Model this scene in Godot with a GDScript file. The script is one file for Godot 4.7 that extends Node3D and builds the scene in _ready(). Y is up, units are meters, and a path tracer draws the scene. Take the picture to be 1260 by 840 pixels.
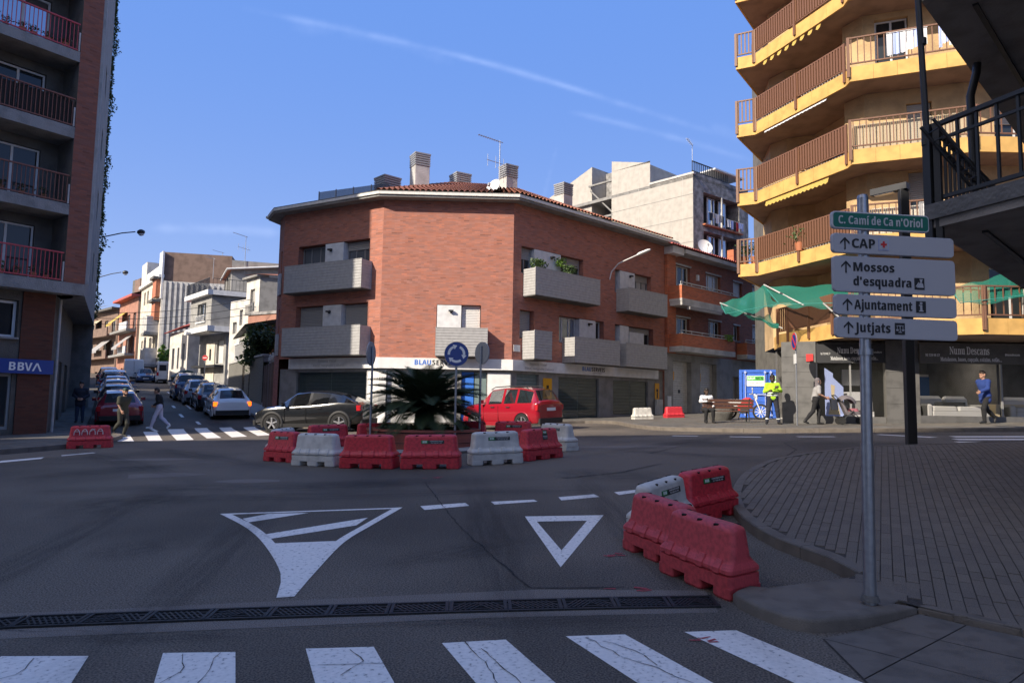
extends Node3D

# ---------------------------------------------------------------- mesh builder
class MB:
	var v := PackedVector3Array()
	var n := PackedVector3Array()
	var uv := PackedVector2Array()
	var ix := PackedInt32Array()
	var uv2s := 0.0

	func _uv(p: Vector3, nn: Vector3) -> Vector2:
		if absf(nn.y) > 0.75:
			return Vector2(p.x, p.z)
		var h := Vector3(nn.z, 0, -nn.x).normalized()
		return Vector2(p.dot(h), -p.y)

	func tri(a: Vector3, b: Vector3, c: Vector3) -> void:
		var nn := (b - a).cross(c - a).normalized()
		var i := v.size()
		for p in [a, b, c]:
			v.append(p)
			n.append(nn)
			uv.append(_uv(p, nn))
		ix.append_array([i, i + 2, i + 1])

	func quad(a: Vector3, b: Vector3, c: Vector3, d: Vector3) -> void:
		var nn := (c - a).cross(d - b).normalized()
		var i := v.size()
		for p in [a, b, c, d]:
			v.append(p)
			n.append(nn)
			uv.append(_uv(p, nn))
		ix.append_array([i, i + 2, i + 1, i, i + 3, i + 2])

	# axis box given by its centre, size and basis
	func box(c: Vector3, s: Vector3, b := Basis()) -> void:
		var x := b.x * (s.x * 0.5)
		var y := b.y * (s.y * 0.5)
		var z := b.z * (s.z * 0.5)
		quad(c - x - y + z, c + x - y + z, c + x + y + z, c - x + y + z)
		quad(c + x - y - z, c - x - y - z, c - x + y - z, c + x + y - z)
		quad(c + x - y + z, c + x - y - z, c + x + y - z, c + x + y + z)
		quad(c - x - y - z, c - x - y + z, c - x + y + z, c - x + y - z)
		quad(c - x + y + z, c + x + y + z, c + x + y - z, c - x + y - z)
		quad(c - x - y - z, c + x - y - z, c + x - y + z, c - x - y + z)

	# a grid of points rows[i][j]; smooth shading
	func grid(rows: Array, wrap := false, flip := false) -> void:
		var nr := rows.size()
		var nc: int = rows[0].size()
		var i0 := v.size()
		var run := 0.0
		for i in nr:
			if i > 0:
				run += rows[i][0].distance_to(rows[i - 1][0])
			var across := 0.0
			for j in nc:
				var jm: int = (j - 1 + nc) % nc if wrap else maxi(j - 1, 0)
				var jp: int = (j + 1) % nc if wrap else mini(j + 1, nc - 1)
				var du: Vector3 = rows[i][jp] - rows[i][jm]
				var dv: Vector3 = rows[mini(i + 1, nr - 1)][j] - rows[maxi(i - 1, 0)][j]
				if du.length_squared() < 1e-12:
					var ii: int = i + 1 if i == 0 else i - 1
					du = rows[ii][jp] - rows[ii][jm]
				var nn := du.cross(dv).normalized()
				if j > 0:
					across += rows[i][j].distance_to(rows[i][j - 1])
				v.append(rows[i][j])
				n.append(-nn if flip else nn)
				uv.append(Vector2(across, run))
		var last: int = nc if wrap else nc - 1
		for i in nr - 1:
			for j in last:
				var a := i0 + i * nc + j
				var b := i0 + i * nc + (j + 1) % nc
				var c := b + nc
				var d := a + nc
				if flip:
					ix.append_array([a, b, c, a, c, d])
				else:
					ix.append_array([a, c, b, a, d, c])

	func fan(pts: Array, flip := false) -> void:
		for i in range(1, pts.size() - 1):
			if flip:
				tri(pts[0], pts[i + 1], pts[i])
			else:
				tri(pts[0], pts[i], pts[i + 1])

	# tube along a path
	func tube(path: Array, r0: float, r1 := -1.0, sides := 8, caps := true) -> void:
		if r1 < 0.0:
			r1 = r0
		var rows := []
		var m := path.size()
		var ref := Vector3(0.31, 0.11, 0.94)
		for i in m:
			var t: Vector3 = (path[mini(i + 1, m - 1)] - path[maxi(i - 1, 0)]).normalized()
			var a := t.cross(ref)
			if a.length() < 0.1:
				a = t.cross(Vector3.RIGHT)
			a = a.normalized()
			var b := t.cross(a)
			var r := lerpf(r0, r1, float(i) / maxf(m - 1, 1))
			var row := []
			for k in sides:
				var g := TAU * k / sides
				row.append(path[i] + (a * cos(g) + b * sin(g)) * r)
			rows.append(row)
		grid(rows, true)
		if caps:
			fan(rows[0], true)
			fan(rows[m - 1])

	# loft of rounded rectangles: each [y, half x, half z, radius, offset x, offset z]
	func rloft(levels: Array, seg := 3, cap0 := true, cap1 := true, smooth := false) -> void:
		var rows := []
		for l in levels:
			var row := []
			var r: float = minf(l[3], minf(l[1], l[2]))
			var ox: float = l[4] if l.size() > 4 else 0.0
			var oz: float = l[5] if l.size() > 5 else 0.0
			for q in 4:
				var cx: float = (l[1] - r) * (1.0 if q == 0 or q == 3 else -1.0)
				var cz: float = (l[2] - r) * (1.0 if q < 2 else -1.0)
				for k in seg + 1:
					var g := PI * 0.5 * (q + float(k) / seg)
					row.append(Vector3(cx + cos(g) * r + ox, l[0], cz + sin(g) * r + oz))
			rows.append(row)
		if smooth:
			grid(rows, true, true)
		else:
			for i in rows.size() - 1:
				grid([rows[i], rows[i + 1]], true, true)
		if cap0:
			fan(rows[0])
		if cap1:
			fan(rows[rows.size() - 1], true)

	# vertical prism of a polygon in (x, d) metres
	func prism(poly: PackedVector2Array, y0: float, y1: float, top := true, bottom := true) -> void:
		var p := poly
		if Geometry2D.is_polygon_clockwise(p):
			p = p.duplicate()
			p.reverse()
		var m := p.size()
		for i in m:
			var a := p[i]
			var b := p[(i + 1) % m]
			quad(Vector3(a.x, y0, -a.y), Vector3(b.x, y0, -b.y), Vector3(b.x, y1, -b.y), Vector3(a.x, y1, -a.y))
		var t := Geometry2D.triangulate_polygon(p)
		for i in range(0, t.size(), 3):
			var a := p[t[i]]
			var b := p[t[i + 1]]
			var c := p[t[i + 2]]
			if (b - a).cross(c - a) < 0.0:
				var q := b
				b = c
				c = q
			if top:
				tri(Vector3(a.x, y1, -a.y), Vector3(b.x, y1, -b.y), Vector3(c.x, y1, -c.y))
			if bottom:
				tri(Vector3(a.x, y0, -a.y), Vector3(c.x, y0, -c.y), Vector3(b.x, y0, -b.y))

	# outline in the plane (x, y) of a frame, extruded by depth towards its z
	func plate(poly: PackedVector2Array, o: Vector3, bx: Vector3, by: Vector3, depth: float) -> void:
		var p := poly
		if Geometry2D.is_polygon_clockwise(p):
			p = p.duplicate()
			p.reverse()
		var bz := bx.cross(by).normalized() * depth
		var m := p.size()
		var f := []
		for q in p:
			f.append(o + bx * q.x + by * q.y)
		for i in m:
			var a: Vector3 = f[i]
			var b: Vector3 = f[(i + 1) % m]
			quad(a, b, b + bz, a + bz)
		var t := Geometry2D.triangulate_polygon(p)
		for i in range(0, t.size(), 3):
			var i0 := t[i]
			var i1 := t[i + 1]
			var i2 := t[i + 2]
			if (p[i1] - p[i0]).cross(p[i2] - p[i0]) < 0.0:
				var q := i1
				i1 = i2
				i2 = q
			tri(f[i0] + bz, f[i1] + bz, f[i2] + bz)
			tri(f[i0], f[i2], f[i1])

	func lathe(prof: Array, at := Vector3.ZERO, b := Basis(), sides := 16) -> void:
		var rows := []
		for q in prof:
			var row := []
			for k in sides:
				var g := TAU * k / sides
				row.append(at + b * Vector3(cos(g) * q.x, q.y, sin(g) * q.x))
			rows.append(row)
		for i in rows.size() - 1:
			grid([rows[i], rows[i + 1]], true, true)

	func mesh() -> ArrayMesh:
		var m := ArrayMesh.new()
		if v.is_empty():
			return m
		var a := []
		a.resize(Mesh.ARRAY_MAX)
		a[Mesh.ARRAY_VERTEX] = v
		a[Mesh.ARRAY_NORMAL] = n
		a[Mesh.ARRAY_TEX_UV] = uv
		a[Mesh.ARRAY_INDEX] = ix
		if uv2s > 0.0:
			var u2 := PackedVector2Array()
			for q in uv:
				u2.append(q * uv2s)
			a[Mesh.ARRAY_TEX_UV2] = u2
		m.add_surface_from_arrays(Mesh.PRIMITIVE_TRIANGLES, a)
		return m

# a vertical wall plane: origin and direction in (x, d), outward normal
class Face:
	var o: Vector2
	var t: Vector2
	var n: Vector2
	var len: float
	func _init(a: Vector2, b: Vector2, outward := Vector2.ZERO) -> void:
		o = a
		len = a.distance_to(b)
		t = (b - a) / len
		n = Vector2(t.y, -t.x)
		var look := outward if outward != Vector2.ZERO else -a
		if n.dot(look) < 0.0:
			n = -n
	func p(u: float, y: float, off := 0.0) -> Vector3:
		var q := o + t * u + n * off
		return Vector3(q.x, y, -q.y)
	func q2(u: float, off := 0.0) -> Vector2:
		return o + t * u + n * off
	func right() -> Vector3:   # the direction to the right of someone facing the wall
		var d := Vector3(t.x, 0, -t.y)
		var out := Vector3(n.x, 0, -n.y)
		return d if d.cross(Vector3.UP).dot(out) > 0.0 else -d
	func out() -> Vector3:
		return Vector3(n.x, 0, -n.y)
	func basis() -> Basis:
		return Basis(right(), Vector3.UP, out())

# ---------------------------------------------------------------- helpers
var taken := {}
var mats := {}
var rng := RandomNumberGenerator.new()

func W(x: float, d: float, y: float) -> Vector3:
	return Vector3(x, y, -d)

func fresh(called: String) -> String:
	var k: int = taken.get(called, 0)
	taken[called] = k + 1
	return called if k == 0 else "%s_%03d" % [called, k]

func tag(o: Node3D, label := "", category := "", group := "", kind := "") -> Node3D:
	if label:
		o.set_meta("label", label)
	if category:
		o.set_meta("category", category)
	if group:
		o.set_meta("group", group)
	if kind:
		o.set_meta("kind", kind)
	return o

func thing(called: String, label: String, category: String, at := Vector3.ZERO, group := "", b := Basis()) -> Node3D:
	var o := Node3D.new()
	o.name = fresh(called)
	add_child(o, true)
	o.transform = Transform3D(b, at)
	return tag(o, label, category, group)

func part(called: String, mb: MB, m: Material, parent: Node3D, kind := "") -> MeshInstance3D:
	return inst(called, mb.mesh(), m, parent, kind)

func inst(called: String, me: Mesh, m: Material, parent: Node3D, kind := "") -> MeshInstance3D:
	var o := MeshInstance3D.new()
	o.mesh = me
	if m:
		o.material_override = m
	if parent == self:
		o.name = fresh(called)
	else:
		var k := "n_" + called
		var c: int = parent.get_meta(k, 0)
		parent.set_meta(k, c + 1)
		o.name = called if c == 0 else "%s_%03d" % [called, c]
	parent.add_child(o, true)
	if kind:
		o.set_meta("kind", kind)
	return o

func struct(called: String, mb: MB, m: Material) -> MeshInstance3D:
	return part(called, mb, m, self, "structure")

func copy_of(src: Node3D, label: String, at: Transform3D, group := "") -> Node3D:
	var c: Node3D = src.duplicate()
	var base := String(src.name)
	if base.length() > 4 and base[base.length() - 4] == "_" and base.substr(base.length() - 3).is_valid_int():
		base = base.substr(0, base.length() - 4)
	c.name = fresh(base)
	add_child(c, true)
	c.transform = at
	c.set_meta("label", label)
	if group:
		c.set_meta("group", group)
	return c

# box on a wall face: u range, y range, offset range
func fbox(mb: MB, f: Face, u0: float, u1: float, y0: float, y1: float, o0: float, o1: float) -> void:
	mb.box((f.p(u0, y0, o0) + f.p(u1, y1, o1)) * 0.5, Vector3(absf(u1 - u0), absf(y1 - y0), absf(o1 - o0)), f.basis())

# wall with rectangular holes [u0, u1, y0, y1] and reveals of a depth
func wall(mb: MB, f: Face, u0: float, u1: float, y0: float, y1: float, holes := [], reveal := 0.2, off := 0.0) -> void:
	var us := [u0, u1]
	var ys := [y0, y1]
	for h in holes:
		us.append_array([clampf(h[0], u0, u1), clampf(h[1], u0, u1)])
		ys.append_array([clampf(h[2], y0, y1), clampf(h[3], y0, y1)])
	us.sort()
	ys.sort()
	var right := f.right().dot(Vector3(f.t.x, 0, -f.t.y)) > 0.0
	for i in us.size() - 1:
		if us[i + 1] - us[i] < 0.001:
			continue
		for j in ys.size() - 1:
			if ys[j + 1] - ys[j] < 0.001:
				continue
			var cu: float = (us[i] + us[i + 1]) * 0.5
			var cy: float = (ys[j] + ys[j + 1]) * 0.5
			var inside := false
			for h in holes:
				if cu > h[0] and cu < h[1] and cy > h[2] and cy < h[3]:
					inside = true
			if not inside:
				var a := f.p(us[i], ys[j], off)
				var b := f.p(us[i + 1], ys[j], off)
				var c := f.p(us[i + 1], ys[j + 1], off)
				var d := f.p(us[i], ys[j + 1], off)
				if right:
					mb.quad(a, b, c, d)
				else:
					mb.quad(b, a, d, c)
	for h in holes:
		var r := off - reveal
		var e := [[h[0], h[2], h[1], h[2]], [h[1], h[2], h[1], h[3]], [h[1], h[3], h[0], h[3]], [h[0], h[3], h[0], h[2]]]
		for s in e:
			var a := f.p(s[0], s[1], off)
			var b := f.p(s[2], s[3], off)
			var c := f.p(s[2], s[3], r)
			var d := f.p(s[0], s[1], r)
			if right:
				mb.quad(a, b, c, d)
			else:
				mb.quad(b, a, d, c)

# a framed window set back in its hole; options: mull (panes), shutter (drop of the blind), curtain, sill
func window(parent: Node3D, f: Face, u0: float, u1: float, y0: float, y1: float, opt := {}) -> Node3D:
	var rec: float = opt.get("rec", 0.16)
	var fr: Material = opt.get("frame", mats.white_frame)
	var w: float = opt.get("w", 0.06)
	var mb := MB.new()
	var mull: int = opt.get("mull", 2)
	fbox(mb, f, u0, u0 + w, y0, y1, -rec - 0.05, -rec)
	fbox(mb, f, u1 - w, u1, y0, y1, -rec - 0.05, -rec)
	fbox(mb, f, u0 + w, u1 - w, y0, y0 + w, -rec - 0.05, -rec)
	fbox(mb, f, u0 + w, u1 - w, y1 - w, y1, -rec - 0.05, -rec)
	for k in range(1, mull):
		var u := lerpf(u0, u1, float(k) / mull)
		fbox(mb, f, u - w * 0.6, u + w * 0.6, y0 + w, y1 - w, -rec - 0.05, -rec)
	var win := part("window", mb, fr, parent)
	for k in mull:
		var a := lerpf(u0 + w, u1 - w, float(k) / mull)
		var b := lerpf(u0 + w, u1 - w, float(k + 1) / mull)
		var g := MB.new()
		fbox(g, f, a + w * 0.6, b - w * 0.6, y0 + w, y1 - w, -rec - 0.045, -rec - 0.03)
		part("pane", g, opt.get("glass", mats.dark_glass), win)
	if opt.has("shutter"):
		var drop: float = (y1 - y0) * opt.shutter
		slats(win, "shutter", f, u0 + 0.02, u1 - 0.02, y1 - drop, y1, -rec + 0.005, -rec + 0.03, opt.get("shutter_mat", mats.shutter_grey), 0.075)
	if opt.get("sill", false):
		var s := MB.new()
		fbox(s, f, u0 - 0.06, u1 + 0.06, y0 - 0.07, y0, -rec, 0.05)
		part("sill", s, opt.get("sill_mat", mats.concrete), win)
	if opt.get("back", true):
		var k := MB.new()
		fbox(k, f, u0, u1, y0, y1, -rec - 0.3, -rec - 0.28)
		part("curtain", k, opt.get("curtain", mats.room_dark), win)
	return win

# thin horizontal slats joined in one sheet with relief
func slats(parent: Node3D, called: String, f: Face, u0: float, u1: float, y0: float, y1: float, o0: float, o1: float, m: Material, pitch := 0.1) -> MeshInstance3D:
	var mb := MB.new()
	var rows := maxi(int(round((y1 - y0) / pitch)), 1)
	var right := f.right().dot(Vector3(f.t.x, 0, -f.t.y)) > 0.0
	var a := u0 if right else u1
	var b := u1 if right else u0
	for k in rows:
		var ya := lerpf(y0, y1, float(k) / rows)
		var yb := lerpf(y0, y1, float(k + 1) / rows)
		var ym := ya + (yb - ya) * 0.28
		mb.quad(f.p(a, ya, o0), f.p(b, ya, o0), f.p(b, ym, o1), f.p(a, ym, o1))
		mb.quad(f.p(a, ym, o1), f.p(b, ym, o1), f.p(b, yb, o1 - (o1 - o0) * 0.15), f.p(a, yb, o1 - (o1 - o0) * 0.15))
		mb.quad(f.p(a, yb, o1 - (o1 - o0) * 0.15), f.p(b, yb, o1 - (o1 - o0) * 0.15), f.p(b, yb, o0), f.p(a, yb, o0))
	mb.quad(f.p(b, y0, o0 - 0.01), f.p(a, y0, o0 - 0.01), f.p(a, y1, o0 - 0.01), f.p(b, y1, o0 - 0.01))
	return part(called, mb, m, parent)

# lettering set on a plane: centre, basis (x right, z towards the reader), cap height
func letters(parent: Node3D, called: String, text: String, at: Vector3, b: Basis, height: float, m: Material, font := "Droid Sans", bold := 0, width_most := 0.0, slant := 0.0) -> MeshInstance3D:
	var t := TextMesh.new()
	var f := SystemFont.new()
	f.font_names = PackedStringArray([font])
	f.font_weight = 700 if bold else 400
	f.font_italic = slant != 0.0
	t.font = f
	t.text = text
	t.font_size = 32
	t.depth = 0.004
	t.curve_step = 1.5
	t.pixel_size = height / 23.0
	var o := inst(called, t, m, parent)
	var sx := 1.0
	var w := t.get_aabb().size.x
	if width_most > 0.0 and w > 0.001:
		sx = width_most / w
	o.transform = Transform3D(Basis(b.x * sx, b.y, b.z), at)
	return o

func pick(a: Array):
	return a[rng.randi() % a.size()]

# ---------------------------------------------------------------- materials
func noise_tex(sd: int, freq: float, lo: float, hi: float, size := 256, oct := 4, kind := FastNoiseLite.TYPE_SIMPLEX_SMOOTH) -> Texture2D:
	var f := FastNoiseLite.new()
	f.seed = sd
	f.frequency = freq
	f.noise_type = kind
	f.fractal_octaves = oct
	var t := NoiseTexture2D.new()
	t.width = size
	t.height = size
	t.seamless = true
	t.noise = f
	var g := Gradient.new()
	g.set_color(0, Color(lo, lo, lo))
	g.set_color(1, Color(hi, hi, hi))
	t.color_ramp = g
	return t

func bump_tex(sd: int, freq: float, strength: float, size := 256, oct := 3) -> Texture2D:
	var f := FastNoiseLite.new()
	f.seed = sd
	f.frequency = freq
	f.fractal_octaves = oct
	var t := NoiseTexture2D.new()
	t.width = size
	t.height = size
	t.seamless = true
	t.noise = f
	t.as_normal_map = true
	t.bump_strength = strength
	return t

func M(c: Color, rough := 0.7, metal := 0.0) -> StandardMaterial3D:
	var m := StandardMaterial3D.new()
	m.albedo_color = c.linear_to_srgb()
	m.roughness = rough
	m.metallic = metal
	return m

# base colour (linear), broken up by a mottle texture that repeats every `metres`
func MN(c: Color, rough: float, tex: Texture2D, metres := 1.0, normal: Texture2D = null, ns := 1.0) -> StandardMaterial3D:
	var m := M(c, rough)
	m.albedo_texture = tex
	m.uv1_scale = Vector3(1.0 / metres, 1.0 / metres, 1)
	if normal:
		m.normal_enabled = true
		m.normal_texture = normal
		m.normal_scale = ns
	return m

func glass(c: Color, a: float) -> StandardMaterial3D:
	var m := M(c, 0.02)
	m.albedo_color.a = a
	m.transparency = BaseMaterial3D.TRANSPARENCY_ALPHA
	return m

# running-bond bricks; mortar, per-brick tone; 1024 px for 4 m
func brick_image(sd: int, tone: Color, mortar: Color, vary: float, course := 16, length := 64, joint := 2) -> Image:
	var r := RandomNumberGenerator.new()
	r.seed = sd
	var im := Image.create(1024, 1024, false, Image.FORMAT_RGB8)
	im.fill(mortar)
	var patch := FastNoiseLite.new()
	patch.seed = sd + 3
	patch.frequency = 0.006
	patch.fractal_octaves = 3
	for row in 1024 / course:
		for k in 1024 / length:
			var x := k * length + (length / 2 if row % 2 else 0)
			var q := 1.0 + r.randf_range(-vary, vary) + patch.get_noise_2d(x * 0.5, row * course * 4.0) * vary * 0.9
			if r.randf() < 0.04:
				q *= 0.86
			var warm := r.randf_range(-0.05, 0.05)
			var c := Color(clampf(tone.r * q * (1.0 + warm), 0, 1), clampf(tone.g * q, 0, 1), clampf(tone.b * q * (1.0 - warm), 0, 1))
			im.fill_rect(Rect2i(x, row * course, mini(length - joint, 1024 - x), course - joint), c)
			if x + length > 1024:
				im.fill_rect(Rect2i(0, row * course, x + length - joint - 1024, course - joint), c)
	return im

func tex_of(im: Image) -> ImageTexture:
	im.generate_mipmaps()
	return ImageTexture.create_from_image(im)

func make_materials() -> void:
	var grain := noise_tex(1, 0.05, 0.72, 1.15, 256, 5)
	var cloud := noise_tex(2, 0.012, 0.84, 1.08, 256, 5)
	var streak := noise_tex(3, 0.03, 0.92, 1.03, 256, 3)
	var rough_n := bump_tex(4, 0.12, 4.0)
	var fine_n := bump_tex(5, 0.3, 3.0)
	# asphalt: fine aggregate, laid over by broad wear
	var ag := noise_tex(6, 0.13, 0.40, 1.25, 512, 4)
	var asp := MN(Color(0.23, 0.19, 0.148), 0.88, ag, 1.5, bump_tex(7, 0.4, 5.0, 512), 0.8)
	asp.detail_enabled = true
	asp.detail_blend_mode = BaseMaterial3D.BLEND_MODE_MUL
	asp.detail_uv_layer = BaseMaterial3D.DETAIL_UV_2
	asp.detail_albedo = noise_tex(8, 0.011, 0.66, 1.2, 512, 6)
	mats.asphalt = asp
	mats.asphalt_patch = MN(Color(0.27, 0.225, 0.185), 0.85, ag, 0.9, fine_n, 0.7)
	mats.crack = M(Color(0.03, 0.028, 0.027), 0.95)
	mats.tar = M(Color(0.022, 0.022, 0.025), 0.6)
	# worn road paint: flakes where the noise is low
	var f := FastNoiseLite.new()
	f.seed = 11
	f.frequency = 0.045
	f.fractal_octaves = 5
	var cell := FastNoiseLite.new()
	cell.seed = 12
	cell.noise_type = FastNoiseLite.TYPE_CELLULAR
	cell.cellular_return_type = FastNoiseLite.RETURN_DISTANCE2_SUB
	cell.frequency = 0.018
	var pa := f.get_seamless_image(512, 512)
	var pb := cell.get_seamless_image(512, 512)
	var paint := Image.create(512, 512, false, Image.FORMAT_RGB8)
	for y in 512:
		for x in 512:
			var a := pa.get_pixel(x, y).r
			var b := pb.get_pixel(x, y).r
			var t := 0.88 + 0.10 * a
			if b < 0.022 and a < 0.6:
				t = 0.34
			elif a < 0.24:
				t = lerpf(0.42, 0.84, a / 0.24)
			paint.set_pixel(x, y, Color(t, t, t * 1.0))
	mats.road_paint = MN(Color(0.92, 0.86, 0.78), 0.75, tex_of(paint), 1.3)
	mats.red_spray = M(Color(0.4, 0.05, 0.06), 0.8)
	mats.iron = MN(Color(0.035, 0.034, 0.033), 0.55, grain, 0.5, fine_n, 0.5)
	mats.iron.metallic = 0.5
	mats.void_black = M(Color(0.006, 0.006, 0.006), 1.0)
	# soft dirt laid on the road: drips, rubber, old oil
	var st := Image.create(256, 256, false, Image.FORMAT_RGBA8)
	var sn := FastNoiseLite.new()
	sn.seed = 61
	sn.frequency = 0.02
	sn.fractal_octaves = 5
	for y in 256:
		for x in 256:
			var r := Vector2(x - 127.5, y - 127.5).length() / 127.5
			var k := clampf((1.0 - r) * 1.6, 0.0, 1.0) * clampf(0.75 + 1.1 * sn.get_noise_2d(x, y), 0.0, 1.0)
			st.set_pixel(x, y, Color(0.06, 0.055, 0.05, k * 0.2))
	mats.stain = M(Color(1, 1, 1), 0.7)
	mats.stain.albedo_texture = ImageTexture.create_from_image(st)
	mats.stain.transparency = BaseMaterial3D.TRANSPARENCY_ALPHA
	# paving
	mats.kerb = MN(Color(0.155, 0.132, 0.108), 0.85, cloud, 1.3, fine_n, 0.3)
	mats.paver_a = MN(Color(0.18, 0.15, 0.12), 0.9, grain, 0.6, fine_n, 0.5)
	mats.paver_b = MN(Color(0.165, 0.138, 0.112), 0.9, grain, 0.6, fine_n, 0.5)
	mats.paver_c = MN(Color(0.195, 0.163, 0.13), 0.9, grain, 0.6, fine_n, 0.5)
	mats.paver_bed = MN(Color(0.06, 0.05, 0.042), 0.95, grain, 0.6)
	mats.flag = MN(Color(0.15, 0.128, 0.106), 0.85, cloud, 0.9, fine_n, 0.4)
	var pv := brick_image(21, Color(0.63, 0.61, 0.58), Color(0.34, 0.33, 0.31), 0.12, 32, 64, 3)
	mats.paving = MN(Color(0.34, 0.33, 0.31), 0.88, tex_of(pv), 6.4)
	mats.paving_far = MN(Color(0.30, 0.29, 0.28), 0.88, cloud, 2.5, fine_n, 0.3)
	# bricks
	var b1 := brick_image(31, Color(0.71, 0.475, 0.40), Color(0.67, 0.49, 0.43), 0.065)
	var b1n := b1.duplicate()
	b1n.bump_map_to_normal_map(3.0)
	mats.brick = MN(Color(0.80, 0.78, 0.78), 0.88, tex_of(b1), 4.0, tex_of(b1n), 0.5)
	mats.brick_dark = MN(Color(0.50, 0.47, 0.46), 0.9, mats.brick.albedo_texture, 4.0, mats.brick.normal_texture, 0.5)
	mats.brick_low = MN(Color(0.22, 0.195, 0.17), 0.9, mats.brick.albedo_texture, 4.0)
	mats.brick_mid = MN(Color(0.60, 0.56, 0.54), 0.9, mats.brick.albedo_texture, 4.0, mats.brick.normal_texture, 0.5)
	mats.brick_orange = MN(Color(0.95, 0.72, 0.5), 0.88, mats.brick.albedo_texture, 4.0, mats.brick.normal_texture, 0.5)
	mats.planter_brick = MN(Color(0.6, 0.42, 0.4), 0.9, mats.brick.albedo_texture, 4.0)
	# walls
	mats.concrete = MN(Color(0.26, 0.255, 0.245), 0.88, cloud, 2.2, rough_n, 0.35)
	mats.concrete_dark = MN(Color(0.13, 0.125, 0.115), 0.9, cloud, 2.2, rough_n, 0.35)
	mats.concrete_light = MN(Color(0.48, 0.47, 0.45), 0.85, cloud, 2.6, rough_n, 0.2)
	mats.render_grey = MN(Color(0.30, 0.295, 0.28), 0.9, cloud, 3.0, rough_n, 0.3)
	mats.render_cream = MN(Color(0.62, 0.56, 0.46), 0.88, cloud, 3.5, rough_n, 0.2)
	mats.render_white = MN(Color(0.60, 0.57, 0.52), 0.85, cloud, 3.0, rough_n, 0.2)
	mats.panel_pale = MN(Color(0.42, 0.395, 0.355), 0.8, streak, 5.0)
	mats.stained = MN(Color(0.33, 0.32, 0.31), 0.9, noise_tex(41, 0.02, 0.66, 1.1, 256, 6), 3.4, rough_n, 0.4)
	mats.render_brown = MN(Color(0.20, 0.135, 0.105), 0.9, cloud, 3.0)
	mats.render_red = MN(Color(0.36, 0.18, 0.13), 0.9, cloud, 3.0)
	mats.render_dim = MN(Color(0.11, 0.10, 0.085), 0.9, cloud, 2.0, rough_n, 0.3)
	mats.yellow = MN(Color(0.65, 0.385, 0.115), 0.75, noise_tex(42, 0.015, 0.88, 1.06), 2.5)
	mats.yellow_wall = MN(Color(0.56, 0.385, 0.20), 0.85, cloud, 3.0, rough_n, 0.2)
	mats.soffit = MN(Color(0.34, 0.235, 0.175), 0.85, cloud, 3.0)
	mats.tile_grey = MN(Color(0.115, 0.112, 0.108), 0.55, cloud, 1.4)
	mats.stone = MN(Color(0.24, 0.23, 0.20), 0.9, noise_tex(43, 0.06, 0.55, 1.2), 1.6, rough_n, 0.8)
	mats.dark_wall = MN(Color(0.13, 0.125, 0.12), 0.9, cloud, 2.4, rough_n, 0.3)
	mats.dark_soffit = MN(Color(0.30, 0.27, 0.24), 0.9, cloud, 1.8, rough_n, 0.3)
	mats.roof_tile = MN(Color(0.44, 0.17, 0.095), 0.85, noise_tex(44, 0.08, 0.6, 1.2), 1.2)
	mats.roof_red = MN(Color(0.50, 0.12, 0.10), 0.8, noise_tex(45, 0.06, 0.7, 1.15), 1.5)
	# metals, frames
	mats.white_frame = M(Color(0.62, 0.62, 0.61), 0.5)
	mats.grey_frame = M(Color(0.24, 0.24, 0.235), 0.5)
	mats.brown_frame = M(Color(0.10, 0.06, 0.04), 0.5)
	mats.black_metal = M(Color(0.018, 0.018, 0.019), 0.5)
	mats.white_panel = MN(Color(0.70, 0.70, 0.69), 0.6, streak, 3.0)
	mats.white_fascia = MN(Color(0.78, 0.77, 0.74), 0.5, streak, 4.0)
	mats.cladding = MN(Color(0.40, 0.395, 0.385), 0.5, streak, 2.0)
	mats.gutter = MN(Color(0.70, 0.68, 0.63), 0.7, streak, 2.0)
	mats.shutter_grey = M(Color(0.36, 0.35, 0.33), 0.6)
	mats.shutter_white = M(Color(0.66, 0.65, 0.62), 0.6)
	mats.shutter_garage = MN(Color(0.58, 0.57, 0.54), 0.6, streak, 2.0)
	mats.shop_shutter = MN(Color(0.17, 0.23, 0.225), 0.45, streak, 2.0)
	mats.galv = MN(Color(0.36, 0.37, 0.39), 0.38, streak, 0.7)
	mats.galv.metallic = 0.75
	mats.sign_back = MN(Color(0.3, 0.31, 0.33), 0.45, streak, 1.0)
	mats.lamp_grey = M(Color(0.03, 0.031, 0.034), 0.55)
	mats.rail_brown = MN(Color(0.175, 0.082, 0.046), 0.55, streak, 0.8)
	mats.rail_red = M(Color(0.48, 0.06, 0.07), 0.5)
	mats.rail_rust = M(Color(0.2, 0.075, 0.05), 0.6)
	mats.wicker = MN(Color(0.035, 0.026, 0.02), 0.9, noise_tex(46, 0.2, 0.5, 1.3), 0.6)
	# glass
	mats.dark_glass = M(Color(0.025, 0.03, 0.034), 0.03)
	mats.sky_glass = M(Color(0.42, 0.46, 0.52), 0.02, 0.92)
	mats.blind_glass = M(Color(0.12, 0.13, 0.14), 0.08)
	mats.curtain_glass = M(Color(0.38, 0.38, 0.37), 0.12)
	mats.pane = glass(Color(0.02, 0.024, 0.024), 0.1)
	mats.pane.metallic_specular = 0.12
	mats.car_glass = glass(Color(0.03, 0.04, 0.045), 0.45)
	mats.tint_glass = glass(Color(0.008, 0.009, 0.01), 0.86)
	mats.shop_pane = glass(Color(0.03, 0.04, 0.04), 0.25)
	mats.screen_pane = glass(Color(0.10, 0.12, 0.16), 0.55)
	mats.lens = M(Color(0.75, 0.78, 0.8), 0.08)
	mats.lens_red = M(Color(0.42, 0.015, 0.02), 0.12)
	mats.lens_amber = M(Color(0.75, 0.25, 0.02), 0.15)
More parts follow.
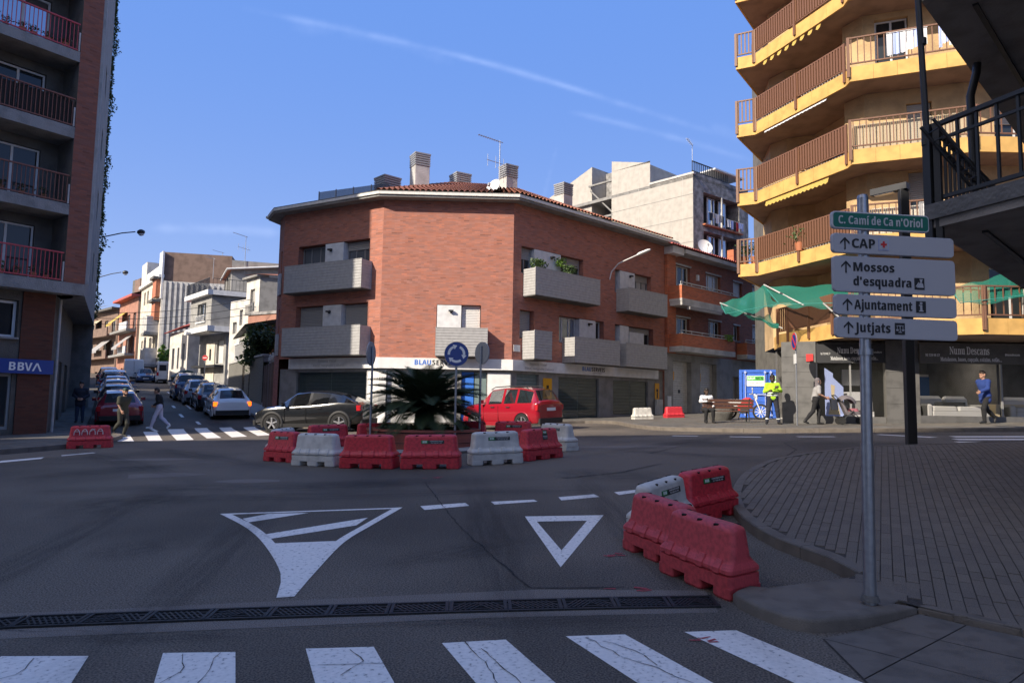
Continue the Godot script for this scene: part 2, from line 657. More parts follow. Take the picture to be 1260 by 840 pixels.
	mats.room_dark = M(Color(0.05, 0.05, 0.05), 0.9)
	mats.curtain_white = M(Color(0.6, 0.6, 0.58), 0.9)
	# colours
	for q in [["white", 0.8, 0.8, 0.79], ["black", 0.012, 0.012, 0.013], ["dark_navy", 0.012, 0.02, 0.07], ["blue_sign", 0.012, 0.045, 0.25], ["sign_blue", 0.008, 0.04, 0.24], ["green_sign", 0.004, 0.13, 0.085],
			["poster_blue", 0.008, 0.06, 0.22], ["red", 0.55, 0.02, 0.02], ["amber", 0.75, 0.36, 0.01], ["green", 0.08, 0.45, 0.06], ["sign_grey", 0.42, 0.41, 0.42], ["cyan_blue", 0.03, 0.16, 0.6], ["text_grey", 0.5, 0.49, 0.48], ["terracotta", 0.42, 0.15, 0.07], ["pale_blue", 0.35, 0.42, 0.7],
			["pink", 0.55, 0.06, 0.25], ["leather", 0.03, 0.02, 0.018], ["sofa", 0.55, 0.54, 0.52], ["wood_pale", 0.55, 0.45, 0.28], ["plate_white", 0.66, 0.67, 0.66], ["skin", 0.40, 0.22, 0.15], ["skin_dark", 0.06, 0.033, 0.022], ["hair_black", 0.01, 0.009, 0.008], ["hair_brown", 0.03, 0.018, 0.012], ["bench_wood", 0.10, 0.045, 0.03], ["hose", 0.3, 0.10, 0.12]]:
		mats[q[0]] = M(Color(q[1], q[2], q[3]), 0.6)
	mats.blue_sign.roughness = 0.35
	mats.sign_blue.roughness = 0.3
	mats.cloth_noise = noise_tex(51, 0.12, 0.75, 1.15)
	for q in [["cloth_black", 0.014, 0.014, 0.016], ["cloth_olive", 0.05, 0.05, 0.032], ["cloth_white", 0.72, 0.72, 0.74], ["cloth_lilac", 0.62, 0.58, 0.68], ["cloth_blue", 0.02, 0.05, 0.22], ["cloth_navy", 0.02, 0.024, 0.04], ["cloth_hi_vis", 0.42, 0.72, 0.03], ["cloth_grey", 0.35, 0.34, 0.34], ["cloth_jeans", 0.03, 0.045, 0.085], ["cloth_camo", 0.045, 0.045, 0.035], ["cloth_khaki", 0.2, 0.18, 0.13], ["cloth_tan", 0.24, 0.12, 0.06], ["cloth_red", 0.45, 0.03, 0.03], ["cloth_scarf", 0.16, 0.14, 0.15], ["cloth_yellow", 0.55, 0.38, 0.09], ["cloth_canvas", 0.5, 0.42, 0.3], ["cloth_teal", 0.05, 0.3, 0.26]]:
		mats[q[0]] = MN(Color(q[1], q[2], q[3]), 0.9, mats.cloth_noise, 0.4, fine_n, 0.3)
	mats.reflect = M(Color(0.6, 0.62, 0.6), 0.35)
	# plastic of the barriers: faded and dusty
	var pl := noise_tex(52, 0.06, 0.8, 1.1, 256, 5)
	mats.plastic_red = MN(Color(0.60, 0.035, 0.05), 0.5, pl, 1.1, fine_n, 0.15)
	mats.plastic_faded = MN(Color(0.52, 0.06, 0.07), 0.58, pl, 1.1, fine_n, 0.15)
	mats.plastic_white = MN(Color(0.60, 0.58, 0.53), 0.58, noise_tex(53, 0.015, 0.86, 1.05, 256, 5), 1.1, fine_n, 0.15)
	mats.sticker_black = M(Color(0.02, 0.022, 0.02), 0.5)
	mats.sticker_green = M(Color(0.03, 0.22, 0.06), 0.5)
	mats.chalk = M(Color(0.62, 0.5, 0.48), 0.8)
	# car paint
	for q in [["paint_red", 0.30, 0.008, 0.02], ["paint_black", 0.01, 0.011, 0.012], ["paint_white", 0.72, 0.72, 0.72], ["paint_maroon", 0.22, 0.01, 0.022], ["paint_silver", 0.33, 0.34, 0.36], ["paint_blue", 0.03, 0.06, 0.14], ["paint_dark", 0.022, 0.024, 0.03], ["paint_sky", 0.16, 0.24, 0.38], ["paint_van", 0.66, 0.66, 0.65]]:
		var m := M(Color(q[1], q[2], q[3]), 0.2)
		m.clearcoat_enabled = true
		m.clearcoat = 1.0
		m.clearcoat_roughness = 0.05
		mats[q[0]] = m
	mats.tyre = M(Color(0.014, 0.014, 0.014), 0.85)
	mats.trim = M(Color(0.016, 0.016, 0.017), 0.65)
	mats.rim = M(Color(0.5, 0.51, 0.53), 0.3, 0.8)
	mats.brake_lit = M(Color(0.8, 0.25, 0.03), 0.3)
	mats.brake_lit.emission_enabled = true
	mats.brake_lit.emission = Color(1.0, 0.42, 0.08)
	mats.brake_lit.emission_energy_multiplier = 1.3
	mats.lamp_glow = M(Color(0.8, 0.8, 0.78), 0.5)
	mats.lamp_glow.emission_enabled = true
	mats.lamp_glow.emission = Color(1, 0.96, 0.9)
	mats.lamp_glow.emission_energy_multiplier = 0.6
	# leaves
	mats.palm = M(Color(0.030, 0.050, 0.015), 0.7)
	mats.palm_old = M(Color(0.07, 0.06, 0.025), 0.6)
	mats.bark = MN(Color(0.06, 0.045, 0.03), 0.95, grain, 0.4, rough_n, 1.0)
	for q in [["leaf", 0.05, 0.09, 0.025], ["leaf_dark", 0.022, 0.042, 0.015], ["leaf_bright", 0.12, 0.22, 0.03], ["leaf_dry", 0.09, 0.07, 0.03]]:
		var m := M(Color(q[1], q[2], q[3]), 0.6)
		m.backlight_enabled = true
		m.backlight = Color(0.25, 0.3, 0.1)
		mats[q[0]] = m
	mats.net = M(Color(0.008, 0.17, 0.12), 0.8)
	mats.net.albedo_color.a = 0.66
	mats.net.transparency = BaseMaterial3D.TRANSPARENCY_ALPHA
	mats.net.backlight_enabled = true
	mats.net.backlight = Color(0.2, 0.45, 0.38)
	mats.box_blue = MN(Color(0.035, 0.13, 0.56), 0.45, streak, 1.5)
	mats.skip_green = MN(Color(0.02, 0.05, 0.038), 0.6, streak, 1.5)

# ---------------------------------------------------------------- the lie of the land
const PD := [-400.0, -50.0, 0.0, 5.6, 6.4, 7.5, 9.0, 11.0, 12.8, 14.0, 20.0, 30.0, 40.0, 400.0]
const PH := [-1.62, -1.62, -1.74, -1.80, -1.78, -1.69, -1.56, -1.38, -1.24, -1.19, -1.11, -0.96, -0.88, 0.2]
var gx := PackedFloat32Array()
var gd := PackedFloat32Array()

func prof(d: float) -> float:
	for i in PD.size() - 1:
		if d < PD[i + 1]:
			return lerpf(PH[i], PH[i + 1], clampf((d - PD[i]) / (PD[i + 1] - PD[i]), 0.0, 1.0))
	return PH[PH.size() - 1]

func rise(u: float) -> float:
	if u < 31.0:
		return 0.0
	if u < 33.0:
		return 0.01875 * (u - 31.0) * (u - 31.0)
	if u < 50.0:
		return 0.075 * (u - 32.0)
	return 1.35 + 0.063 * (minf(u, 150.0) - 50.0)

func G(x: float, d: float) -> float:
	var u := -0.5 * x + 0.866 * d
	var v := 0.866 * x + 0.5 * d
	return prof(d) + 0.03 * clampf(x, -90.0, 60.0) + rise(u) * clampf((13.0 - v) / 5.0, 0.0, 1.0)

func GP(x: float, d: float, h := 0.0) -> Vector3:
	return Vector3(x, G(x, d) + h, -d)

func gnormal(x: float, d: float, e := 0.6) -> Vector3:
	return Vector3(-(G(x + e, d) - G(x - e, d)) / (2.0 * e), 1.0, (G(x, d + e) - G(x, d - e)) / (2.0 * e)).normalized()

# stands on the slope, nose (-z) towards a bearing given in (x, d)
func on_ground(x: float, d: float, dir: Vector2, h := 0.0, e := 1.2) -> Transform3D:
	var up := gnormal(x, d, e)
	var f := Vector3(dir.x, 0, -dir.y)
	f = (f - up * f.dot(up)).normalized()
	return Transform3D(Basis(f.cross(up), up, -f), GP(x, d, h))

func upright(x: float, d: float, dir: Vector2, h := 0.0) -> Transform3D:
	var f := Vector3(dir.x, 0, -dir.y).normalized()
	return Transform3D(Basis(f.cross(Vector3.UP), Vector3.UP, -f), GP(x, d, h))

# street coordinates: u up the hill, v to its right
func ST(u: float, v: float) -> Vector2:
	return Vector2(-0.5 * u + 0.866 * v, 0.866 * u + 0.5 * v)

# a sheet that follows the ground, cut along the grid of the ground
func drape(mb: MB, poly: PackedVector2Array, h: float, hf = null) -> void:
	var lo := poly[0]
	var hi := poly[0]
	for q in poly:
		lo = lo.min(q)
		hi = hi.max(q)
	for i in gx.size() - 1:
		if gx[i + 1] < lo.x or gx[i] > hi.x:
			continue
		for j in gd.size() - 1:
			if gd[j + 1] < lo.y or gd[j] > hi.y:
				continue
			var cell := PackedVector2Array([Vector2(gx[i], gd[j]), Vector2(gx[i + 1], gd[j]), Vector2(gx[i + 1], gd[j + 1]), Vector2(gx[i], gd[j + 1])])
			for piece in Geometry2D.intersect_polygons(cell, poly):
				var t := Geometry2D.triangulate_polygon(piece)
				for k in range(0, t.size(), 3):
					var p := []
					for m in 3:
						var q: Vector2 = piece[t[k + m]]
						p.append(GP(q.x, q.y, h + (hf.call(q) if hf != null else 0.0)))
					if (p[1] - p[0]).cross(p[2] - p[0]).y < 0.0:
						var s = p[1]
						p[1] = p[2]
						p[2] = s
					mb.tri(p[0], p[1], p[2])

func smooth_path(pts: Array, step := 0.35) -> PackedVector2Array:
	var out := PackedVector2Array()
	var m := pts.size()
	for i in m - 1:
		var a: Vector2 = pts[maxi(i - 1, 0)]
		var b: Vector2 = pts[i]
		var c: Vector2 = pts[i + 1]
		var d: Vector2 = pts[mini(i + 2, m - 1)]
		var k := maxi(int(b.distance_to(c) / step), 1)
		for j in k:
			out.append(b.cubic_interpolate(c, a, d, float(j) / k))
	out.append(pts[m - 1])
	return out

# kerb stones along a path: pieces with a rounded upper arris, inner side to the left or right
func kerb(path: PackedVector2Array, width: float, h: float, inward: float, parent: Node3D, stone := 0.8) -> void:
	var run := PackedVector2Array([path[0]])
	for i in range(1, path.size()):
		var a := path[i - 1]
		var b := path[i]
		var k := maxi(int(a.distance_to(b) / 0.8), 1)
		for j in range(1, k + 1):
			run.append(a.lerp(b, float(j) / k))
	var i := 0
	var done := 0
	while i < run.size() - 1:
		var j := i
		var l := 0.0
		while j < run.size() - 1 and l < stone - 0.05:
			l += run[j].distance_to(run[j + 1])
			j += 1
		var mb := MB.new()
		var rows := []
		for k in range(i, j + 1):
			var t := (run[mini(k + 1, run.size() - 1)] - run[maxi(k - 1, 0)]).normalized()
			var nn := Vector2(-t.y, t.x) * inward
			var q := run[k]
			if k == i:
				q += t * 0.004
			if k == j:
				q -= t * 0.004
			var r := q + nn * 0.02
			var s := q + nn * width
			rows.append([GP(q.x, q.y, -0.25), GP(q.x, q.y, h - 0.02), GP(r.x, r.y, h), GP(s.x, s.y, h), GP(s.x, s.y, -0.25)])
		for k in rows.size() - 1:
			for c in 4:
				if inward < 0.0:
					mb.quad(rows[k + 1][c], rows[k][c], rows[k][c + 1], rows[k + 1][c + 1])
				else:
					mb.quad(rows[k][c], rows[k + 1][c], rows[k + 1][c + 1], rows[k][c + 1])
		for e in [rows[0], rows[rows.size() - 1]]:
			mb.fan(e)
		part("kerb_stone", mb, mats.kerb, parent)
		i = j
		done += 1

func ribbon(mb: MB, pts: Array, w: float, h: float, jag: float) -> void:
	var path := []
	for i in pts.size() - 1:
		var k := maxi(int(pts[i].distance_to(pts[i + 1]) / 0.09), 1)
		for j in k:
			path.append(pts[i].lerp(pts[i + 1], float(j) / k) + Vector2(rng.randf_range(-jag, jag), rng.randf_range(-jag, jag)))
	path.append(pts[pts.size() - 1])
	for i in path.size() - 1:
		var t: Vector2 = (path[i + 1] - path[i]).normalized()
		var nn := Vector2(-t.y, t.x)
		var wa := w * rng.randf_range(0.3, 1.0) * 0.5
		var wb := w * rng.randf_range(0.3, 1.0) * 0.5
		var a: Vector2 = path[i] - nn * wa
		var b: Vector2 = path[i] + nn * wa
		var c: Vector2 = path[i + 1] + nn * wb
		var d: Vector2 = path[i + 1] - nn * wb
		mb.quad(GP(a.x, a.y, h), GP(d.x, d.y, h), GP(c.x, c.y, h), GP(b.x, b.y, h))

func V2(a: Array) -> PackedVector2Array:
	var o := PackedVector2Array()
	for i in range(0, a.size(), 2):
		o.append(Vector2(a[i], a[i + 1]))
	return o

func build_ground() -> void:
	for x in [-900.0, -400.0, -200.0, -140.0, -110.0]:
		gx.append(x)
	for k in range(-90, 61, 1):
		if k > 25 and k % 5 != 0:
			continue
		if k < -30 and k % 2 != 0:
			continue
		gx.append(float(k))
	for x in [90.0, 200.0, 400.0, 900.0]:
		gx.append(x)
	for d in [-400.0, -150.0, -50.0, -25.0, -10.0, -4.0]:
		gd.append(d)
	var extra := [5.6, 6.4, 7.5, 12.8]
	for k in range(0, 141):
		gd.append(float(k))
		for e in extra:
			if e > k and e < k + 1:
				gd.append(e)
	for d in [170.0, 220.0, 300.0, 400.0, 650.0, 1000.0]:
		gd.append(d)
	var mb := MB.new()
	mb.uv2s = 1.0 / 34.0
	for j in gd.size():
		for i in gx.size():
			mb.v.append(GP(gx[i], gd[j]))
			mb.n.append(gnormal(gx[i], gd[j]))
			mb.uv.append(Vector2(gx[i], -gd[j]))
	var nc := gx.size()
	for j in gd.size() - 1:
		for i in nc - 1:
			var a := j * nc + i
			mb.ix.append_array([a, a + nc + 1, a + 1, a, a + nc, a + nc + 1])
	var road := struct("road", mb, mats.asphalt)

	# ------------------------------------------------ paint on the road
	for q in [[-3.69, 5.28, -3.04, 5.26, -2.85, 4.76, -3.5, 4.78], [-2.52, 5.30, -1.99, 5.30, -1.76, 4.72, -2.30, 4.74], [-1.49, 5.35, -0.99, 5.37, -0.72, 4.68, -1.24, 4.70],
			[-0.49, 5.43, -0.01, 5.49, 0.36, 4.55, -0.17, 4.58], [0.45, 5.55, 0.91, 5.57, 1.42, 4.40, 0.92, 4.40], [1.38, 5.61, 1.79, 5.63, 2.34, 4.40, 1.89, 4.40]]:
		# carried on under the camera, where the crossing ends
		var p := V2(q)
		var e := (p[3] - p[0]) / maxf(p[0].y - p[3].y, 0.1)
		p[3] = p[0] + e * 2.3
		p[2] = p[1] + e * 2.3
		var s := MB.new()
		drape(s, p, 0.004)
		part("crossing_stripe", s, mats.road_paint, road)
	for q in [[-14.59, 26.06, -14.01, 25.93, -11.9, 22.3, -12.5, 22.44], [-14.68, 28.14, -14.11, 28.10, -11.05, 22.4, -11.5, 22.4], [-14.29, 29.30, -13.70, 29.5, -10.20, 22.70, -10.65, 22.5],
			[-13.41, 29.84, -12.94, 30.01, -9.65, 23.52, -10.06, 23.35], [-12.53, 30.24, -12.10, 30.48, -9.01, 24.10, -9.40, 23.75], [-11.58, 30.47, -11.22, 30.84, -8.45, 24.81, -8.75, 24.4]]:
		var s := MB.new()
		drape(s, V2(q), 0.009)
		part("crossing_stripe", s, mats.road_paint, road)
	# the striped island and the give-way triangle
	var left := smooth_path([Vector2(-4.0, 9.84), Vector2(-3.35, 9.09), Vector2(-2.84, 8.31), Vector2(-2.32, 7.3), Vector2(-2.13, 6.61)], 0.2)
	var right := smooth_path([Vector2(-1.51, 10.06), Vector2(-1.74, 9.2), Vector2(-1.93, 8.4), Vector2(-1.97, 7.4), Vector2(-1.97, 6.63)], 0.2)
	var s := MB.new()
	var edge := PackedVector2Array()
	for i in left.size():
		edge.append(left[i])
	for i in range(left.size() - 1, -1, -1):
		edge.append(left[i] + Vector2(0.13, 0.015))
	drape(s, edge, 0.004)
	edge = PackedVector2Array()
	for i in right.size():
		edge.append(right[i])
	for i in range(right.size() - 1, -1, -1):
		edge.append(right[i] - Vector2(0.12, 0.012))
	drape(s, edge, 0.006)
	drape(s, V2([-4.0, 9.84, -1.51, 10.06, -1.6, 9.99, -3.86, 9.79]), 0.005)
	part("island_outline", s, mats.road_paint, road)
	s = MB.new()
	drape(s, V2([-2.84, 8.36, -2.04, 8.43, -1.99, 7.6, -2.02, 6.65, -2.10, 6.64, -2.34, 7.4]), 0.008)
	part("island_fill", s, mats.road_paint, road)
	for q in [[-3.58, 9.56, -3.31, 9.81, -2.77, 9.83, -3.43, 9.36], [-3.01, 8.77, -1.89, 9.52, -1.96, 9.14, -2.87, 8.57]]:
		s = MB.new()
		drape(s, V2(q), 0.004)
		part("island_bar", s, mats.road_paint, road)
	s = MB.new()
	var o := [Vector2(0.21, 9.47), Vector2(1.26, 9.48), Vector2(0.54, 7.37)]
	var inn := [Vector2(0.36, 9.20), Vector2(1.01, 9.21), Vector2(0.59, 7.95)]
	for k in 3:
		drape(s, PackedVector2Array([o[k], o[(k + 1) % 3], inn[(k + 1) % 3], inn[k]]), 0.004)
	part("give_way_triangle", s, mats.road_paint, road)
	for q in [[-1.27, 10.13, -0.64, 10.29, -0.57, 10.11, -1.18, 9.90], [-0.27, 10.34, 0.36, 10.43, 0.41, 10.31, -0.21, 10.16], [0.73, 10.57, 1.28, 10.73, 1.34, 10.55, 0.76, 10.36], [1.60, 10.85, 2.04, 11.04, 2.02, 10.86, 1.65, 10.66],
			[-11.52, 15.99, -11.10, 16.83, -10.87, 16.38, -11.2, 15.48], [-11.0, 17.3, -10.7, 18.1, -10.5, 17.9, -10.85, 17.1],
			[6.5, 20.9, 7.3, 20.55, 7.25, 20.3, 6.45, 20.65], [8.3, 20.5, 9.3, 20.3, 9.3, 20.05, 8.3, 20.25], [11.0, 20.9, 11.8, 19.4, 11.5, 19.3, 10.8, 20.8], [5.0, 21.6, 5.7, 21.3, 5.6, 21.1, 4.9, 21.4]]:
		s = MB.new()
		drape(s, V2(q), 0.004)
		part("road_dash", s, mats.road_paint, road)
	for k in 4:   # the crossing by the shop, running to the right
		var a := Vector2(12.3 - 0.55 * k, 19.75 - 0.98 * k)
		s = MB.new()
		drape(s, PackedVector2Array([a, a + Vector2(7.0, -1.4), a + Vector2(6.9, -1.9), a + Vector2(-0.1, -0.5)]), 0.004)
		part("crossing_stripe", s, mats.road_paint, road)
	for q in [[37.5, 3.2, 39.2], [43.0, 3.25, 44.6], [34.0, 3.6, 35.3]]:
		s = MB.new()
		var a := ST(q[0], q[1])
		var b := ST(q[2], q[1])
		var w := Vector2(0.866, 0.5) * 0.14
		drape(s, PackedVector2Array([a, a + w, b + w, b]), 0.012)
		part("road_dash", s, mats.road_paint, road)
	# edge lines of the parking bays
	s = MB.new()
	var la := ST(31.6, 1.75)
	var lb := ST(33.6, 1.55)
	drape(s, PackedVector2Array([la, la + Vector2(0.14, 0.08), lb + Vector2(0.14, 0.08), lb]), 0.012)
	la = ST(42.0, 4.0)
	lb = ST(60.0, 4.0)
	drape(s, PackedVector2Array([la, la + Vector2(0.1, 0.06), lb + Vector2(0.1, 0.06), lb]), 0.012)
	part("bay_line", s, mats.road_paint, road)
	# patches, cracks, tar, surveyors' spray
	s = MB.new()
	drape(s, V2([-4.6, 6.28, -2.17, 6.52, 0.27, 6.73, 1.83, 6.64, 1.78, 6.06, -0.17, 6.01, -1.94, 5.85, -4.6, 5.62]), 0.0025)
	part("concrete_strip", s, mats.asphalt_patch, road)
	s = MB.new()
	ribbon(s, [Vector2(-1.43, 11.87), Vector2(-0.99, 10.28), Vector2(-0.86, 9.82), Vector2(-0.61, 8.97), Vector2(-0.36, 8.28), Vector2(-0.16, 7.73), Vector2(-0.03, 7.43), Vector2(0.10, 7.04), Vector2(0.23, 6.76), Vector2(0.62, 6.75), Vector2(1.1, 6.76)], 0.022, 0.007, 0.012)
	part("crack", s, mats.crack, road)
	for q in [[0.60, 5.5, 0.8, 5.1, 1.0, 4.85, 1.3, 4.4], [0.72, 5.42, 0.93, 5.2, 1.02, 4.9], [-0.33, 5.45, -0.15, 5.0, -0.05, 4.6], [-0.2, 5.3, 0.0, 4.85, 0.1, 4.6], [-3.4, 5.2, -3.3, 4.9, -3.45, 4.7], [-2.1, 5.28, -2.05, 5.05, -2.0, 4.7], [-2.35, 5.25, -2.2, 4.9, -2.25, 4.7],
			[-1.15, 5.3, -1.0, 5.05, -1.1, 4.8], [-1.3, 5.0, -0.95, 5.02, -0.8, 5.0], [0.62, 5.72, 0.85, 5.7, 1.25, 5.74, 1.5, 5.73], [-4.6, 6.0, -3.9, 5.83, -3.3, 5.82], [-1.9, 5.8, -0.7, 5.86, -0.3, 5.9],
			[-9.0, 18.4, -7.9, 18.6, -7.0, 19.1, -5.6, 19.0], [5.4, 14.0, 6.5, 16.0, 7.0, 18.0, 8.4, 19.6], [3.1, 15.6, 4.2, 17.4, 6.9, 18.3], [-7.5, 14.0, -6.8, 14.5, -6.6, 15.2], [0.9, 12.0, 2.0, 12.5, 2.9, 13.5]]:
		s = MB.new()
		var pts := []
		for k in range(0, q.size(), 2):
			pts.append(Vector2(q[k], q[k + 1]))
		ribbon(s, pts, 0.009 if q[1] < 8.0 else 0.04, 0.0095, 0.014)
		part("crack", s, mats.crack, road)
	for q in [[1.05, 6.68, 0.2], [1.38, 5.42, 0.13], [1.15, 7.75, 0.14], [-1.4, 12.2, 0.15]]:
		s = MB.new()
		for k in 5:
			var a := Vector2(q[0] + rng.randf_range(-q[2], q[2]), q[1] + rng.randf_range(-0.07, 0.07))
			ribbon(s, [a, a + Vector2(q[2] * 0.6, rng.randf_range(-0.05, 0.05))], 0.03, 0.008, 0.01)
		part("spray_mark", s, mats.red_spray, road)
	for q in [[-6.3, 12.9, 0.9, 0.35], [-4.5, 12.2, 0.7, 0.2], [3.0, 17.6, 1.6, 0.5], [-7.9, 15.8, 1.0, 0.35]]:   # old repairs
		s = MB.new()
		var ring := PackedVector2Array()
		for k in 9:
			var g := TAU * k / 9.0
			var rr := rng.randf_range(0.7, 1.1)
			ring.append(Vector2(q[0] + cos(g) * q[2] * rr, q[1] + sin(g) * q[3] * rr))
		drape(s, ring, 0.003)
		part("road_repair", s, mats.asphalt_patch, road)

	for q in [[-4.3, 8.2, 0.7, 0.5, 0.2], [-0.6, 7.9, 1.1, 0.35, 0.5], [2.2, 7.7, 0.6, 0.9, 0.1], [-2.6, 11.6, 1.8, 0.6, 0.1], [1.8, 12.2, 1.4, 0.7, -0.4], [-5.6, 10.6, 1.5, 0.9, 0.5], [-7.5, 13.6, 2.0, 0.7, 0.6], [3.6, 15.4, 1.8, 0.5, -0.8], [0.2, 5.9, 1.6, 0.2, 0.0], [-2.8, 5.65, 1.2, 0.2, 0.0], [2.35, 6.75, 0.5, 0.35, 0.3],
			[-3.2, 7.6, 0.4, 4.0, 0.1], [-0.2, 8.6, 0.4, 4.5, 0.12], [1.5, 8.6, 0.35, 4.5, 0.1], [-5.3, 8.2, 0.4, 4.0, 0.1], [-7.2, 16.5, 0.5, 6.0, 0.75], [-8.6, 15.5, 0.5, 6.0, 0.75], [4.4, 18.5, 0.5, 5.0, -0.7], [-4.0, 11.7, 5.0, 0.4, 0.05], [-2.0, 10.9, 5.5, 0.4, 0.05], [-13.4, 32.0, 0.5, 6.0, 0.52], [-11.9, 33.0, 0.5, 6.0, 0.52]]:
		s = MB.new()
		var ca := cos(q[4] as float)
		var sa := sin(q[4] as float)
		var rows := []
		for j in 13:
			var row := []
			for i in 13:
				var l := Vector2((i / 6.0 - 1.0) * q[2], (j / 6.0 - 1.0) * q[3])
				row.append(GP(q[0] + l.x * ca - l.y * sa, q[1] + l.x * sa + l.y * ca, 0.0115))
			rows.append(row)
		s.grid(rows)
		for j in 13:
			for i in 13:
				s.uv[j * 13 + i] = Vector2(i / 12.0, j / 12.0)
		part("road_stain", s, mats.stain, road)
	# ------------------------------------------------ pavements
	var ka := smooth_path([Vector2(3.29, 6.70), Vector2(3.21, 7.23), Vector2(2.96, 7.91), Vector2(2.89, 8.82), Vector2(3.07, 9.84), Vector2(3.57, 11.12), Vector2(4.15, 12.13), Vector2(5.03, 13.24), Vector2(6.17, 14.15), Vector2(7.62, 15.16), Vector2(9.47, 15.70), Vector2(11.81, 16.2), Vector2(18.0, 16.6)])
	var pa := ka.duplicate()
	pa.append_array(V2([40, 17, 40, -20, 8.0, -20, 8.0, 0, 6.2, 2.4, 3.85, 5.38, 3.40, 5.96, 3.2, 6.2, 3.14, 6.6]))
	var lift := func(q: Vector2) -> float: return -0.06 * clampf((6.7 - q.y) / 0.8, 0.0, 1.0)
	s = MB.new()
	drape(s, pa, 0.088, lift)
	var near := struct("pavement_near", s, mats.paving_far)
	kerb(ka, 0.14, 0.13, -1.0, near)
	# paving blocks, laid across the slope
	var meshes := []
	for k in 3:
		var bm := BoxMesh.new()
		bm.size = Vector3(0.0945, 0.05, 0.2015)
		meshes.append(bm)
	var pm := [mats.paver_a, mats.paver_b, mats.paver_c]
	var bedding := MB.new()
	drape(bedding, Geometry2D.intersect_polygons(pa, V2([2, 5, 9.6, 5, 12.5, 16.5, 2, 16.5]))[0], 0.117, lift)
	part("paver_bed", bedding, mats.paver_bed, near)
	var inner := Geometry2D.offset_polygon(pa, -0.15)[0]
	var inner2 := Geometry2D.offset_polygon(pa, -0.06)[0]
	var spots := []
	var yaw := Basis(Vector3.UP, -0.49)
	var la_ := Vector2(0.471, 0.882)
	var sa_ := Vector2(0.882, -0.471)
	for i in range(-75, 75):
		for j in range(-6, 70):
			var q: Vector2 = Vector2(2.7, 4.9) + sa_ * (i * 0.104) + la_ * (j * 0.204 + (0.102 if i % 2 else 0.0))
			if q.x > 9.3 + (q.y - 5.0) * 0.25 or q.y > 16.2:
				continue
			if Geometry2D.is_point_in_polygon(q, inner if q.y > 6.75 else inner2):
				spots.append(q)
	var seen := func(q: Vector2) -> float: return q.length() + (100.0 if q.x > q.y * 0.77 else 0.0)
	spots.sort_custom(func(a, b): return seen.call(a) < seen.call(b))
	var rest := [[], [], []]
	for k in spots.size():
		var q: Vector2 = spots[k]
		var e := 0.12
		var up := Vector3(-(G(q.x + e, q.y) - G(q.x - e, q.y)) / (2.0 * e), 1.0, (G(q.x, q.y + e) + lift.call(q + Vector2(0, e)) - G(q.x, q.y - e) - lift.call(q - Vector2(0, e))) / (2.0 * e)).normalized()
		var b := yaw
		b = Basis(Vector3.UP.cross(up).normalized(), Vector3.UP.angle_to(up)) * b * Basis.from_euler(Vector3(rng.randf_range(-0.006, 0.006), rng.randf_range(-0.01, 0.01), rng.randf_range(-0.008, 0.008)))
		var tr := Transform3D(b, GP(q.x, q.y, 0.1 + lift.call(q) + rng.randf_range(-0.002, 0.0015)))
		var mi: int = 0 if rng.randf() < 0.5 else (1 if rng.randf() < 0.6 else 2)
		if k < 300:
			inst("paving_block", meshes[mi], pm[mi], near).transform = tr
		else:
			rest[mi].append(tr)
	for mi in 3:
		var mm := MultiMesh.new()
		mm.transform_format = MultiMesh.TRANSFORM_3D
		mm.mesh = meshes[mi]
		mm.instance_count = rest[mi].size()
		for k in rest[mi].size():
			mm.set_instance_transform(k, rest[mi][k])
		var mmi := MultiMeshInstance3D.new()
		mmi.multimesh = mm
		mmi.material_override = pm[mi]
		mmi.name = "paving_blocks_further_off" if mi == 0 else "paving_blocks_further_off_%03d" % mi
		mmi.set_meta("kind", "stuff")
		near.add_child(mmi, true)
	kerb(PackedVector2Array([Vector2(3.40, 5.955), Vector2(3.85, 5.375), Vector2(6.2, 2.4), Vector2(8.0, 0.0)]), 0.1, 0.064, 1.0, near)
	# the low kerb at the tip and the flagstones that slope down to the crossing
	s = MB.new()
	var tip := smooth_path([Vector2(2.14, 6.45), Vector2(1.98, 6.31), Vector2(2.03, 5.98), Vector2(2.19, 5.66), Vector2(2.35, 5.55), Vector2(2.77, 5.63), Vector2(3.40, 5.96)], 0.12)
	var back := [Vector2(3.75, 6.42), Vector2(3.28, 6.66)]
	var hh := func(q: Vector2) -> float: return 0.108 - 0.06 * clampf((q.x - 2.6) / 0.9, 0.0, 1.0) * clampf((6.5 - q.y) / 0.5, 0.0, 1.0)
	var rows := []
	var cen := Vector2(2.75, 6.15)
	for q in tip:
		var r := q.lerp(cen, 0.05)
		var r2 := q.lerp(cen, 0.28)
		rows.append([GP(q.x, q.y, -0.1), GP(q.x, q.y, hh.call(q) * 0.7), GP(r.x, r.y, hh.call(q)), GP(r2.x, r2.y, hh.call(r2) + 0.004)])
	s.grid(rows, false, true)
	var topp := PackedVector2Array()
	for q in tip:
		topp.append(q.lerp(cen, 0.27))
	for q in back:
		topp.append(q)
	var t2 := Geometry2D.triangulate_polygon(topp)
	for k in range(0, t2.size(), 3):
		var a := topp[t2[k]]
		var b := topp[t2[k + 1]]
		var c := topp[t2[k + 2]]
		if (b - a).cross(c - a) < 0.0:
			var w := b
			b = c
			c = w
		s.tri(GP(a.x, a.y, hh.call(a)), GP(b.x, b.y, hh.call(b)), GP(c.x, c.y, hh.call(c)))
	part("low_kerb", s, mats.kerb, near)
	var fl := V2([2.36, 5.40, 2.80, 5.60, 3.40, 5.94, 3.85, 5.36, 6.2, 2.4, 8.0, 0.0, 8.0, -20, 3.4, -20, 2.9, 1.0, 2.22, 4.2])
	s = MB.new()
	drape(s, fl, 0.0035)
	part("flag_bed", s, mats.paver_bed, near)
	var dirA := Vector2(0.62, -0.785)
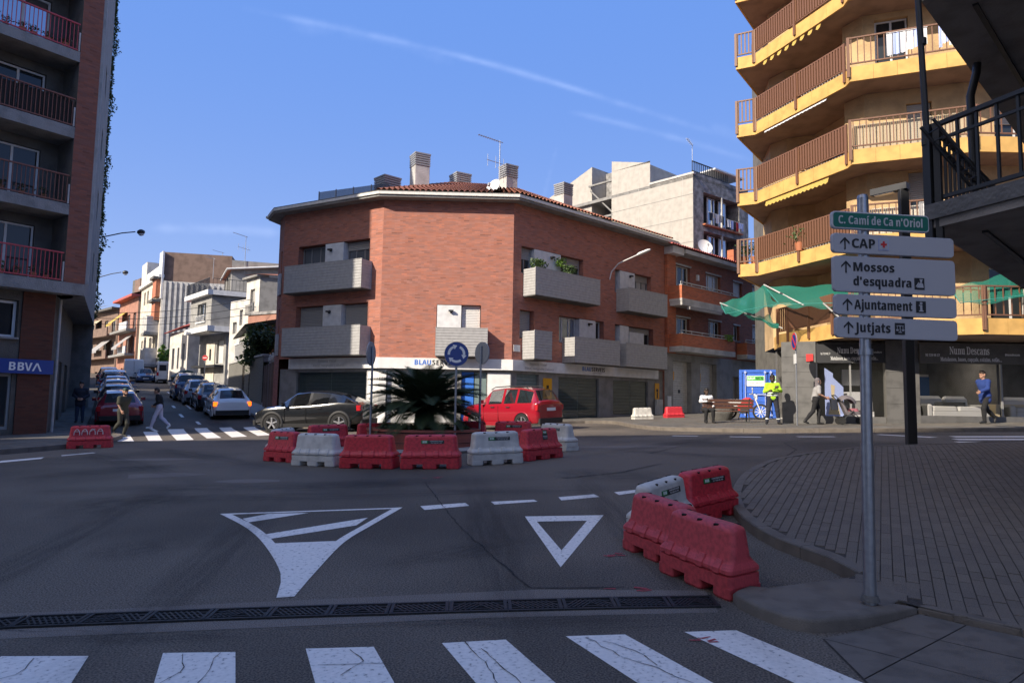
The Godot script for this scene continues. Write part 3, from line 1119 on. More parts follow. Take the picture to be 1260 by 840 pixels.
	var dirB := Vector2(0.785, 0.62)
	for i in 9:
		for j in 6:
			var q := Vector2(2.34, 5.42) + dirA * (i * 0.605) + dirB * (j * 0.605 - 0.6)
			var sq := PackedVector2Array([q, q + dirA * 0.595, q + dirA * 0.595 + dirB * 0.595, q + dirB * 0.595])
			for piece in Geometry2D.intersect_polygons(sq, Geometry2D.offset_polygon(fl, -0.01)[0]):
				if piece.size() < 3:
					continue
				var st := MB.new()
				var hf := 0.007 + rng.randf_range(0.0, 0.004)
				drape(st, piece, hf)
				part("flagstone", st, mats.flag, near)
	# far pavement, in front of the shops and the brick houses
	var kb := smooth_path([Vector2(-4.6, 28.9), Vector2(-2.0, 28.8), Vector2(0.8, 29.2), Vector2(3.2, 30.4), Vector2(4.3, 29.6), Vector2(4.6, 26.5), Vector2(5.2, 24.4), Vector2(6.4, 23.4), Vector2(8.29, 22.5), Vector2(11.35, 21.9), Vector2(19.0, 20.6), Vector2(34.0, 18.6)], 0.6)
	var pb := kb.duplicate()
	pb.append_array(V2([34, 50, 9, 50, 8.63, 39.4, 0.4, 31.6, -5.8, 31.4]))
	s = MB.new()
	drape(s, pb, 0.115)
	var far := struct("pavement_far", s, mats.paving)
	kerb(kb, 0.15, 0.13, 1.0, far, 1.0)
	# left pavement along the bank and up the street
	var kd := smooth_path([Vector2(-34.0, -10.0), Vector2(-20.0, 8.0), Vector2(-14.4, 15.0), Vector2(-12.9, 17.6), Vector2(-12.2, 20.0), Vector2(-12.5, 22.2), Vector2(-13.6, 24.6), ST(31.5, -0.55), ST(40, -0.55), ST(60, -0.55), ST(95, -0.6)], 0.7)
	var pdl := kd.duplicate()
	pdl.append_array(PackedVector2Array([ST(95, -8), ST(60, -8), Vector2(-40, 10), Vector2(-50, -10)]))
	s = MB.new()
	drape(s, pdl, 0.125)
	var lp := struct("pavement_left", s, mats.paving)
	kerb(kd, 0.15, 0.14, 1.0, lp, 1.1)
	# right side of the street
	var ke := smooth_path([Vector2(-6.6, 28.9), Vector2(-8.6, 29.4), ST(33.6, 6.6), ST(37, 6.35), ST(60, 6.35), ST(95, 6.4)], 0.7)
	var pe := ke.duplicate()
	pe.append_array(PackedVector2Array([ST(95, 16), ST(60, 16), ST(42, 12), Vector2(-5.8, 31.4), Vector2(-4.6, 29.0)]))
	s = MB.new()
	drape(s, pe, 0.11)
	var rp := struct("pavement_street", s, mats.paving_far)
	kerb(ke, 0.15, 0.125, -1.0, rp, 1.1)

# ---------------------------------------------------------------- the brick corner building
func clad_box(parent: Node3D, called: String, f: Face, u0: float, u1: float, y0: float, y1: float, depth: float, ends := [true, true]) -> Node3D:
	# a balcony parapet of horizontal metal cladding
	var front := slats(parent, called, f, u0, u1, y0, y1, depth - 0.014, depth, mats.cladding, 0.125)
	var mb := MB.new()
	fbox(mb, f, u0 + 0.02, u1 - 0.02, y0 - 0.03, y0 + 0.16, 0.0, depth - 0.045)
	part("floor_slab", mb, mats.concrete_dark, front)
	mb = MB.new()
	fbox(mb, f, u0 - 0.012, u1 + 0.012, y1, y1 + 0.03, depth - 0.05, depth + 0.012)
	part("coping", mb, mats.cladding, front)
	for e in 2:
		if ends[e]:
			var u := u0 if e == 0 else u1
			var a := f.q2(u, 0.0)
			var b := f.q2(u, depth - 0.012)
			var ef := Face.new(a, b, (f.t if e == 1 else -f.t))
			slats(front, "side_panel", ef, 0.0, depth - 0.012, y0, y1, -0.006, 0.008, mats.cladding, 0.125)
	return front

func chimney(parent: Node3D, x: float, d: float, y0: float, y1: float, w: float, ang: float) -> void:
	var c := Node3D.new()
	var mb := MB.new()
	mb.rloft([[0.0, w * 0.5, w * 0.5, 0.02], [y1 - y0 - 0.62, w * 0.5, w * 0.5, 0.02]], 1)
	var o := part("chimney", mb, mats.concrete_light, parent)
	o.transform = Transform3D(Basis(Vector3.UP, ang), W(x, d, y0))
	mb = MB.new()
	for k in 5:
		var y := y1 - y0 - 0.6 + k * 0.115
		mb.rloft([[y, w * 0.5 - 0.03, w * 0.5 - 0.03, 0.01], [y + 0.02, w * 0.53, w * 0.53, 0.01], [y + 0.085, w * 0.53, w * 0.53, 0.01]], 1)
	mb.rloft([[y1 - y0 - 0.03, w * 0.55, w * 0.55, 0.01], [y1 - y0 + 0.04, w * 0.55, w * 0.55, 0.01]], 1)
	part("louvred_cap", mb, mats.sign_back, o)
	c.free()

func wall_lamp(parent: Node3D, f: Face, u: float, y: float, off: float) -> void:
	var mb := MB.new()
	fbox(mb, f, u - 0.05, u + 0.05, y - 0.06, y + 0.06, off, off + 0.05)
	mb.rloft([[0, 0.03, 0.03, 0.03], [0.12, 0.09, 0.06, 0.05]], 2)
	var o := part("wall_lamp", mb, mats.lamp_grey, parent)
	o.name = o.name

func tiled_slope(mb: MB, a: Vector3, b: Vector3, c: Vector3, d: Vector3, pitch := 0.24) -> void:
	# barrel tiles: ribs run from the eave a-b up to the ridge d-c
	var k := maxi(int(a.distance_to(b) / pitch), 2)
	var seg := 6
	var nn := (b - a).cross(d - a).normalized()
	var courses := maxi(int(a.distance_to(d) / 0.42), 1)
	for q in courses:
		var rows := []
		for e in 2:
			var t := (q + e * 1.06) / float(courses)
			var lift := 0.03 if e == 0 else 0.0
			var row := []
			for i in k * seg + 1:
				var s := float(i) / (k * seg)
				var p := a.lerp(b, s).lerp(d.lerp(c, s), minf(t, 1.0))
				row.append(p + nn * (absf(sin(PI * s * k)) * 0.085 + lift))
			rows.append(row)
		mb.grid(rows)

func build_brick_house() -> void:
	var P0 := Vector2(-11.36, 34.03)
	var P1 := Vector2(-5.9, 31.0)
	var P2 := Vector2(0.0, 31.17)
	var P3 := Vector2(8.63, 39.4)
	var Pl := Vector2(-11.95, 35.1)
	var back := [Vector2(3.2, 45.2), Vector2(-9.0, 45.5)]
	var L := Face.new(P0, P1)
	var F := Face.new(P1, P2)
	var R := Face.new(P2, P3)
	var S := Face.new(P0, Pl, Vector2(-1, -0.5))
	var h := thing("brick_building", "red brick corner block with grey ribbed balconies and white shop fascia behind the palm", "building")
	var yf := 1.42   # underside of the fascia band
	var top := 9.05
	var mb := MB.new()
	# ---- upper brick walls with their openings
	var lw := [[1.02, 5.5, 6.0, 7.36], [1.02, 5.5, 3.0, 4.42]]
	wall(mb, L, 0.0, L.len, 1.9, top, lw, 0.35)
	var fw := [[2.5, 4.48, 3.0, 4.32]]
	wall(mb, F, 0.0, F.len, 1.9, top, fw, 0.3)
	var rw := [[0.5, 4.85, 5.9, 7.16], [7.4, 10.65, 5.85, 7.08], [0.46, 1.4, 2.9, 4.22], [3.1, 6.5, 2.9, 4.2], [7.42, 10.85, 2.9, 4.17]]
	wall(mb, R, 0.0, R.len, 1.9, top, rw, 0.35)
	wall(mb, S, 0.0, S.len, -1.6, top, [[0.25, 0.62, 5.2, 7.3], [0.25, 0.62, 2.2, 4.4]], 0.2)
	wall(mb, Face.new(Pl, back[1], Vector2(-1, 0)), 0.0, Pl.distance_to(back[1]), -1.6, top)
	wall(mb, Face.new(back[1], back[0], Vector2(0, 1)), 0.0, back[1].distance_to(back[0]), -1.6, top)
	wall(mb, Face.new(back[0], P3, Vector2(1, 1)), 0.0, back[0].distance_to(P3), -1.6, top)
	part("brick_wall", mb, mats.brick, h)
	# ---- windows of the left face
	for y in [[6.0, 7.36, 0], [3.0, 4.42, 1]]:
		var up: bool = y[2] == 0
		var p := MB.new()
		fbox(p, L, 2.78, 3.92, y[0], y[1] - 0.03, -0.34, 0.005)
		var wp := part("white_panel", p, mats.white_panel, h)
		wall_lamp_at(wp, L, 3.15 if up else 3.2, y[1] - 0.35, 0.006)
		if up:
			window(h, L, 1.05, 2.76, y[0], y[1] - 0.04, {"mull": 3, "rec": 0.3, "curtain": mats.curtain_white, "glass": mats.blind_glass, "frame": mats.grey_frame})
			window(h, L, 3.94, 5.48, y[0], y[1] - 0.04, {"mull": 3, "rec": 0.3, "shutter": 0.3, "glass": mats.blind_glass, "frame": mats.grey_frame})
		else:
			window(h, L, 1.05, 2.76, y[0], y[1] - 0.04, {"mull": 1, "rec": 0.3, "shutter": 0.98, "shutter_mat": mats.shutter_grey, "frame": mats.grey_frame})
			window(h, L, 3.94, 5.48, y[0], y[1] - 0.04, {"mull": 1, "rec": 0.3, "shutter": 0.98, "shutter_mat": mats.shutter_grey, "frame": mats.grey_frame})
	for y in [5.2, 2.2]:
		window(h, S, 0.27, 0.60, y, y + 2.05, {"mull": 1, "rec": 0.14, "shutter": 0.5, "frame": mats.grey_frame})
	# front face
	var p := MB.new()
	fbox(p, F, 2.52, 3.60, 3.0, 4.30, -0.30, -0.02)
	var fp := part("white_panel", p, mats.white_panel, h)
	wall_lamp_at(fp, F, 3.15, 4.02, -0.015)
	window(h, F, 3.62, 4.46, 3.0, 4.30, {"mull": 1, "rec": 0.22, "shutter": 0.98, "shutter_mat": mats.shutter_white, "frame": mats.white_frame})
	# right face
	p = MB.new()
	fbox(p, R, 1.34, 3.17, 5.95, 7.14, -0.3, 0.004)
	var rp := part("white_panel", p, mats.white_panel, h)
	wall_lamp_at(rp, R, 2.5, 6.9, 0.008)
	window(h, R, 0.52, 1.32, 5.95, 7.14, {"mull": 2, "rec": 0.28, "shutter": 0.45, "frame": mats.grey_frame})
	window(h, R, 3.19, 4.83, 5.95, 7.14, {"mull": 3, "rec": 0.28, "shutter": 0.35, "frame": mats.grey_frame})
	p = MB.new()
	fbox(p, R, 7.84, 9.12, 5.9, 7.06, -0.3, 0.004)
	rp = part("white_panel", p, mats.white_panel, h)
	wall_lamp_at(rp, R, 8.7, 6.85, 0.008)
	window(h, R, 7.42, 7.82, 5.9, 7.06, {"mull": 1, "rec": 0.28, "frame": mats.grey_frame})
	window(h, R, 9.14, 10.63, 5.9, 7.06, {"mull": 3, "rec": 0.28, "shutter": 0.3, "frame": mats.grey_frame, "glass": mats.curtain_glass})
	window(h, R, 0.48, 1.38, 2.95, 4.2, {"mull": 1, "rec": 0.3, "shutter": 0.98, "frame": mats.grey_frame})
	p = MB.new()
	fbox(p, R, 4.58, 5.82, 2.95, 4.17, -0.3, 0.004)
	rp = part("white_panel", p, mats.white_panel, h)
	wall_lamp_at(rp, R, 5.3, 3.95, 0.008)
	window(h, R, 3.12, 4.56, 2.95, 4.18, {"mull": 3, "rec": 0.28, "frame": mats.white_frame, "glass": mats.sky_glass})
	window(h, R, 5.84, 6.48, 2.95, 4.18, {"mull": 2, "rec": 0.28, "frame": mats.white_frame})
	p = MB.new()
	fbox(p, R, 7.85, 8.6, 2.95, 4.14, -0.3, 0.004)
	rp = part("white_panel", p, mats.white_panel, h)
	window(h, R, 7.44, 7.83, 2.95, 4.14, {"mull": 1, "rec": 0.28, "frame": mats.grey_frame})
	window(h, R, 8.62, 10.8, 2.95, 4.14, {"mull": 3, "rec": 0.28, "shutter": 0.25, "frame": mats.grey_frame})
	# awning box of the lower flat
	p = MB.new()
	fbox(p, R, 8.62, 9.9, 3.25, 3.85, 0.0, 0.05)
	part("white_screen", p, mats.white_panel, h)
	# ---- balconies
	clad_box(h, "balcony", L, 0.86, 5.66, 4.98, 6.26, 0.7)
	clad_box(h, "balcony", L, 0.88, 5.7, 1.98, 3.29, 0.7)
	clad_box(h, "balcony", F, 2.53, 4.81, 1.97, 3.20, 0.62)
	clad_box(h, "balcony", R, 0.65, 5.22, 4.84, 6.08, 0.8)
	clad_box(h, "balcony", R, 7.53, 11.05, 4.82, 6.02, 0.8)
	clad_box(h, "balcony", R, 0.64, 1.78, 1.95, 3.22, 0.8)
	clad_box(h, "balcony", R, 3.36, 6.82, 1.93, 3.14, 0.8)
	clad_box(h, "balcony", R, 7.35, 11.02, 1.93, 3.12, 0.8)
	for y in [5.1, 2.1]:
		var sp := MB.new()
		fbox(sp, S, 0.16, 0.70, y, y + 1.05, 0.02, 0.1)
		part("balcony_screen", sp, mats.cladding, h)
	# ---- eaves: a soffit on brackets with a pale gutter
	var ring := PackedVector2Array([Pl, P0, P1, P2, P3, back[0], back[1]])
	var outr := Geometry2D.offset_polygon(ring, 0.55, Geometry2D.JOIN_MITER)[0]
	mb = MB.new()
	mb.prism(outr, top, top + 0.10)
	part("eaves_soffit", mb, mats.concrete, h)
	mb = MB.new()
	var o2 := Geometry2D.offset_polygon(ring, 0.62, Geometry2D.JOIN_MITER)[0]
	var m := o2.size()
	for i in m:
		var a := o2[i]
		var b := o2[(i + 1) % m]
		fbox(mb, Face.new(a, b), 0.0, a.distance_to(b), top + 0.1, top + 0.22, -0.08, 0.0)
	part("gutter", mb, mats.gutter, h)
	mb = MB.new()
	mb.prism(Geometry2D.offset_polygon(ring, 0.60, Geometry2D.JOIN_MITER)[0], top + 0.2, top + 0.27)
	part("roof_edge", mb, mats.concrete_dark, h)
	# ---- tiled roof
	mb = MB.new()
	var ridge := [Vector2(-6.5, 38.2), Vector2(2.8, 40.6)]
	var e1 := P1 + Vector2(-0.3, -0.5)
	var e2 := P2 + Vector2(0.25, -0.5)
	var e3 := P3 + Vector2(0.4, -0.5)
	tiled_slope(mb, W(e1.x, e1.y, 9.33), W(e2.x, e2.y, 9.33), W(-0.4, 36.8, 11.6), W(-3.4, 36.5, 11.6))
	tiled_slope(mb, W(e2.x, e2.y, 9.33), W(e3.x, e3.y, 9.33), W(3.2, 40.0, 11.4), W(-0.4, 36.8, 11.6))
	part("tiled_roof", mb, mats.roof_tile, h)
	mb = MB.new()
	mb.quad(W(P0.x, P0.y, 9.34), W(e1.x, e1.y, 9.34), W(-3.4, 36.5, 11.58), W(-6.5, 38.2, 9.34))
	mb.quad(W(P0.x, P0.y, 9.34), W(-6.5, 38.2, 9.34), W(-9, 45.5, 9.34), W(Pl.x, Pl.y, 9.34))
	mb.quad(W(-6.5, 38.2, 9.34), W(-3.4, 36.5, 11.58), W(3.2, 40.0, 11.38), W(3.2, 45.2, 9.34))
	mb.tri(W(-6.5, 38.2, 9.34), W(3.2, 45.2, 9.34), W(-9, 45.5, 9.34))
	mb.tri(W(-3.4, 36.5, 11.58), W(-0.4, 36.8, 11.58), W(3.2, 40.0, 11.38))
	mb.tri(W(3.2, 40.0, 11.38), W(P3.x, P3.y, 9.34), W(3.2, 45.2, 9.34))
	part("roof_back", mb, mats.roof_tile, h)
	# glass screen of the roof terrace
	var tf := Face.new(Vector2(-9.7, 33.9), Vector2(-5.9, 32.2))
	for k in 4:
		var g := MB.new()
		fbox(g, tf, tf.len * k / 4.0 + 0.02, tf.len * (k + 1) / 4.0 - 0.02, 9.3, 10.22, -0.02, 0.0)
		part("screen_pane", g, mats.screen_pane, h)
		g = MB.new()
		fbox(g, tf, tf.len * k / 4.0 - 0.02, tf.len * k / 4.0 + 0.02, 9.3, 10.26, -0.03, 0.01)
		part("screen_post", g, mats.grey_frame, h)
	# chimneys
	chimney(h, -4.73, 33.9, 9.4, 12.15, 0.76, 0.5)
	chimney(h, -6.2, 33.3, 9.3, 10.75, 0.9, 0.75)
	chimney(h, -2.95, 37.0, 9.6, 12.2, 0.85, 0.55)
	chimney(h, -0.32, 34.2, 9.4, 11.75, 0.68, 0.6)
	chimney(h, 2.7, 37.6, 9.4, 11.95, 0.72, 0.75)
	# ---- ground floor
	mb = MB.new()
	wall(mb, L, 0.0, L.len, -1.6, yf, [[1.1, 5.45, -1.0, 1.27]], 0.3, -0.12)
	wall(mb, F, 0.0, F.len, -1.6, yf, [[0.35, 3.2, -1.0, 1.3], [3.66, 4.8, -1.05, 1.34]], 0.25, -0.12)
	wall(mb, R, 0.0, R.len, -1.6, 1.9, [[0.44, 1.9, -0.9, 1.3], [3.23, 6.29, -0.75, 1.26], [7.43, 10.54, -0.55, 1.25]], 0.2, -0.12)
	part("ground_floor_wall", mb, mats.concrete, h)
	p = MB.new()
	fbox(p, F, 4.84, 5.86, -0.9, 1.28, -0.12, -0.09)
	part("white_cladding", p, mats.white_fascia, h)
	p = MB.new()
	fbox(p, F, 0.02, 0.33, -1.0, 1.35, -0.12, -0.09)
	part("white_cladding", p, mats.white_fascia, h)
	p = MB.new()
	fbox(p, L, 5.5, 6.2, -1.0, 1.35, -0.12, -0.09)
	part("white_cladding", p, mats.white_fascia, h)
	# shop fronts: shutters behind glass
	slats(h, "shop_shutter", L, 1.12, 5.43, -1.0, 1.27, -0.36, -0.33, mats.shop_shutter, 0.16)
	slats(h, "shop_shutter", R, 0.46, 1.88, -0.9, 1.3, -0.30, -0.27, mats.shop_shutter, 0.16)
	slats(h, "shop_shutter", R, 3.25, 6.27, -0.75, 1.26, -0.30, -0.27, mats.shop_shutter, 0.16)
	slats(h, "shop_shutter", R, 7.45, 10.52, -0.55, 1.25, -0.30, -0.27, mats.shop_shutter, 0.16)
	for q in [[L, 1.12, 5.43, -0.98, 1.25], [R, 3.25, 6.27, -0.73, 1.24], [R, 7.45, 10.52, -0.53, 1.23]]:
		for k in 2:
			var g := MB.new()
			var um: float = (q[1] + q[2]) * 0.5
			fbox(g, q[0], (q[1] if k == 0 else um + 0.02), (um - 0.02 if k == 0 else q[2]), q[3], q[4], -0.23, -0.22)
			part("shop_pane", g, mats.shop_pane, h)
	# the lit advertisement and glass door on the front
	p = MB.new()
	fbox(p, F, 3.68, 4.22, -1.0, 1.32, -0.3, -0.27)
	part("blue_poster", p, mats.cyan_blue, h)
	p = MB.new()
	fbox(p, F, 4.26, 4.78, -1.0, 1.32, -0.3, -0.28)
	part("shop_door", p, mats.shop_shutter, h)
	p = MB.new()
	fbox(p, F, 0.37, 3.18, -0.98, 1.28, -0.3, -0.28)
	part("shop_window", p, mats.white_fascia, h)
	# fascia band round the corner
	mb = MB.new()
	for q in [[L, 0.78, L.len], [F, 0.0, F.len], [R, 0.0, 11.2]]:
		var f: Face = q[0]
		fbox(mb, f, q[1], q[2], yf, 1.90, -0.1, 0.1)
	# mitre the corners
	for c in [P1, P2]:
		mb.prism(PackedVector2Array([c, c + Vector2(-0.06, -0.1), c + Vector2(0.06, -0.1)]), yf, 1.897)
	var fa := part("fascia", mb, mats.white_fascia, h)
	letters(fa, "lettering", "BLAU", F.p(1.95, 1.70, 0.108), F.basis(), 0.22, mats.cyan_blue, "Droid Sans", 1)
	letters(fa, "lettering", "SERVEIS", F.p(2.95, 1.70, 0.108), F.basis(), 0.22, mats.black, "Droid Sans", 1)
	letters(fa, "lettering", "BLAU", R.p(5.05, 1.70, 0.108), R.basis(), 0.2, mats.cyan_blue, "Droid Sans", 1)
	letters(fa, "lettering", "SERVEIS", R.p(5.95, 1.70, 0.108), R.basis(), 0.2, mats.black, "Droid Sans", 1)
	letters(fa, "lettering", "Gestoria Integral", R.p(5.9, 1.53, 0.108), R.basis(), 0.07, mats.sign_grey)
	for q in [[L, 3.25], [R, 1.6]]:
		var f: Face = q[0]
		letters(fa, "lettering", "Gestoria  Fiscal", f.p(q[1], 1.76, 0.108), f.basis(), 0.11, mats.text_grey, "Droid Sans", 1)
		letters(fa, "lettering", "Fiscal, comptable i laboral", f.p(q[1] + 0.1, 1.56, 0.108), f.basis(), 0.11, mats.text_grey, "Droid Sans", 1)
	# yellow notices
	for q in [[R, 2.15, 2.75, 0.2, 1.16], [R, 11.15, 11.55, 0.25, 1.2]]:
		var f: Face = q[0]
		p = MB.new()
		fbox(p, f, q[1], q[2], q[3], q[4], -0.11, -0.09)
		var no := part("yellow_notice", p, mats.amber, h)
		p = MB.new()
		fbox(p, f, q[1] + 0.16, q[2] - 0.14, q[3] + 0.12, q[3] + 0.45, -0.09, -0.085)
		p.box(f.p((q[1] + q[2]) * 0.5, q[3] + 0.55, -0.088), Vector3(0.16, 0.16, 0.01), f.basis())
		part("notice_print", p, mats.black, no)
	p = MB.new()
	fbox(p, R, 0.1, 0.5, 2.28, 2.58, 0.0, 0.02)
	part("street_plate", p, mats.white_panel, h)
	# meter boxes by the side passage
	p = MB.new()
	fbox(p, R, 11.0, 11.6, -0.6, 0.3, 0.0, 0.12)
	part("meter_box", p, mats.concrete_light, h)
	# ---- a loose leafy trail over two parapets
	for q in [[0.66, 1.5, 6.1, 0.55, 260], [2.9, 3.6, 6.15, 0.45, 220], [2.7, 3.3, 6.5, 0.15, 160]]:
		var lv := MB.new()
		for k in q[4]:
			var c := R.p(rng.randf_range(q[0], q[1]), q[2] + rng.randf_range(0.0, 0.42), q[3] + rng.randf_range(-0.18, 0.22))
			leaf(lv, c, 0.075)
		var pl := part("plant", lv, mats.leaf if q[4] > 200 else mats.leaf_bright, self)
		tag(pl, ["leafy plant at the near end of the upper grey balcony in the shade", "green plant hanging down beside the white panel over the upper grey balcony", "bright leaves climbing the white panel above the upper grey balcony"][0 if q[4] == 260 else (1 if q[4] == 220 else 2)], "plant", "plants on the grey balconies")

func wall_lamp_at(parent: Node3D, f: Face, u: float, y: float, off: float) -> void:
	var mb := MB.new()
	fbox(mb, f, u - 0.05, u + 0.05, y - 0.07, y + 0.07, off, off + 0.04)
	fbox(mb, f, u - 0.11, u + 0.11, y - 0.02, y + 0.05, off + 0.04, off + 0.16)
	part("wall_lamp", mb, mats.lamp_grey, parent)

func leaf(mb: MB, c: Vector3, s: float) -> void:
	var a := Vector3(rng.randf_range(-1, 1), rng.randf_range(-0.6, 0.9), rng.randf_range(-1, 1)).normalized() * s
	var b := a.cross(Vector3(rng.randf_range(-1, 1), rng.randf_range(-1, 1), rng.randf_range(-1, 1))).normalized() * s * 0.45
	mb.quad(c - a, c + b, c + a, c - b)

# ---------------------------------------------------------------- brick house beside it, with awnings and garages
func parapet_balcony(parent: Node3D, f: Face, u0: float, u1: float, ys: float, yb: float, yt: float, depth: float, rail: bool) -> void:
	# slab edge in pale concrete, brick parapet, thin hand rail
	var mb := MB.new()
	fbox(mb, f, u0, u1, yb, yt, depth - 0.14, depth)
	fbox(mb, f, u0, u0 + 0.14, yb, yt, 0.0, depth - 0.14)
	fbox(mb, f, u1 - 0.14, u1, yb, yt, 0.0, depth - 0.14)
	var b := part("balcony", mb, mats.brick_orange, parent)
	mb = MB.new()
	fbox(mb, f, u0 - 0.02, u1 + 0.02, ys, yb, 0.0, depth + 0.03)
	part("slab", mb, mats.concrete_light, b)
	mb = MB.new()
	fbox(mb, f, u0 - 0.015, u1 + 0.015, yt, yt + 0.04, depth - 0.17, depth + 0.03)
	part("coping", mb, mats.concrete_light, b)
	if rail:
		mb = MB.new()
		fbox(mb, f, u0, u1, yt + 0.17, yt + 0.22, depth - 0.1, depth - 0.05)
		var u := u0
		while u < u1:
			fbox(mb, f, u, u + 0.03, yt + 0.04, yt + 0.17, depth - 0.09, depth - 0.06)
			u += 1.1
		part("hand_rail", mb, mats.concrete_light, b)

func build_next_house() -> void:
	var A := Vector2(8.63, 39.4)
	var t := Vector2(0.724, 0.69)
	var f := Face.new(A, A + t * 16.0)
	var h := thing("terrace_house", "brown brick house with two garage shutters and long brick balconies right of the corner block", "house")
	var mb := MB.new()
	var wins := [[1.0, 2.7, 6.35, 8.17], [4.5, 6.2, 7.0, 8.1], [7.8, 8.95, 6.9, 8.04], [10.35, 11.5, 7.0, 8.06],
			[1.0, 2.6, 3.4, 5.1], [4.75, 6.2, 3.5, 5.22], [7.8, 8.55, 4.2, 5.18], [10.3, 11.5, 3.6, 5.35], [12.4, 13.6, 3.6, 5.32]]
	wall(mb, f, 0.0, 16.0, 2.95, 8.72, wins, 0.22)
	part("brick_wall", mb, mats.brick_mid, h)
	mb = MB.new()
	wall(mb, f, 0.0, 16.0, -1.2, 2.95, [[0.87, 2.79, -0.62, 2.54], [3.75, 5.65, -0.55, 2.55], [7.6, 8.4, -0.6, 1.87]], 0.35, 0.004)
	part("rendered_base", mb, mats.render_grey, h)
	mb = MB.new()
	fbox(mb, f, 0.05, 0.9, 2.95, 8.6, 0.0, 0.18)
	part("corner_pier", mb, mats.brick_orange, h)
	mb = MB.new()
	var p1 := f.q2(16.0)
	var side := Face.new(p1, p1 + Vector2(-0.69, 0.724) * 9.0, Vector2(1, 0.5))
	wall(mb, side, 0.0, 9.0, -1.0, 8.72)
	wall(mb, Face.new(side.q2(9.0), A + Vector2(-0.69, 0.724) * 9.0, Vector2(0, 1)), 0.0, 16.0, -1.0, 8.72)
	part("gable_wall", mb, mats.brick_mid, h)
	for k in wins.size():
		var w = wins[k]
		var o := {"mull": 3 if w[1] - w[0] > 1.3 else 2, "rec": 0.18, "frame": mats.white_frame, "sill": w[2] > 4.1 and k != 0}
		if k in [2, 3, 7, 8]:
			o.shutter = 0.85 if k in [2, 3] else 0.45
			o.shutter_mat = mats.shutter_white
		if k == 1:
			o.glass = mats.curtain_glass
		window(h, f, w[0], w[1], w[2], w[3], o)
		mb = MB.new()
		fbox(mb, f, w[0] - 0.08, w[1] + 0.08, w[3], w[3] + 0.1, 0.0, 0.05)
		part("lintel", mb, mats.concrete_light, h)
	for q in [[0.87, 2.79, 2.54], [3.75, 5.65, 2.55]]:
		var g := slats(h, "garage_shutter", f, q[0], q[1], -0.6, q[2], -0.33, -0.3, mats.shutter_garage, 0.13)
		for e in [[0.22, 1.45], [0.55, 0.7]]:
			mb = MB.new()
			fbox(mb, f, lerpf(q[0], q[1], e[0]) - 0.1, lerpf(q[0], q[1], e[0]) + 0.1, e[1], e[1] + (0.5 if e[1] > 1.0 else 0.2), -0.3, -0.28)
			part("notice", mb, mats.amber if e[1] > 1.0 else mats.lamp_grey, g)
	mb = MB.new()
	fbox(mb, f, 7.62, 8.38, -0.6, 1.86, -0.3, -0.25)
	part("door", mb, mats.render_cream, h)
	mb = MB.new()
	fbox(mb, f, 0.25, 0.6, -0.2, 0.5, 0.0, 0.06)
	part("meter_box", mb, mats.white_panel, h)
	parapet_balcony(h, f, 0.25, 6.5, 5.85, 6.0, 6.75, 1.0, true)
	parapet_balcony(h, f, 0.25, 6.1, 3.0, 3.3, 4.0, 1.0, true)
	parapet_balcony(h, f, 8.2, 16.0, 3.02, 3.3, 4.05, 0.7, true)
	mb = MB.new()
	fbox(mb, f, 0.25, 4.8, 5.62, 5.86, 0.2, 1.02)
	var aw := part("awning_box", mb, mats.concrete_light, h)
	mb = MB.new()
	fbox(mb, f, 0.9, 4.4, 5.42, 5.58, 0.9, 1.12)
	part("rolled_canvas", mb, mats.cloth_grey, aw)
	mb = MB.new()
	fbox(mb, f, 8.2, 9.0, 6.55, 6.88, 0.0, 0.3)
	part("air_conditioner", mb, mats.white_panel, h)
	mb = MB.new()
	fbox(mb, f, 3.35, 3.55, 7.5, 7.85, 0.0, 0.12)
	part("alarm_box", mb, mats.white_panel, h)
	# eaves and roof
	mb = MB.new()
	fbox(mb, f, 1.1, 7.0, 8.72, 8.95, -0.1, 0.75)
	fbox(mb, f, 7.0, 16.2, 8.72, 8.9, -0.1, 0.3)
	part("eaves", mb, mats.concrete_light, h)
	mb = MB.new()
	fbox(mb, f, 0.0, 1.1, 8.6, 9.02, -0.2, 0.62)
	part("eaves_end", mb, mats.white_panel, h)
	mb = MB.new()
	var a := f.p(-0.4, 9.0, 0.8)
	var b := f.p(16.3, 8.98, 0.8)
	if f.right().dot(b - a) < 0.0:
		var q := a
		a = b
		b = q
	tiled_slope(mb, a, b, b - f.out() * 7.0 + Vector3(0, 2.1, 0), a - f.out() * 7.0 + Vector3(0, 2.1, 0))
	part("tiled_roof", mb, mats.roof_red, h)
	mb = MB.new()
	fbox(mb, f, 7.0, 7.5, 9.1, 9.95, 0.05, 0.5)
	part("roof_stack", mb, mats.brick_orange, h)
	mb = MB.new()
	for k in 220:
		leaf(mb, f.p(rng.randf_range(5.0, 5.7), rng.randf_range(3.9, 4.3), 1.0 + rng.randf_range(-0.15, 0.15)), 0.07)
	tag(part("plant", mb, mats.leaf_bright, self), "bright green potted plant on the lower brick balcony over the garages", "plant")

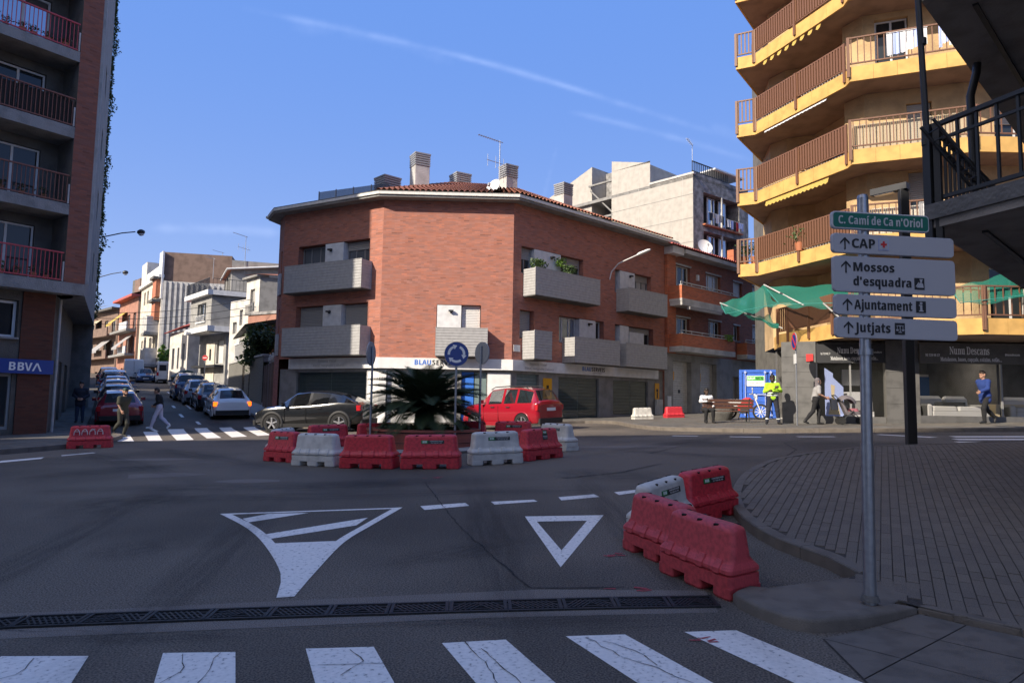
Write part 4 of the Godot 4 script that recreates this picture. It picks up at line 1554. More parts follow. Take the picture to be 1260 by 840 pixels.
# ---------------------------------------------------------------- pale panelled block behind
func build_pale_block() -> void:
	var C := Vector2(13.6, 52.0)
	var t := Vector2(-0.68, 0.733)
	var t2 := Vector2(0.78, 0.626)
	var f := Face.new(C, C + t * 14.0, Vector2(-0.73, -0.68))
	var r := Face.new(C, C + t2 * 10.0, Vector2(0.63, -0.78))
	var h := thing("panelled_block", "pale panelled apartment block with stained grey end wall and washing, behind the red tiled roofs", "building")
	var mb := MB.new()
	wall(mb, f, 0.0, 3.96, 3.0, 17.6)
	wall(mb, f, 3.96, 7.9, 3.0, 19.6)
	part("panel_wall", mb, mats.panel_pale, h)
	# the raised part has a slightly sloping top
	mb = MB.new()
	mb.quad(f.p(7.9, 19.6), f.p(3.96, 19.6), f.p(3.96, 19.45), f.p(7.9, 20.5))
	mb.quad(f.p(3.96, 19.3), f.p(3.96, 19.3, -5), f.p(3.96, 17.3, -5), f.p(3.96, 17.3))
	mb.quad(f.p(7.9, 20.5, 0), f.p(7.9, 20.5, -5), f.p(7.9, 3, -5), f.p(7.9, 3, 0))
	part("stair_head", mb, mats.panel_pale, h)
	# joints of the panels: thin dark grooves with real depth
	for k in 6:
		mb = MB.new()
		var y := 6.8 + k * 1.85
		fbox(mb, f, 0.0, 3.96 if y > 17.5 else 7.9, y, y + 0.035, 0.0, 0.012)
		part("panel_joint", mb, mats.concrete, h)
	for k in 7:
		mb = MB.new()
		fbox(mb, f, 0.9 + k * 1.05, 0.925 + k * 1.05, 5.0, 17.5 if k < 3 else 19.4, 0.0, 0.007)
		part("panel_joint", mb, mats.concrete_light, h)
	# recessed light well and the wing beyond it
	mb = MB.new()
	wall(mb, Face.new(f.q2(7.9, -2.2), f.q2(11.0, -2.2), f.n), 0.0, 3.1, 3.0, 20.5)
	part("light_well", mb, mats.stained, h)
	mb = MB.new()
	mb.box(f.p(9.2, 18.9, -0.1), Vector3(2.6, 0.14, 0.2), f.basis())
	mb.box(f.p(9.2, 15.9, -0.3), Vector3(2.8, 0.16, 0.6), f.basis())
	mb.tube([f.p(10.4, 18.5, -0.2), f.p(8.0, 16.2, -0.2)], 0.07)
	part("bracing", mb, mats.concrete, h)
	mb = MB.new()
	wall(mb, f, 10.35, 15.5, 3.0, 18.4, [], 0.1, -0.3)
	mb.quad(f.p(15.5, 18.4, -0.3), f.p(10.35, 18.4, -0.3), f.p(10.35, 20.7, -0.3), f.p(13.5, 19.6, -0.3))
	mb.tri(f.p(15.5, 18.4, -0.3), f.p(13.5, 19.6, -0.3), f.p(15.5, 19.0, -0.3))
	mb.quad(f.p(10.35, 3, -0.3), f.p(10.35, 20.7, -0.3), f.p(10.35, 20.7, -3), f.p(10.35, 3, -3))
	part("far_wing", mb, mats.panel_pale, h)
	# end wall
	mb = MB.new()
	var holes := [[1.3, 6.1, 13.95, 16.45], [1.3, 6.1, 10.9, 13.4], [1.3, 6.1, 7.8, 10.3]]
	wall(mb, r, 0.0, 7.4, 3.0, 17.8, holes, 1.1)
	part("end_wall", mb, mats.stained, h)
	for k in 3:
		var y: float = holes[k][2]
		mb = MB.new()
		fbox(mb, r, 1.3, 6.1, y, y + 2.5, -1.12, -1.1)
		var bw := part("loggia_wall", mb, mats.dark_wall, h)
		for q in [[2.55, 3.35], [4.05, 4.85]]:
			mb = MB.new()
			fbox(mb, r, q[0] - 0.1, q[1] + 0.1, y + 0.1, y + 2.4, -0.55, -0.5)
			var sh := part("shutter_frame", mb, mats.white_frame, h)
			mb = MB.new()
			fbox(mb, r, q[0] + 0.06, q[1] - 0.06, y + 0.2, y + 2.3, -0.5, -0.48)
			part("pane", mb, mats.sky_glass, sh)
		mb = MB.new()
		fbox(mb, r, 3.66, 3.78, y - 0.1, y + 2.5, -0.1, 0.05)
		part("mullion_post", mb, mats.concrete_light, h)
		mb = MB.new()
		fbox(mb, r, 1.2, 6.3, y - 0.12, y - 0.02, -0.2, 0.25)
		part("ledge", mb, mats.terracotta if k == 0 else mats.concrete, h)
	# roof terrace rails, lean-to, copings
	mb = MB.new()
	var u := 0.0
	while u < 4.6:
		fbox(mb, r, u, u + 0.05, 17.8, 18.65, -0.1, -0.05)
		u += 0.24
	fbox(mb, r, 0.0, 4.6, 18.6, 18.66, -0.12, -0.03)
	fbox(mb, r, 0.0, 4.6, 17.84, 17.9, -0.12, -0.03)
	part("terrace_railing", mb, mats.lamp_grey, h)
	mb = MB.new()
	fbox(mb, f, -0.1, 4.0, 17.6, 17.76, -0.25, 0.06)
	part("parapet_coping", mb, mats.concrete_light, h)
	mb = MB.new()
	fbox(mb, r, 2.6, 6.6, 18.5, 18.62, -2.6, 0.2)
	fbox(mb, r, 3.0, 6.4, 17.7, 18.5, -2.4, -1.6)
	part("roof_lean_to", mb, mats.white_panel, h)
	mb = MB.new()
	mb.prism(PackedVector2Array([C, C + t * 15.5, C + t * 15.5 + t2 * 7.4, C + t2 * 7.4]), 17.3, 17.55)
	part("flat_roof", mb, mats.concrete, h)
	mb = MB.new()
	wall(mb, Face.new(r.q2(7.4), r.q2(7.4) + t * 9.0, Vector2(1, 0.7)), 0.0, 9.0, 3.0, 17.8)
	part("rear_wall", mb, mats.stained, h)
	# things on it
	var k := thing("satellite_dish", "white satellite dish at the foot of the stained end wall beside the washing", "satellite dish", r.p(1.0, 12.0, 0.25))
	dish(k, 0.62, r.basis())
	var lines := [[1.5, 3.5, 14.35], [3.9, 6.2, 14.2], [2.8, 5.6, 10.75]]
	for q in lines:
		var w := q[1] - q[0] as float
		var root := thing("washing_line", ["white and red washing hung under the left upper loggia opening", "white washing hung under the right upper loggia opening", "dark and pink washing hung in the lower loggia"][lines.find(q)], "washing", r.p(q[0], q[2], 0.0), "washing on the stained wall")
		mb = MB.new()
		mb.tube([r.p(q[0], q[2] + 0.5, 0.32) - root.position, r.p(q[1], q[2] + 0.5, 0.32) - root.position], 0.012, 0.012, 5)
		part("line", mb, mats.white, root)
		var c := 0.05
		while c < w - 0.2:
			var wd := rng.randf_range(0.2, 0.45)
			mb = MB.new()
			cloth(mb, r.p(q[0] + c, q[2] + 0.5, 0.33) - root.position, r.p(q[0] + minf(c + wd, w), q[2] + 0.5, 0.33) - root.position, rng.randf_range(0.35, 0.85), 0.03)
			part("garment", mb, pick([mats.cloth_white, mats.cloth_white, mats.cloth_grey, mats.cloth_red, mats.pale_blue, mats.cloth_navy]) if lines.find(q) < 2 else pick([mats.cloth_navy, mats.pink, mats.cloth_teal, mats.cloth_grey]), root)
			c += wd + 0.05

func dish(parent: Node3D, rad: float, b: Basis) -> void:
	var mb := MB.new()
	var prof_ := []
	for k in 7:
		var t := k / 6.0
		prof_.append(Vector2(rad * t, 0.28 * rad * t * t))
	var tilt := b * Basis(Vector3.RIGHT, 1.15) * Basis(Vector3.BACK, 0.35)
	mb.lathe(prof_, Vector3.ZERO, tilt, 24)
	var d := part("reflector", mb, mats.white_panel, parent)
	mb = MB.new()
	mb.tube([tilt * Vector3(0, 0.0, rad * 0.9), tilt * Vector3(0, rad * 0.9, rad * 0.2)], 0.02)
	mb.box(tilt * Vector3(0, rad * 0.9, rad * 0.2), Vector3(0.1, 0.1, 0.16), tilt)
	part("feed_arm", mb, mats.sign_back, parent)
	mb = MB.new()
	mb.tube([Vector3(0, -0.75, 0) - b.z * 0.25, Vector3(0, 0.0, 0) - b.z * 0.15, Vector3.ZERO], 0.03)
	part("mount", mb, mats.galv, parent)

# a cloth hung from a-b
func cloth(mb: MB, a: Vector3, b: Vector3, drop: float, wave: float) -> void:
	var rows := []
	var nn := (b - a).cross(Vector3.UP).normalized()
	var ph := rng.randf() * 6.0
	for i in 5:
		var row := []
		for j in 7:
			var s := j / 6.0
			row.append(a.lerp(b, s) - Vector3(0, drop * i / 4.0, 0) + nn * sin(s * 9.0 + ph) * wave * (0.3 + i / 4.0))
		rows.append(row)
	mb.grid(rows)

# ---------------------------------------------------------------- antennas
func antenna(at: Vector3, height: float, label: String, yaw: float, two := true) -> void:
	var o := thing("roof_antenna", label, "antenna", at, "", Basis(Vector3.UP, yaw))
	var mb := MB.new()
	mb.tube([Vector3.ZERO, Vector3(0, height, 0)], 0.03, 0.022, 6)
	part("mast", mb, mats.galv, o)
	mb = MB.new()
	var y := height - 0.08
	mb.tube([Vector3(-1.1, y + 0.28, 0), Vector3(0.15, y, 0)], 0.022, 0.022, 5)
	for k in 10:
		var x := -1.05 + k * 0.11
		var yy := y + 0.28 - (x + 1.1) * 0.224
		mb.tube([Vector3(x, yy, -0.13), Vector3(x, yy, 0.13)], 0.012, 0.012, 4)
	part("yagi", mb, mats.galv, o)
	if two:
		mb = MB.new()
		mb.tube([Vector3(-0.65, height * 0.66 + 0.12, 0), Vector3(0.4, height * 0.66 - 0.1, 0)], 0.018, 0.018, 5)
		for x in [-0.6, -0.2, 0.2]:
			var yy: float = height * 0.66 - 0.02 - x * 0.21
			mb.tube([Vector3(x, yy - 0.3, 0), Vector3(x, yy + 0.3, 0)], 0.012, 0.012, 4)
		part("lower_yagi", mb, mats.galv, o)

# ---------------------------------------------------------------- yellow block of curved balconies over the furniture shop
func railing(parent: Node3D, a: Vector3, b: Vector3, h: float, m: Material, bars: int, bar_w := 0.035, posts := 2, gap := 0.09, joined := false) -> Node3D:
	var t := (b - a)
	var l := t.length()
	t = t / l
	var bz := t.cross(Vector3.UP).normalized()
	var bs := Basis(t, Vector3.UP, bz)
	var mb := MB.new()
	mb.box((a + b) * 0.5 + Vector3(0, h, 0), Vector3(l, 0.05, 0.07), bs)
	var r := part("railing", mb, m, parent)
	mb = MB.new()
	mb.box((a + b) * 0.5 + Vector3(0, gap, 0), Vector3(l, 0.045, 0.05), bs)
	part("bottom_rail", mb, m, r)
	var bm := BoxMesh.new()
	bm.size = Vector3(bar_w, h - gap - 0.05, bar_w)
	if joined:
		mb = MB.new()
		for k in bars:
			mb.box(a + t * (l * (k + 0.5) / bars) + Vector3(0, gap + (h - gap) * 0.5, 0), bm.size, bs)
		part("far_bars", mb, m, r, "stuff")
		bars = 0
	for k in bars:
		var q := inst("bar", bm, m, r)
		q.transform = Transform3D(bs, a + t * (l * (k + 0.5) / bars) + Vector3(0, gap + (h - gap) * 0.5, 0))
	var pm := BoxMesh.new()
	pm.size = Vector3(0.1, h + 0.42, 0.07)
	for k in posts:
		var q := inst("post", pm, m, r)
		q.transform = Transform3D(bs, a + t * (l * (k + 0.0) / maxf(posts - 1, 1) if posts > 1 else l * 0.5) + Vector3(0, h * 0.5 - 0.2, 0) + bz * 0.05)
	return r

func band(mb: MB, pts: Array, y0: float, y1: float, thick: float) -> void:
	# upright strip along (x, d) points; outer side away from the polygon's inside
	for i in pts.size() - 1:
		var f := Face.new(pts[i], pts[i + 1])
		fbox(mb, f, 0.0, f.len, y0, y1, -thick, 0.0)

func build_yellow() -> void:
	var h := thing("yellow_building", "yellow apartment block with stepped angled balconies and brown railings above the furniture shop", "building")
	var wline := [Vector2(13.2, 33.6), Vector2(11.6, 31.9), Vector2(11.2, 29.8), Vector2(11.6, 29.0), Vector2(12.6, 28.6), Vector2(13.0, 26.3), Vector2(12.4, 25.5), Vector2(12.75, 24.7), Vector2(15.7, 23.6), Vector2(20.5, 23.6), Vector2(21.0, 24.5), Vector2(30.0, 24.0)]
	var mb := MB.new()
	for i in wline.size() - 1:
		var f := Face.new(wline[i], wline[i + 1])
		if i == 7:
			wall(mb, f, 0.0, f.len, 2.5, 21.5, [[1.35, 2.15, 6.4, 8.4], [1.35, 2.15, 9.4, 10.9], [0.4, 1.5, 12.3, 14.2]], 0.2)
			window(h, f, 1.37, 2.13, 9.42, 10.88, {"mull": 1, "shutter": 0.97, "frame": mats.yellow_wall})
			window(h, f, 1.37, 2.13, 6.42, 8.38, {"mull": 1, "shutter": 0.5})
			window(h, f, 0.42, 1.48, 12.3, 14.18, {"mull": 2})
		elif i == 8:
			wall(mb, f, 0.0, f.len, 2.5, 21.5, [[0.4, 2.2, 12.2, 14.0], [1.0, 2.6, 9.3, 11.0], [0.6, 2.2, 3.0, 4.9], [2.7, 4.3, 3.0, 4.9]], 0.2)
			window(h, f, 0.42, 2.18, 12.2, 14.0, {"mull": 2, "frame": mats.white_frame})
			window(h, f, 1.02, 2.58, 9.3, 11.0, {"mull": 2, "shutter": 0.6})
			window(h, f, 0.62, 2.18, 3.0, 4.9, {"mull": 2, "frame": mats.white_frame})
			window(h, f, 2.72, 4.28, 3.0, 4.9, {"mull": 2, "frame": mats.white_frame, "shutter": 0.4})
		elif i == 4:
			var hs := [[0.6, 1.9, 5.5, 7.55], [0.6, 1.9, 8.5, 10.5], [0.6, 1.9, 11.5, 13.5], [0.6, 1.9, 14.5, 16.5], [0.6, 1.9, 2.6, 4.6]]
			wall(mb, f, 0.0, f.len, 2.5, 21.5, hs, 0.2)
			for q in hs:
				window(h, f, q[0] + 0.02, q[1] - 0.02, q[2], q[3], {"mull": 2, "frame": mats.brown_frame})
		else:
			wall(mb, f, 0.0, f.len, 2.5, 21.5)
	part("wall", mb, mats.yellow_wall, h)
	# slab of every floor: outline of the balconies
	var levels := [2.42, 5.39, 8.42, 11.4, 14.4, 17.4]
	var fh := 0.52
	var rc := 0
	for k in levels.size():
		var y: float = levels[k]
		var a0 := Vector2(9.45, 28.9) if k > 0 else Vector2(10.9, 28.4)
		var a1 := Vector2(10.12, 28.55) if k > 0 else Vector2(11.0, 27.6)
		var a2 := Vector2(11.75, 24.0) if k > 0 else Vector2(11.3, 24.4)
		var b0 := a2 + Vector2(0.12, -0.12)
		var b1 := Vector2(11.72, 23.62) if k > 0 else Vector2(11.7, 23.9)
		var b2 := Vector2(15.1, 22.2)
		var b3 := Vector2(22.0, 22.3)
		var end := Vector2(11.6, 31.9) if k > 0 else Vector2(11.25, 29.8)
		var outline := PackedVector2Array([end, a0, a1, a2, b1, b2, b3, Vector2(23, 25), Vector2(13.5, 26.5), Vector2(13.2, 28.4), Vector2(12.5, 30)])
		mb = MB.new()
		mb.prism(outline, y + 0.03, y + 0.24)
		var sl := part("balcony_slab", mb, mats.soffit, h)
		# fascia tiles, one by one
		var chain := [[end, a0], [a0, a1], [a1, a2], [b1, b2], [b2, b3]]
		for c in chain:
			var f := Face.new(c[0], c[1], (c[0] as Vector2 - Vector2(13.5, 27.0)) if c[0] == end else Vector2.ZERO)
			var nt := maxi(int(round(f.len / 0.78)), 1)
			for q in nt:
				mb = MB.new()
				fbox(mb, f, f.len * q / nt + 0.004, f.len * (q + 1) / nt - 0.004, y, y + fh, -0.05, 0.014)
				part("fascia_tile", mb, mats.yellow, sl)
		mb = MB.new()
		var fl := Face.new(a2, b1, Vector2(-1, -0.3))
		fbox(mb, fl, 0.0, fl.len, y, y + fh, -0.05, 0.012)
		part("fascia_return", mb, mats.yellow, sl)
		# railings
		var rh := 1.02
		var base := y + fh + 0.02
		railing(h, W(a0.x, a0.y, base), W(a1.x, a1.y, base), rh, mats.rail_brown, 5, 0.05)
		railing(h, W(a1.x, a1.y, base), W(a2.x, a2.y, base), rh, mats.rail_brown, 36, 0.075, 3)
		railing(h, W(b1.x - 0.05, b1.y, base), W(b2.x, b2.y, base), rh, mats.rail_brown, 18, 0.03, 2)
		if k in [0, 3]:
			railing(h, W(b2.x, b2.y, base), W(b3.x, b3.y, base), rh, mats.rail_brown, 26, 0.03, 4, 0.09, true)
		else:
			railing(h, W(b2.x, b2.y, base), W(b3.x, b3.y, base), rh, mats.rail_brown, 20, 0.03, 4, 0.09, true)
	# screens of cane behind two of the railings, and solid parapets inside
	for k in [1, 2, 4]:
		mb = MB.new()
		var f := Face.new(Vector2(11.75, 23.75), Vector2(15.1, 22.35))
		for q in 60:
			var u := f.len * q / 60.0
			fbox(mb, f, u + 0.004, u + f.len / 60.0 - 0.008, levels[k] + fh + 0.02, levels[k] + fh + 0.95 + rng.randf_range(-0.03, 0.03), -0.12, -0.1)
		part("cane_screen", mb, mats.cloth_canvas if k == 2 else mats.render_cream, h)
	for k in [1, 2, 3]:
		mb = MB.new()
		var f := Face.new(Vector2(10.2, 28.4), Vector2(11.75, 24.1))
		fbox(mb, f, 0.1, f.len - 0.1, levels[k] + fh, levels[k] + fh + (0.25 if k == 3 else 0.12), -0.3, -0.15)
		part("floor_kerb", mb, mats.concrete_light, h)
	# rolled awnings under the slabs: pelmets
	var pel := [[4, mats.cloth_yellow, 0.2], [3, mats.cloth_white, 0.09], [2, mats.cloth_yellow, 0.22]]
	for q in pel:
		var f := Face.new(Vector2(10.25, 28.2), Vector2(11.7, 24.2))
		mb = MB.new()
		var n := 16
		for e in n:
			if q[0] == 4 and e % 2 == 1:
				continue
			var u0 := 0.2 + (f.len - 0.9) * e / n
			var u1 := 0.2 + (f.len - 0.9) * (e + 1) / n
			var um := (u0 + u1) * 0.5
			var y: float = levels[q[0]] - 0.06
			var drop: float = q[2]
			for s in [[u0, um, drop * 0.75, drop], [um, u1, drop, drop * 0.75]]:
				mb.quad(f.p(s[0], y - s[2], 0.05), f.p(s[1], y - s[3], 0.05), f.p(s[1], y, 0.0), f.p(s[0], y, 0.0))
		part("awning_pelmet", mb, q[1], h)
	mb = MB.new()
	mb.prism(PackedVector2Array([Vector2(13.2, 33.6), Vector2(11.2, 29.8), Vector2(12.6, 28.6), Vector2(12.4, 25.5), Vector2(15.7, 23.6), Vector2(30, 24), Vector2(30, 36), Vector2(14, 36)]), 21.5, 21.8)
	part("roof", mb, mats.concrete, h)
	mb = MB.new()
	wall(mb, Face.new(Vector2(13.2, 33.6), Vector2(14, 40), Vector2(-1, 0.2)), 0.0, 6.4, -1.0, 21.5)
	wall(mb, Face.new(Vector2(30, 24), Vector2(30, 40), Vector2(1, 0)), 0.0, 16, -1.0, 21.5)
	wall(mb, Face.new(Vector2(14, 40), Vector2(30, 40), Vector2(0, 1)), 0.0, 16, -1.0, 21.5)
	part("rear_wall", mb, mats.concrete_dark, h)
	# ---------------- ground floor: tiled piers, shop windows
	var s0 := Vector2(10.55, 29.5)
	var s1 := Vector2(10.75, 26.0)
	var s2 := Vector2(11.35, 25.35)
	var s3 := Vector2(13.35, 24.75)
	var s4 := Vector2(14.1, 24.55)
	var s5 := Vector2(26.0, 24.5)
	mb = MB.new()
	mb.prism(PackedVector2Array([Vector2(10.15, 26.12), Vector2(11.15, 25.6), Vector2(13, 26), Vector2(13, 30), Vector2(11.6, 29.6)]), 2.0, 2.42)
	var kb := part("ground_floor_head", mb, mats.tile_grey, h)
	# grey stone tiles as pieces
	var piers := [Face.new(Vector2(11.5, 29.6), Vector2(10.1, 26.1), Vector2(-1, 0.2)), Face.new(Vector2(10.1, 26.1), Vector2(11.15, 25.55)), Face.new(Vector2(13.3, 24.8), Vector2(14.35, 24.55))]
	for f in piers:
		var back := MB.new()
		fbox(back, f, 0.0, f.len, -1.1, 2.42, -0.35, -0.015)
		var pier := part("stone_pier", back, mats.concrete_dark, h)
		var rows := 6
		for j in rows:
			var cols := maxi(int(round(f.len / 0.95)), 1)
			for i in cols:
				mb = MB.new()
				fbox(mb, f, f.len * i / cols + 0.004, f.len * (i + 1) / cols - 0.004, -0.95 + j * 0.56 + 0.004, -0.95 + (j + 1) * 0.56 - 0.004, -0.015, rng.randf_range(0.0, 0.006))
				part("stone_tile", mb, mats.tile_grey, pier)
	# window plinth, frames and panes
	var g1 := Face.new(Vector2(11.15, 25.5), Vector2(13.3, 24.85))
	var g2 := Face.new(Vector2(14.35, 24.55), s5)
	for f in [g1, g2]:
		mb = MB.new()
		fbox(mb, f, 0.0, f.len, -1.0, -0.22 if f == g2 else -0.3, -0.25, 0.02)
		part("window_plinth", mb, mats.tile_grey, h)
		mb = MB.new()
		fbox(mb, f, 0.0, f.len, 1.62, 2.3, -0.1, 0.06)
		part("sign_band", mb, mats.concrete_dark if f == g2 else mats.lamp_grey, h)
		var n: int = 2 if f == g1 else 4
		for k in n:
			mb = MB.new()
			fbox(mb, f, f.len * k / n + 0.03, f.len * (k + 1) / n - 0.03, -0.22, 1.62, -0.1, -0.085)
			part("shop_pane", mb, mats.pane, h)
			mb = MB.new()
			fbox(mb, f, f.len * k / n - 0.03, f.len * k / n + 0.03, -0.22, 1.62, -0.12, -0.05)
			part("window_frame", mb, mats.grey_frame, h)
	letters(h, "lettering", "Nunu Descans", g1.p(1.2, 2.06, 0.064), g1.basis(), 0.21, mats.white, "Droid Serif", 1, 1.0, 0.2)
	letters(h, "lettering", "Matalassos, bases, capçals, coixins, sofàs...", g1.p(1.25, 1.78, 0.064), g1.basis(), 0.12, mats.white, "Droid Serif", 0, 1.55, 0.2)
	letters(h, "lettering", "93 729 98 37", g1.p(0.3, 1.95, 0.064), g1.basis(), 0.07, mats.white, "Droid Sans", 0, 0.32)
	letters(h, "lettering", "@nunudescans", g1.p(2.0, 2.0, 0.064), g1.basis(), 0.07, mats.white, "Droid Sans", 0, 0.3)
	letters(h, "lettering", "Nunu Descans", g2.p(1.75, 2.06, 0.064), g2.basis(), 0.26, mats.white, "Droid Serif", 1, 1.4, 0.2)
	letters(h, "lettering", "Matalassos, bases, capçals, coixins, sofàs...", g2.p(1.8, 1.76, 0.064), g2.basis(), 0.13, mats.white, "Droid Serif", 1, 2.15, 0.2)
	letters(h, "lettering", "93 729 98 37", g2.p(0.45, 1.9, 0.064), g2.basis(), 0.09, mats.white, "Droid Sans", 1, 0.5)
	letters(h, "lettering", "@nunudescans", g2.p(3.25, 1.95, 0.064), g2.basis(), 0.08, mats.white, "Droid Sans", 1, 0.52)
	mb = MB.new()
	fbox(mb, piers[1], 0.86, 1.1, 1.68, 1.95, 0.012, 0.05)
	part("red_box", mb, mats.red, h)
	# shop interior: floor, back wall, ceiling
	mb = MB.new()
	mb.prism(PackedVector2Array([Vector2(11.2, 25.6), Vector2(14, 24.8), Vector2(26, 24.7), Vector2(26, 30), Vector2(11.5, 30)]), -0.55, -0.45)
	part("shop_floor", mb, mats.concrete_light, h)
	mb = MB.new()
	mb.prism(PackedVector2Array([Vector2(11.4, 29.9), Vector2(26, 29.9), Vector2(26, 30.1), Vector2(11.4, 30.1)]), -0.5, 2.4)
	mb.prism(PackedVector2Array([Vector2(17.8, 25.6), Vector2(17.95, 25.6), Vector2(17.95, 30), Vector2(17.8, 30)]), -0.5, 2.4)
	part("shop_wall", mb, mats.dark_wall, h)
	mb = MB.new()
	mb.prism(PackedVector2Array([Vector2(11.2, 25.7), Vector2(14, 25.0), Vector2(26, 24.9), Vector2(26, 30), Vector2(11.5, 30)]), 2.3, 2.4)
	part("shop_ceiling", mb, mats.concrete, h)
	# bright poster in the window
	var pf := Face.new(Vector2(11.45, 25.52), Vector2(12.05, 25.34))
	mb = MB.new()
	mb.plate(V2([0.0, -0.3, 0.62, -0.3, 0.62, 0.75, 0.28, 1.1, 0.28, 1.25, 0.0, 1.45]), pf.p(0.0, 0.0, -0.05), pf.right(), Vector3.UP, 0.01)
	var po := part("window_poster", mb, mats.pale_blue, h)
	mb = MB.new()
	mb.plate(V2([0.1, -0.25, 0.5, -0.25, 0.42, 0.2, 0.3, 0.35, 0.34, 0.8, 0.2, 0.85, 0.22, 0.3]), pf.p(0.0, 0.0, -0.045), pf.right(), Vector3.UP, 0.012)
	part("poster_print", mb, mats.wood_pale, po)
	# washing over the rails, plants
	var washes := [[Vector2(12.75, 23.1), Vector2(13.9, 22.63), 11.4 + 0.5 + 0.98, ["cloth_white", "pale_blue", "cloth_white"], "white and pale blue washing drying behind the bright upper railing"], [Vector2(14.2, 22.5), Vector2(14.75, 22.28), 11.4 + 0.5 + 0.98, ["pale_blue", "cloth_white"], "blue and white towels at the end of the bright upper railing"],
			[Vector2(13.5, 22.8), Vector2(14.2, 22.5), 5.39 + 0.5 + 0.95, ["cloth_grey", "cloth_white", "cloth_grey"], "grey and white washing over the railing behind the street name plate"]]
	for q in washes:
		var root := thing("washing_line", q[4], "washing", W(q[0].x, q[0].y, q[2]), "washing on the yellow building")
		mb = MB.new()
		mb.tube([Vector3(0, 0.02, 0), W(q[1].x, q[1].y, q[2] + 0.02) - root.position], 0.01, 0.01, 5)
		part("line", mb, mats.white, root)
		var n := 6
		for k in n:
			var a: Vector2 = q[0].lerp(q[1], (k + 0.05) / n)
			var b: Vector2 = q[0].lerp(q[1], (k + 0.95) / n)
			mb = MB.new()
			cloth(mb, W(a.x, a.y + 0.02, q[2]) - root.position, W(b.x, b.y + 0.02, q[2]) - root.position, rng.randf_range(0.5, 0.8), 0.02)
			part("garment", mb, mats[q[3][k % q[3].size()]], root)
	for q in [[9.75, 29.1, 5.95, "potted shrub at the outer corner of the lowest visible yellow balcony"], [10.95, 26.3, 5.95, "leafy potted plant behind the middle post of the lower brown railing"]]:
		var root := thing("potted_plant", q[3], "plant", W(q[0], q[1], q[2]), "plants on the yellow balconies")
		mb = MB.new()
		mb.lathe([Vector2(0.0, 0.0), Vector2(0.13, 0.0), Vector2(0.18, 0.32), Vector2(0.15, 0.32), Vector2(0.0, 0.28)], Vector3(0.0, 0, 0))
		mb.lathe([Vector2(0.0, 0.0), Vector2(0.13, 0.0), Vector2(0.18, 0.32), Vector2(0.15, 0.32), Vector2(0.0, 0.28)], Vector3(0.42, 0, 0.1))
		part("pot", mb, mats.terracotta, root)
		mb = MB.new()
		for k in 240:
			leaf(mb, Vector3(rng.randfn(0.2, 0.22), 0.62 + rng.randfn(0.0, 0.16), rng.randfn(0.05, 0.14)), 0.07)
		part("foliage", mb, mats.leaf, root)

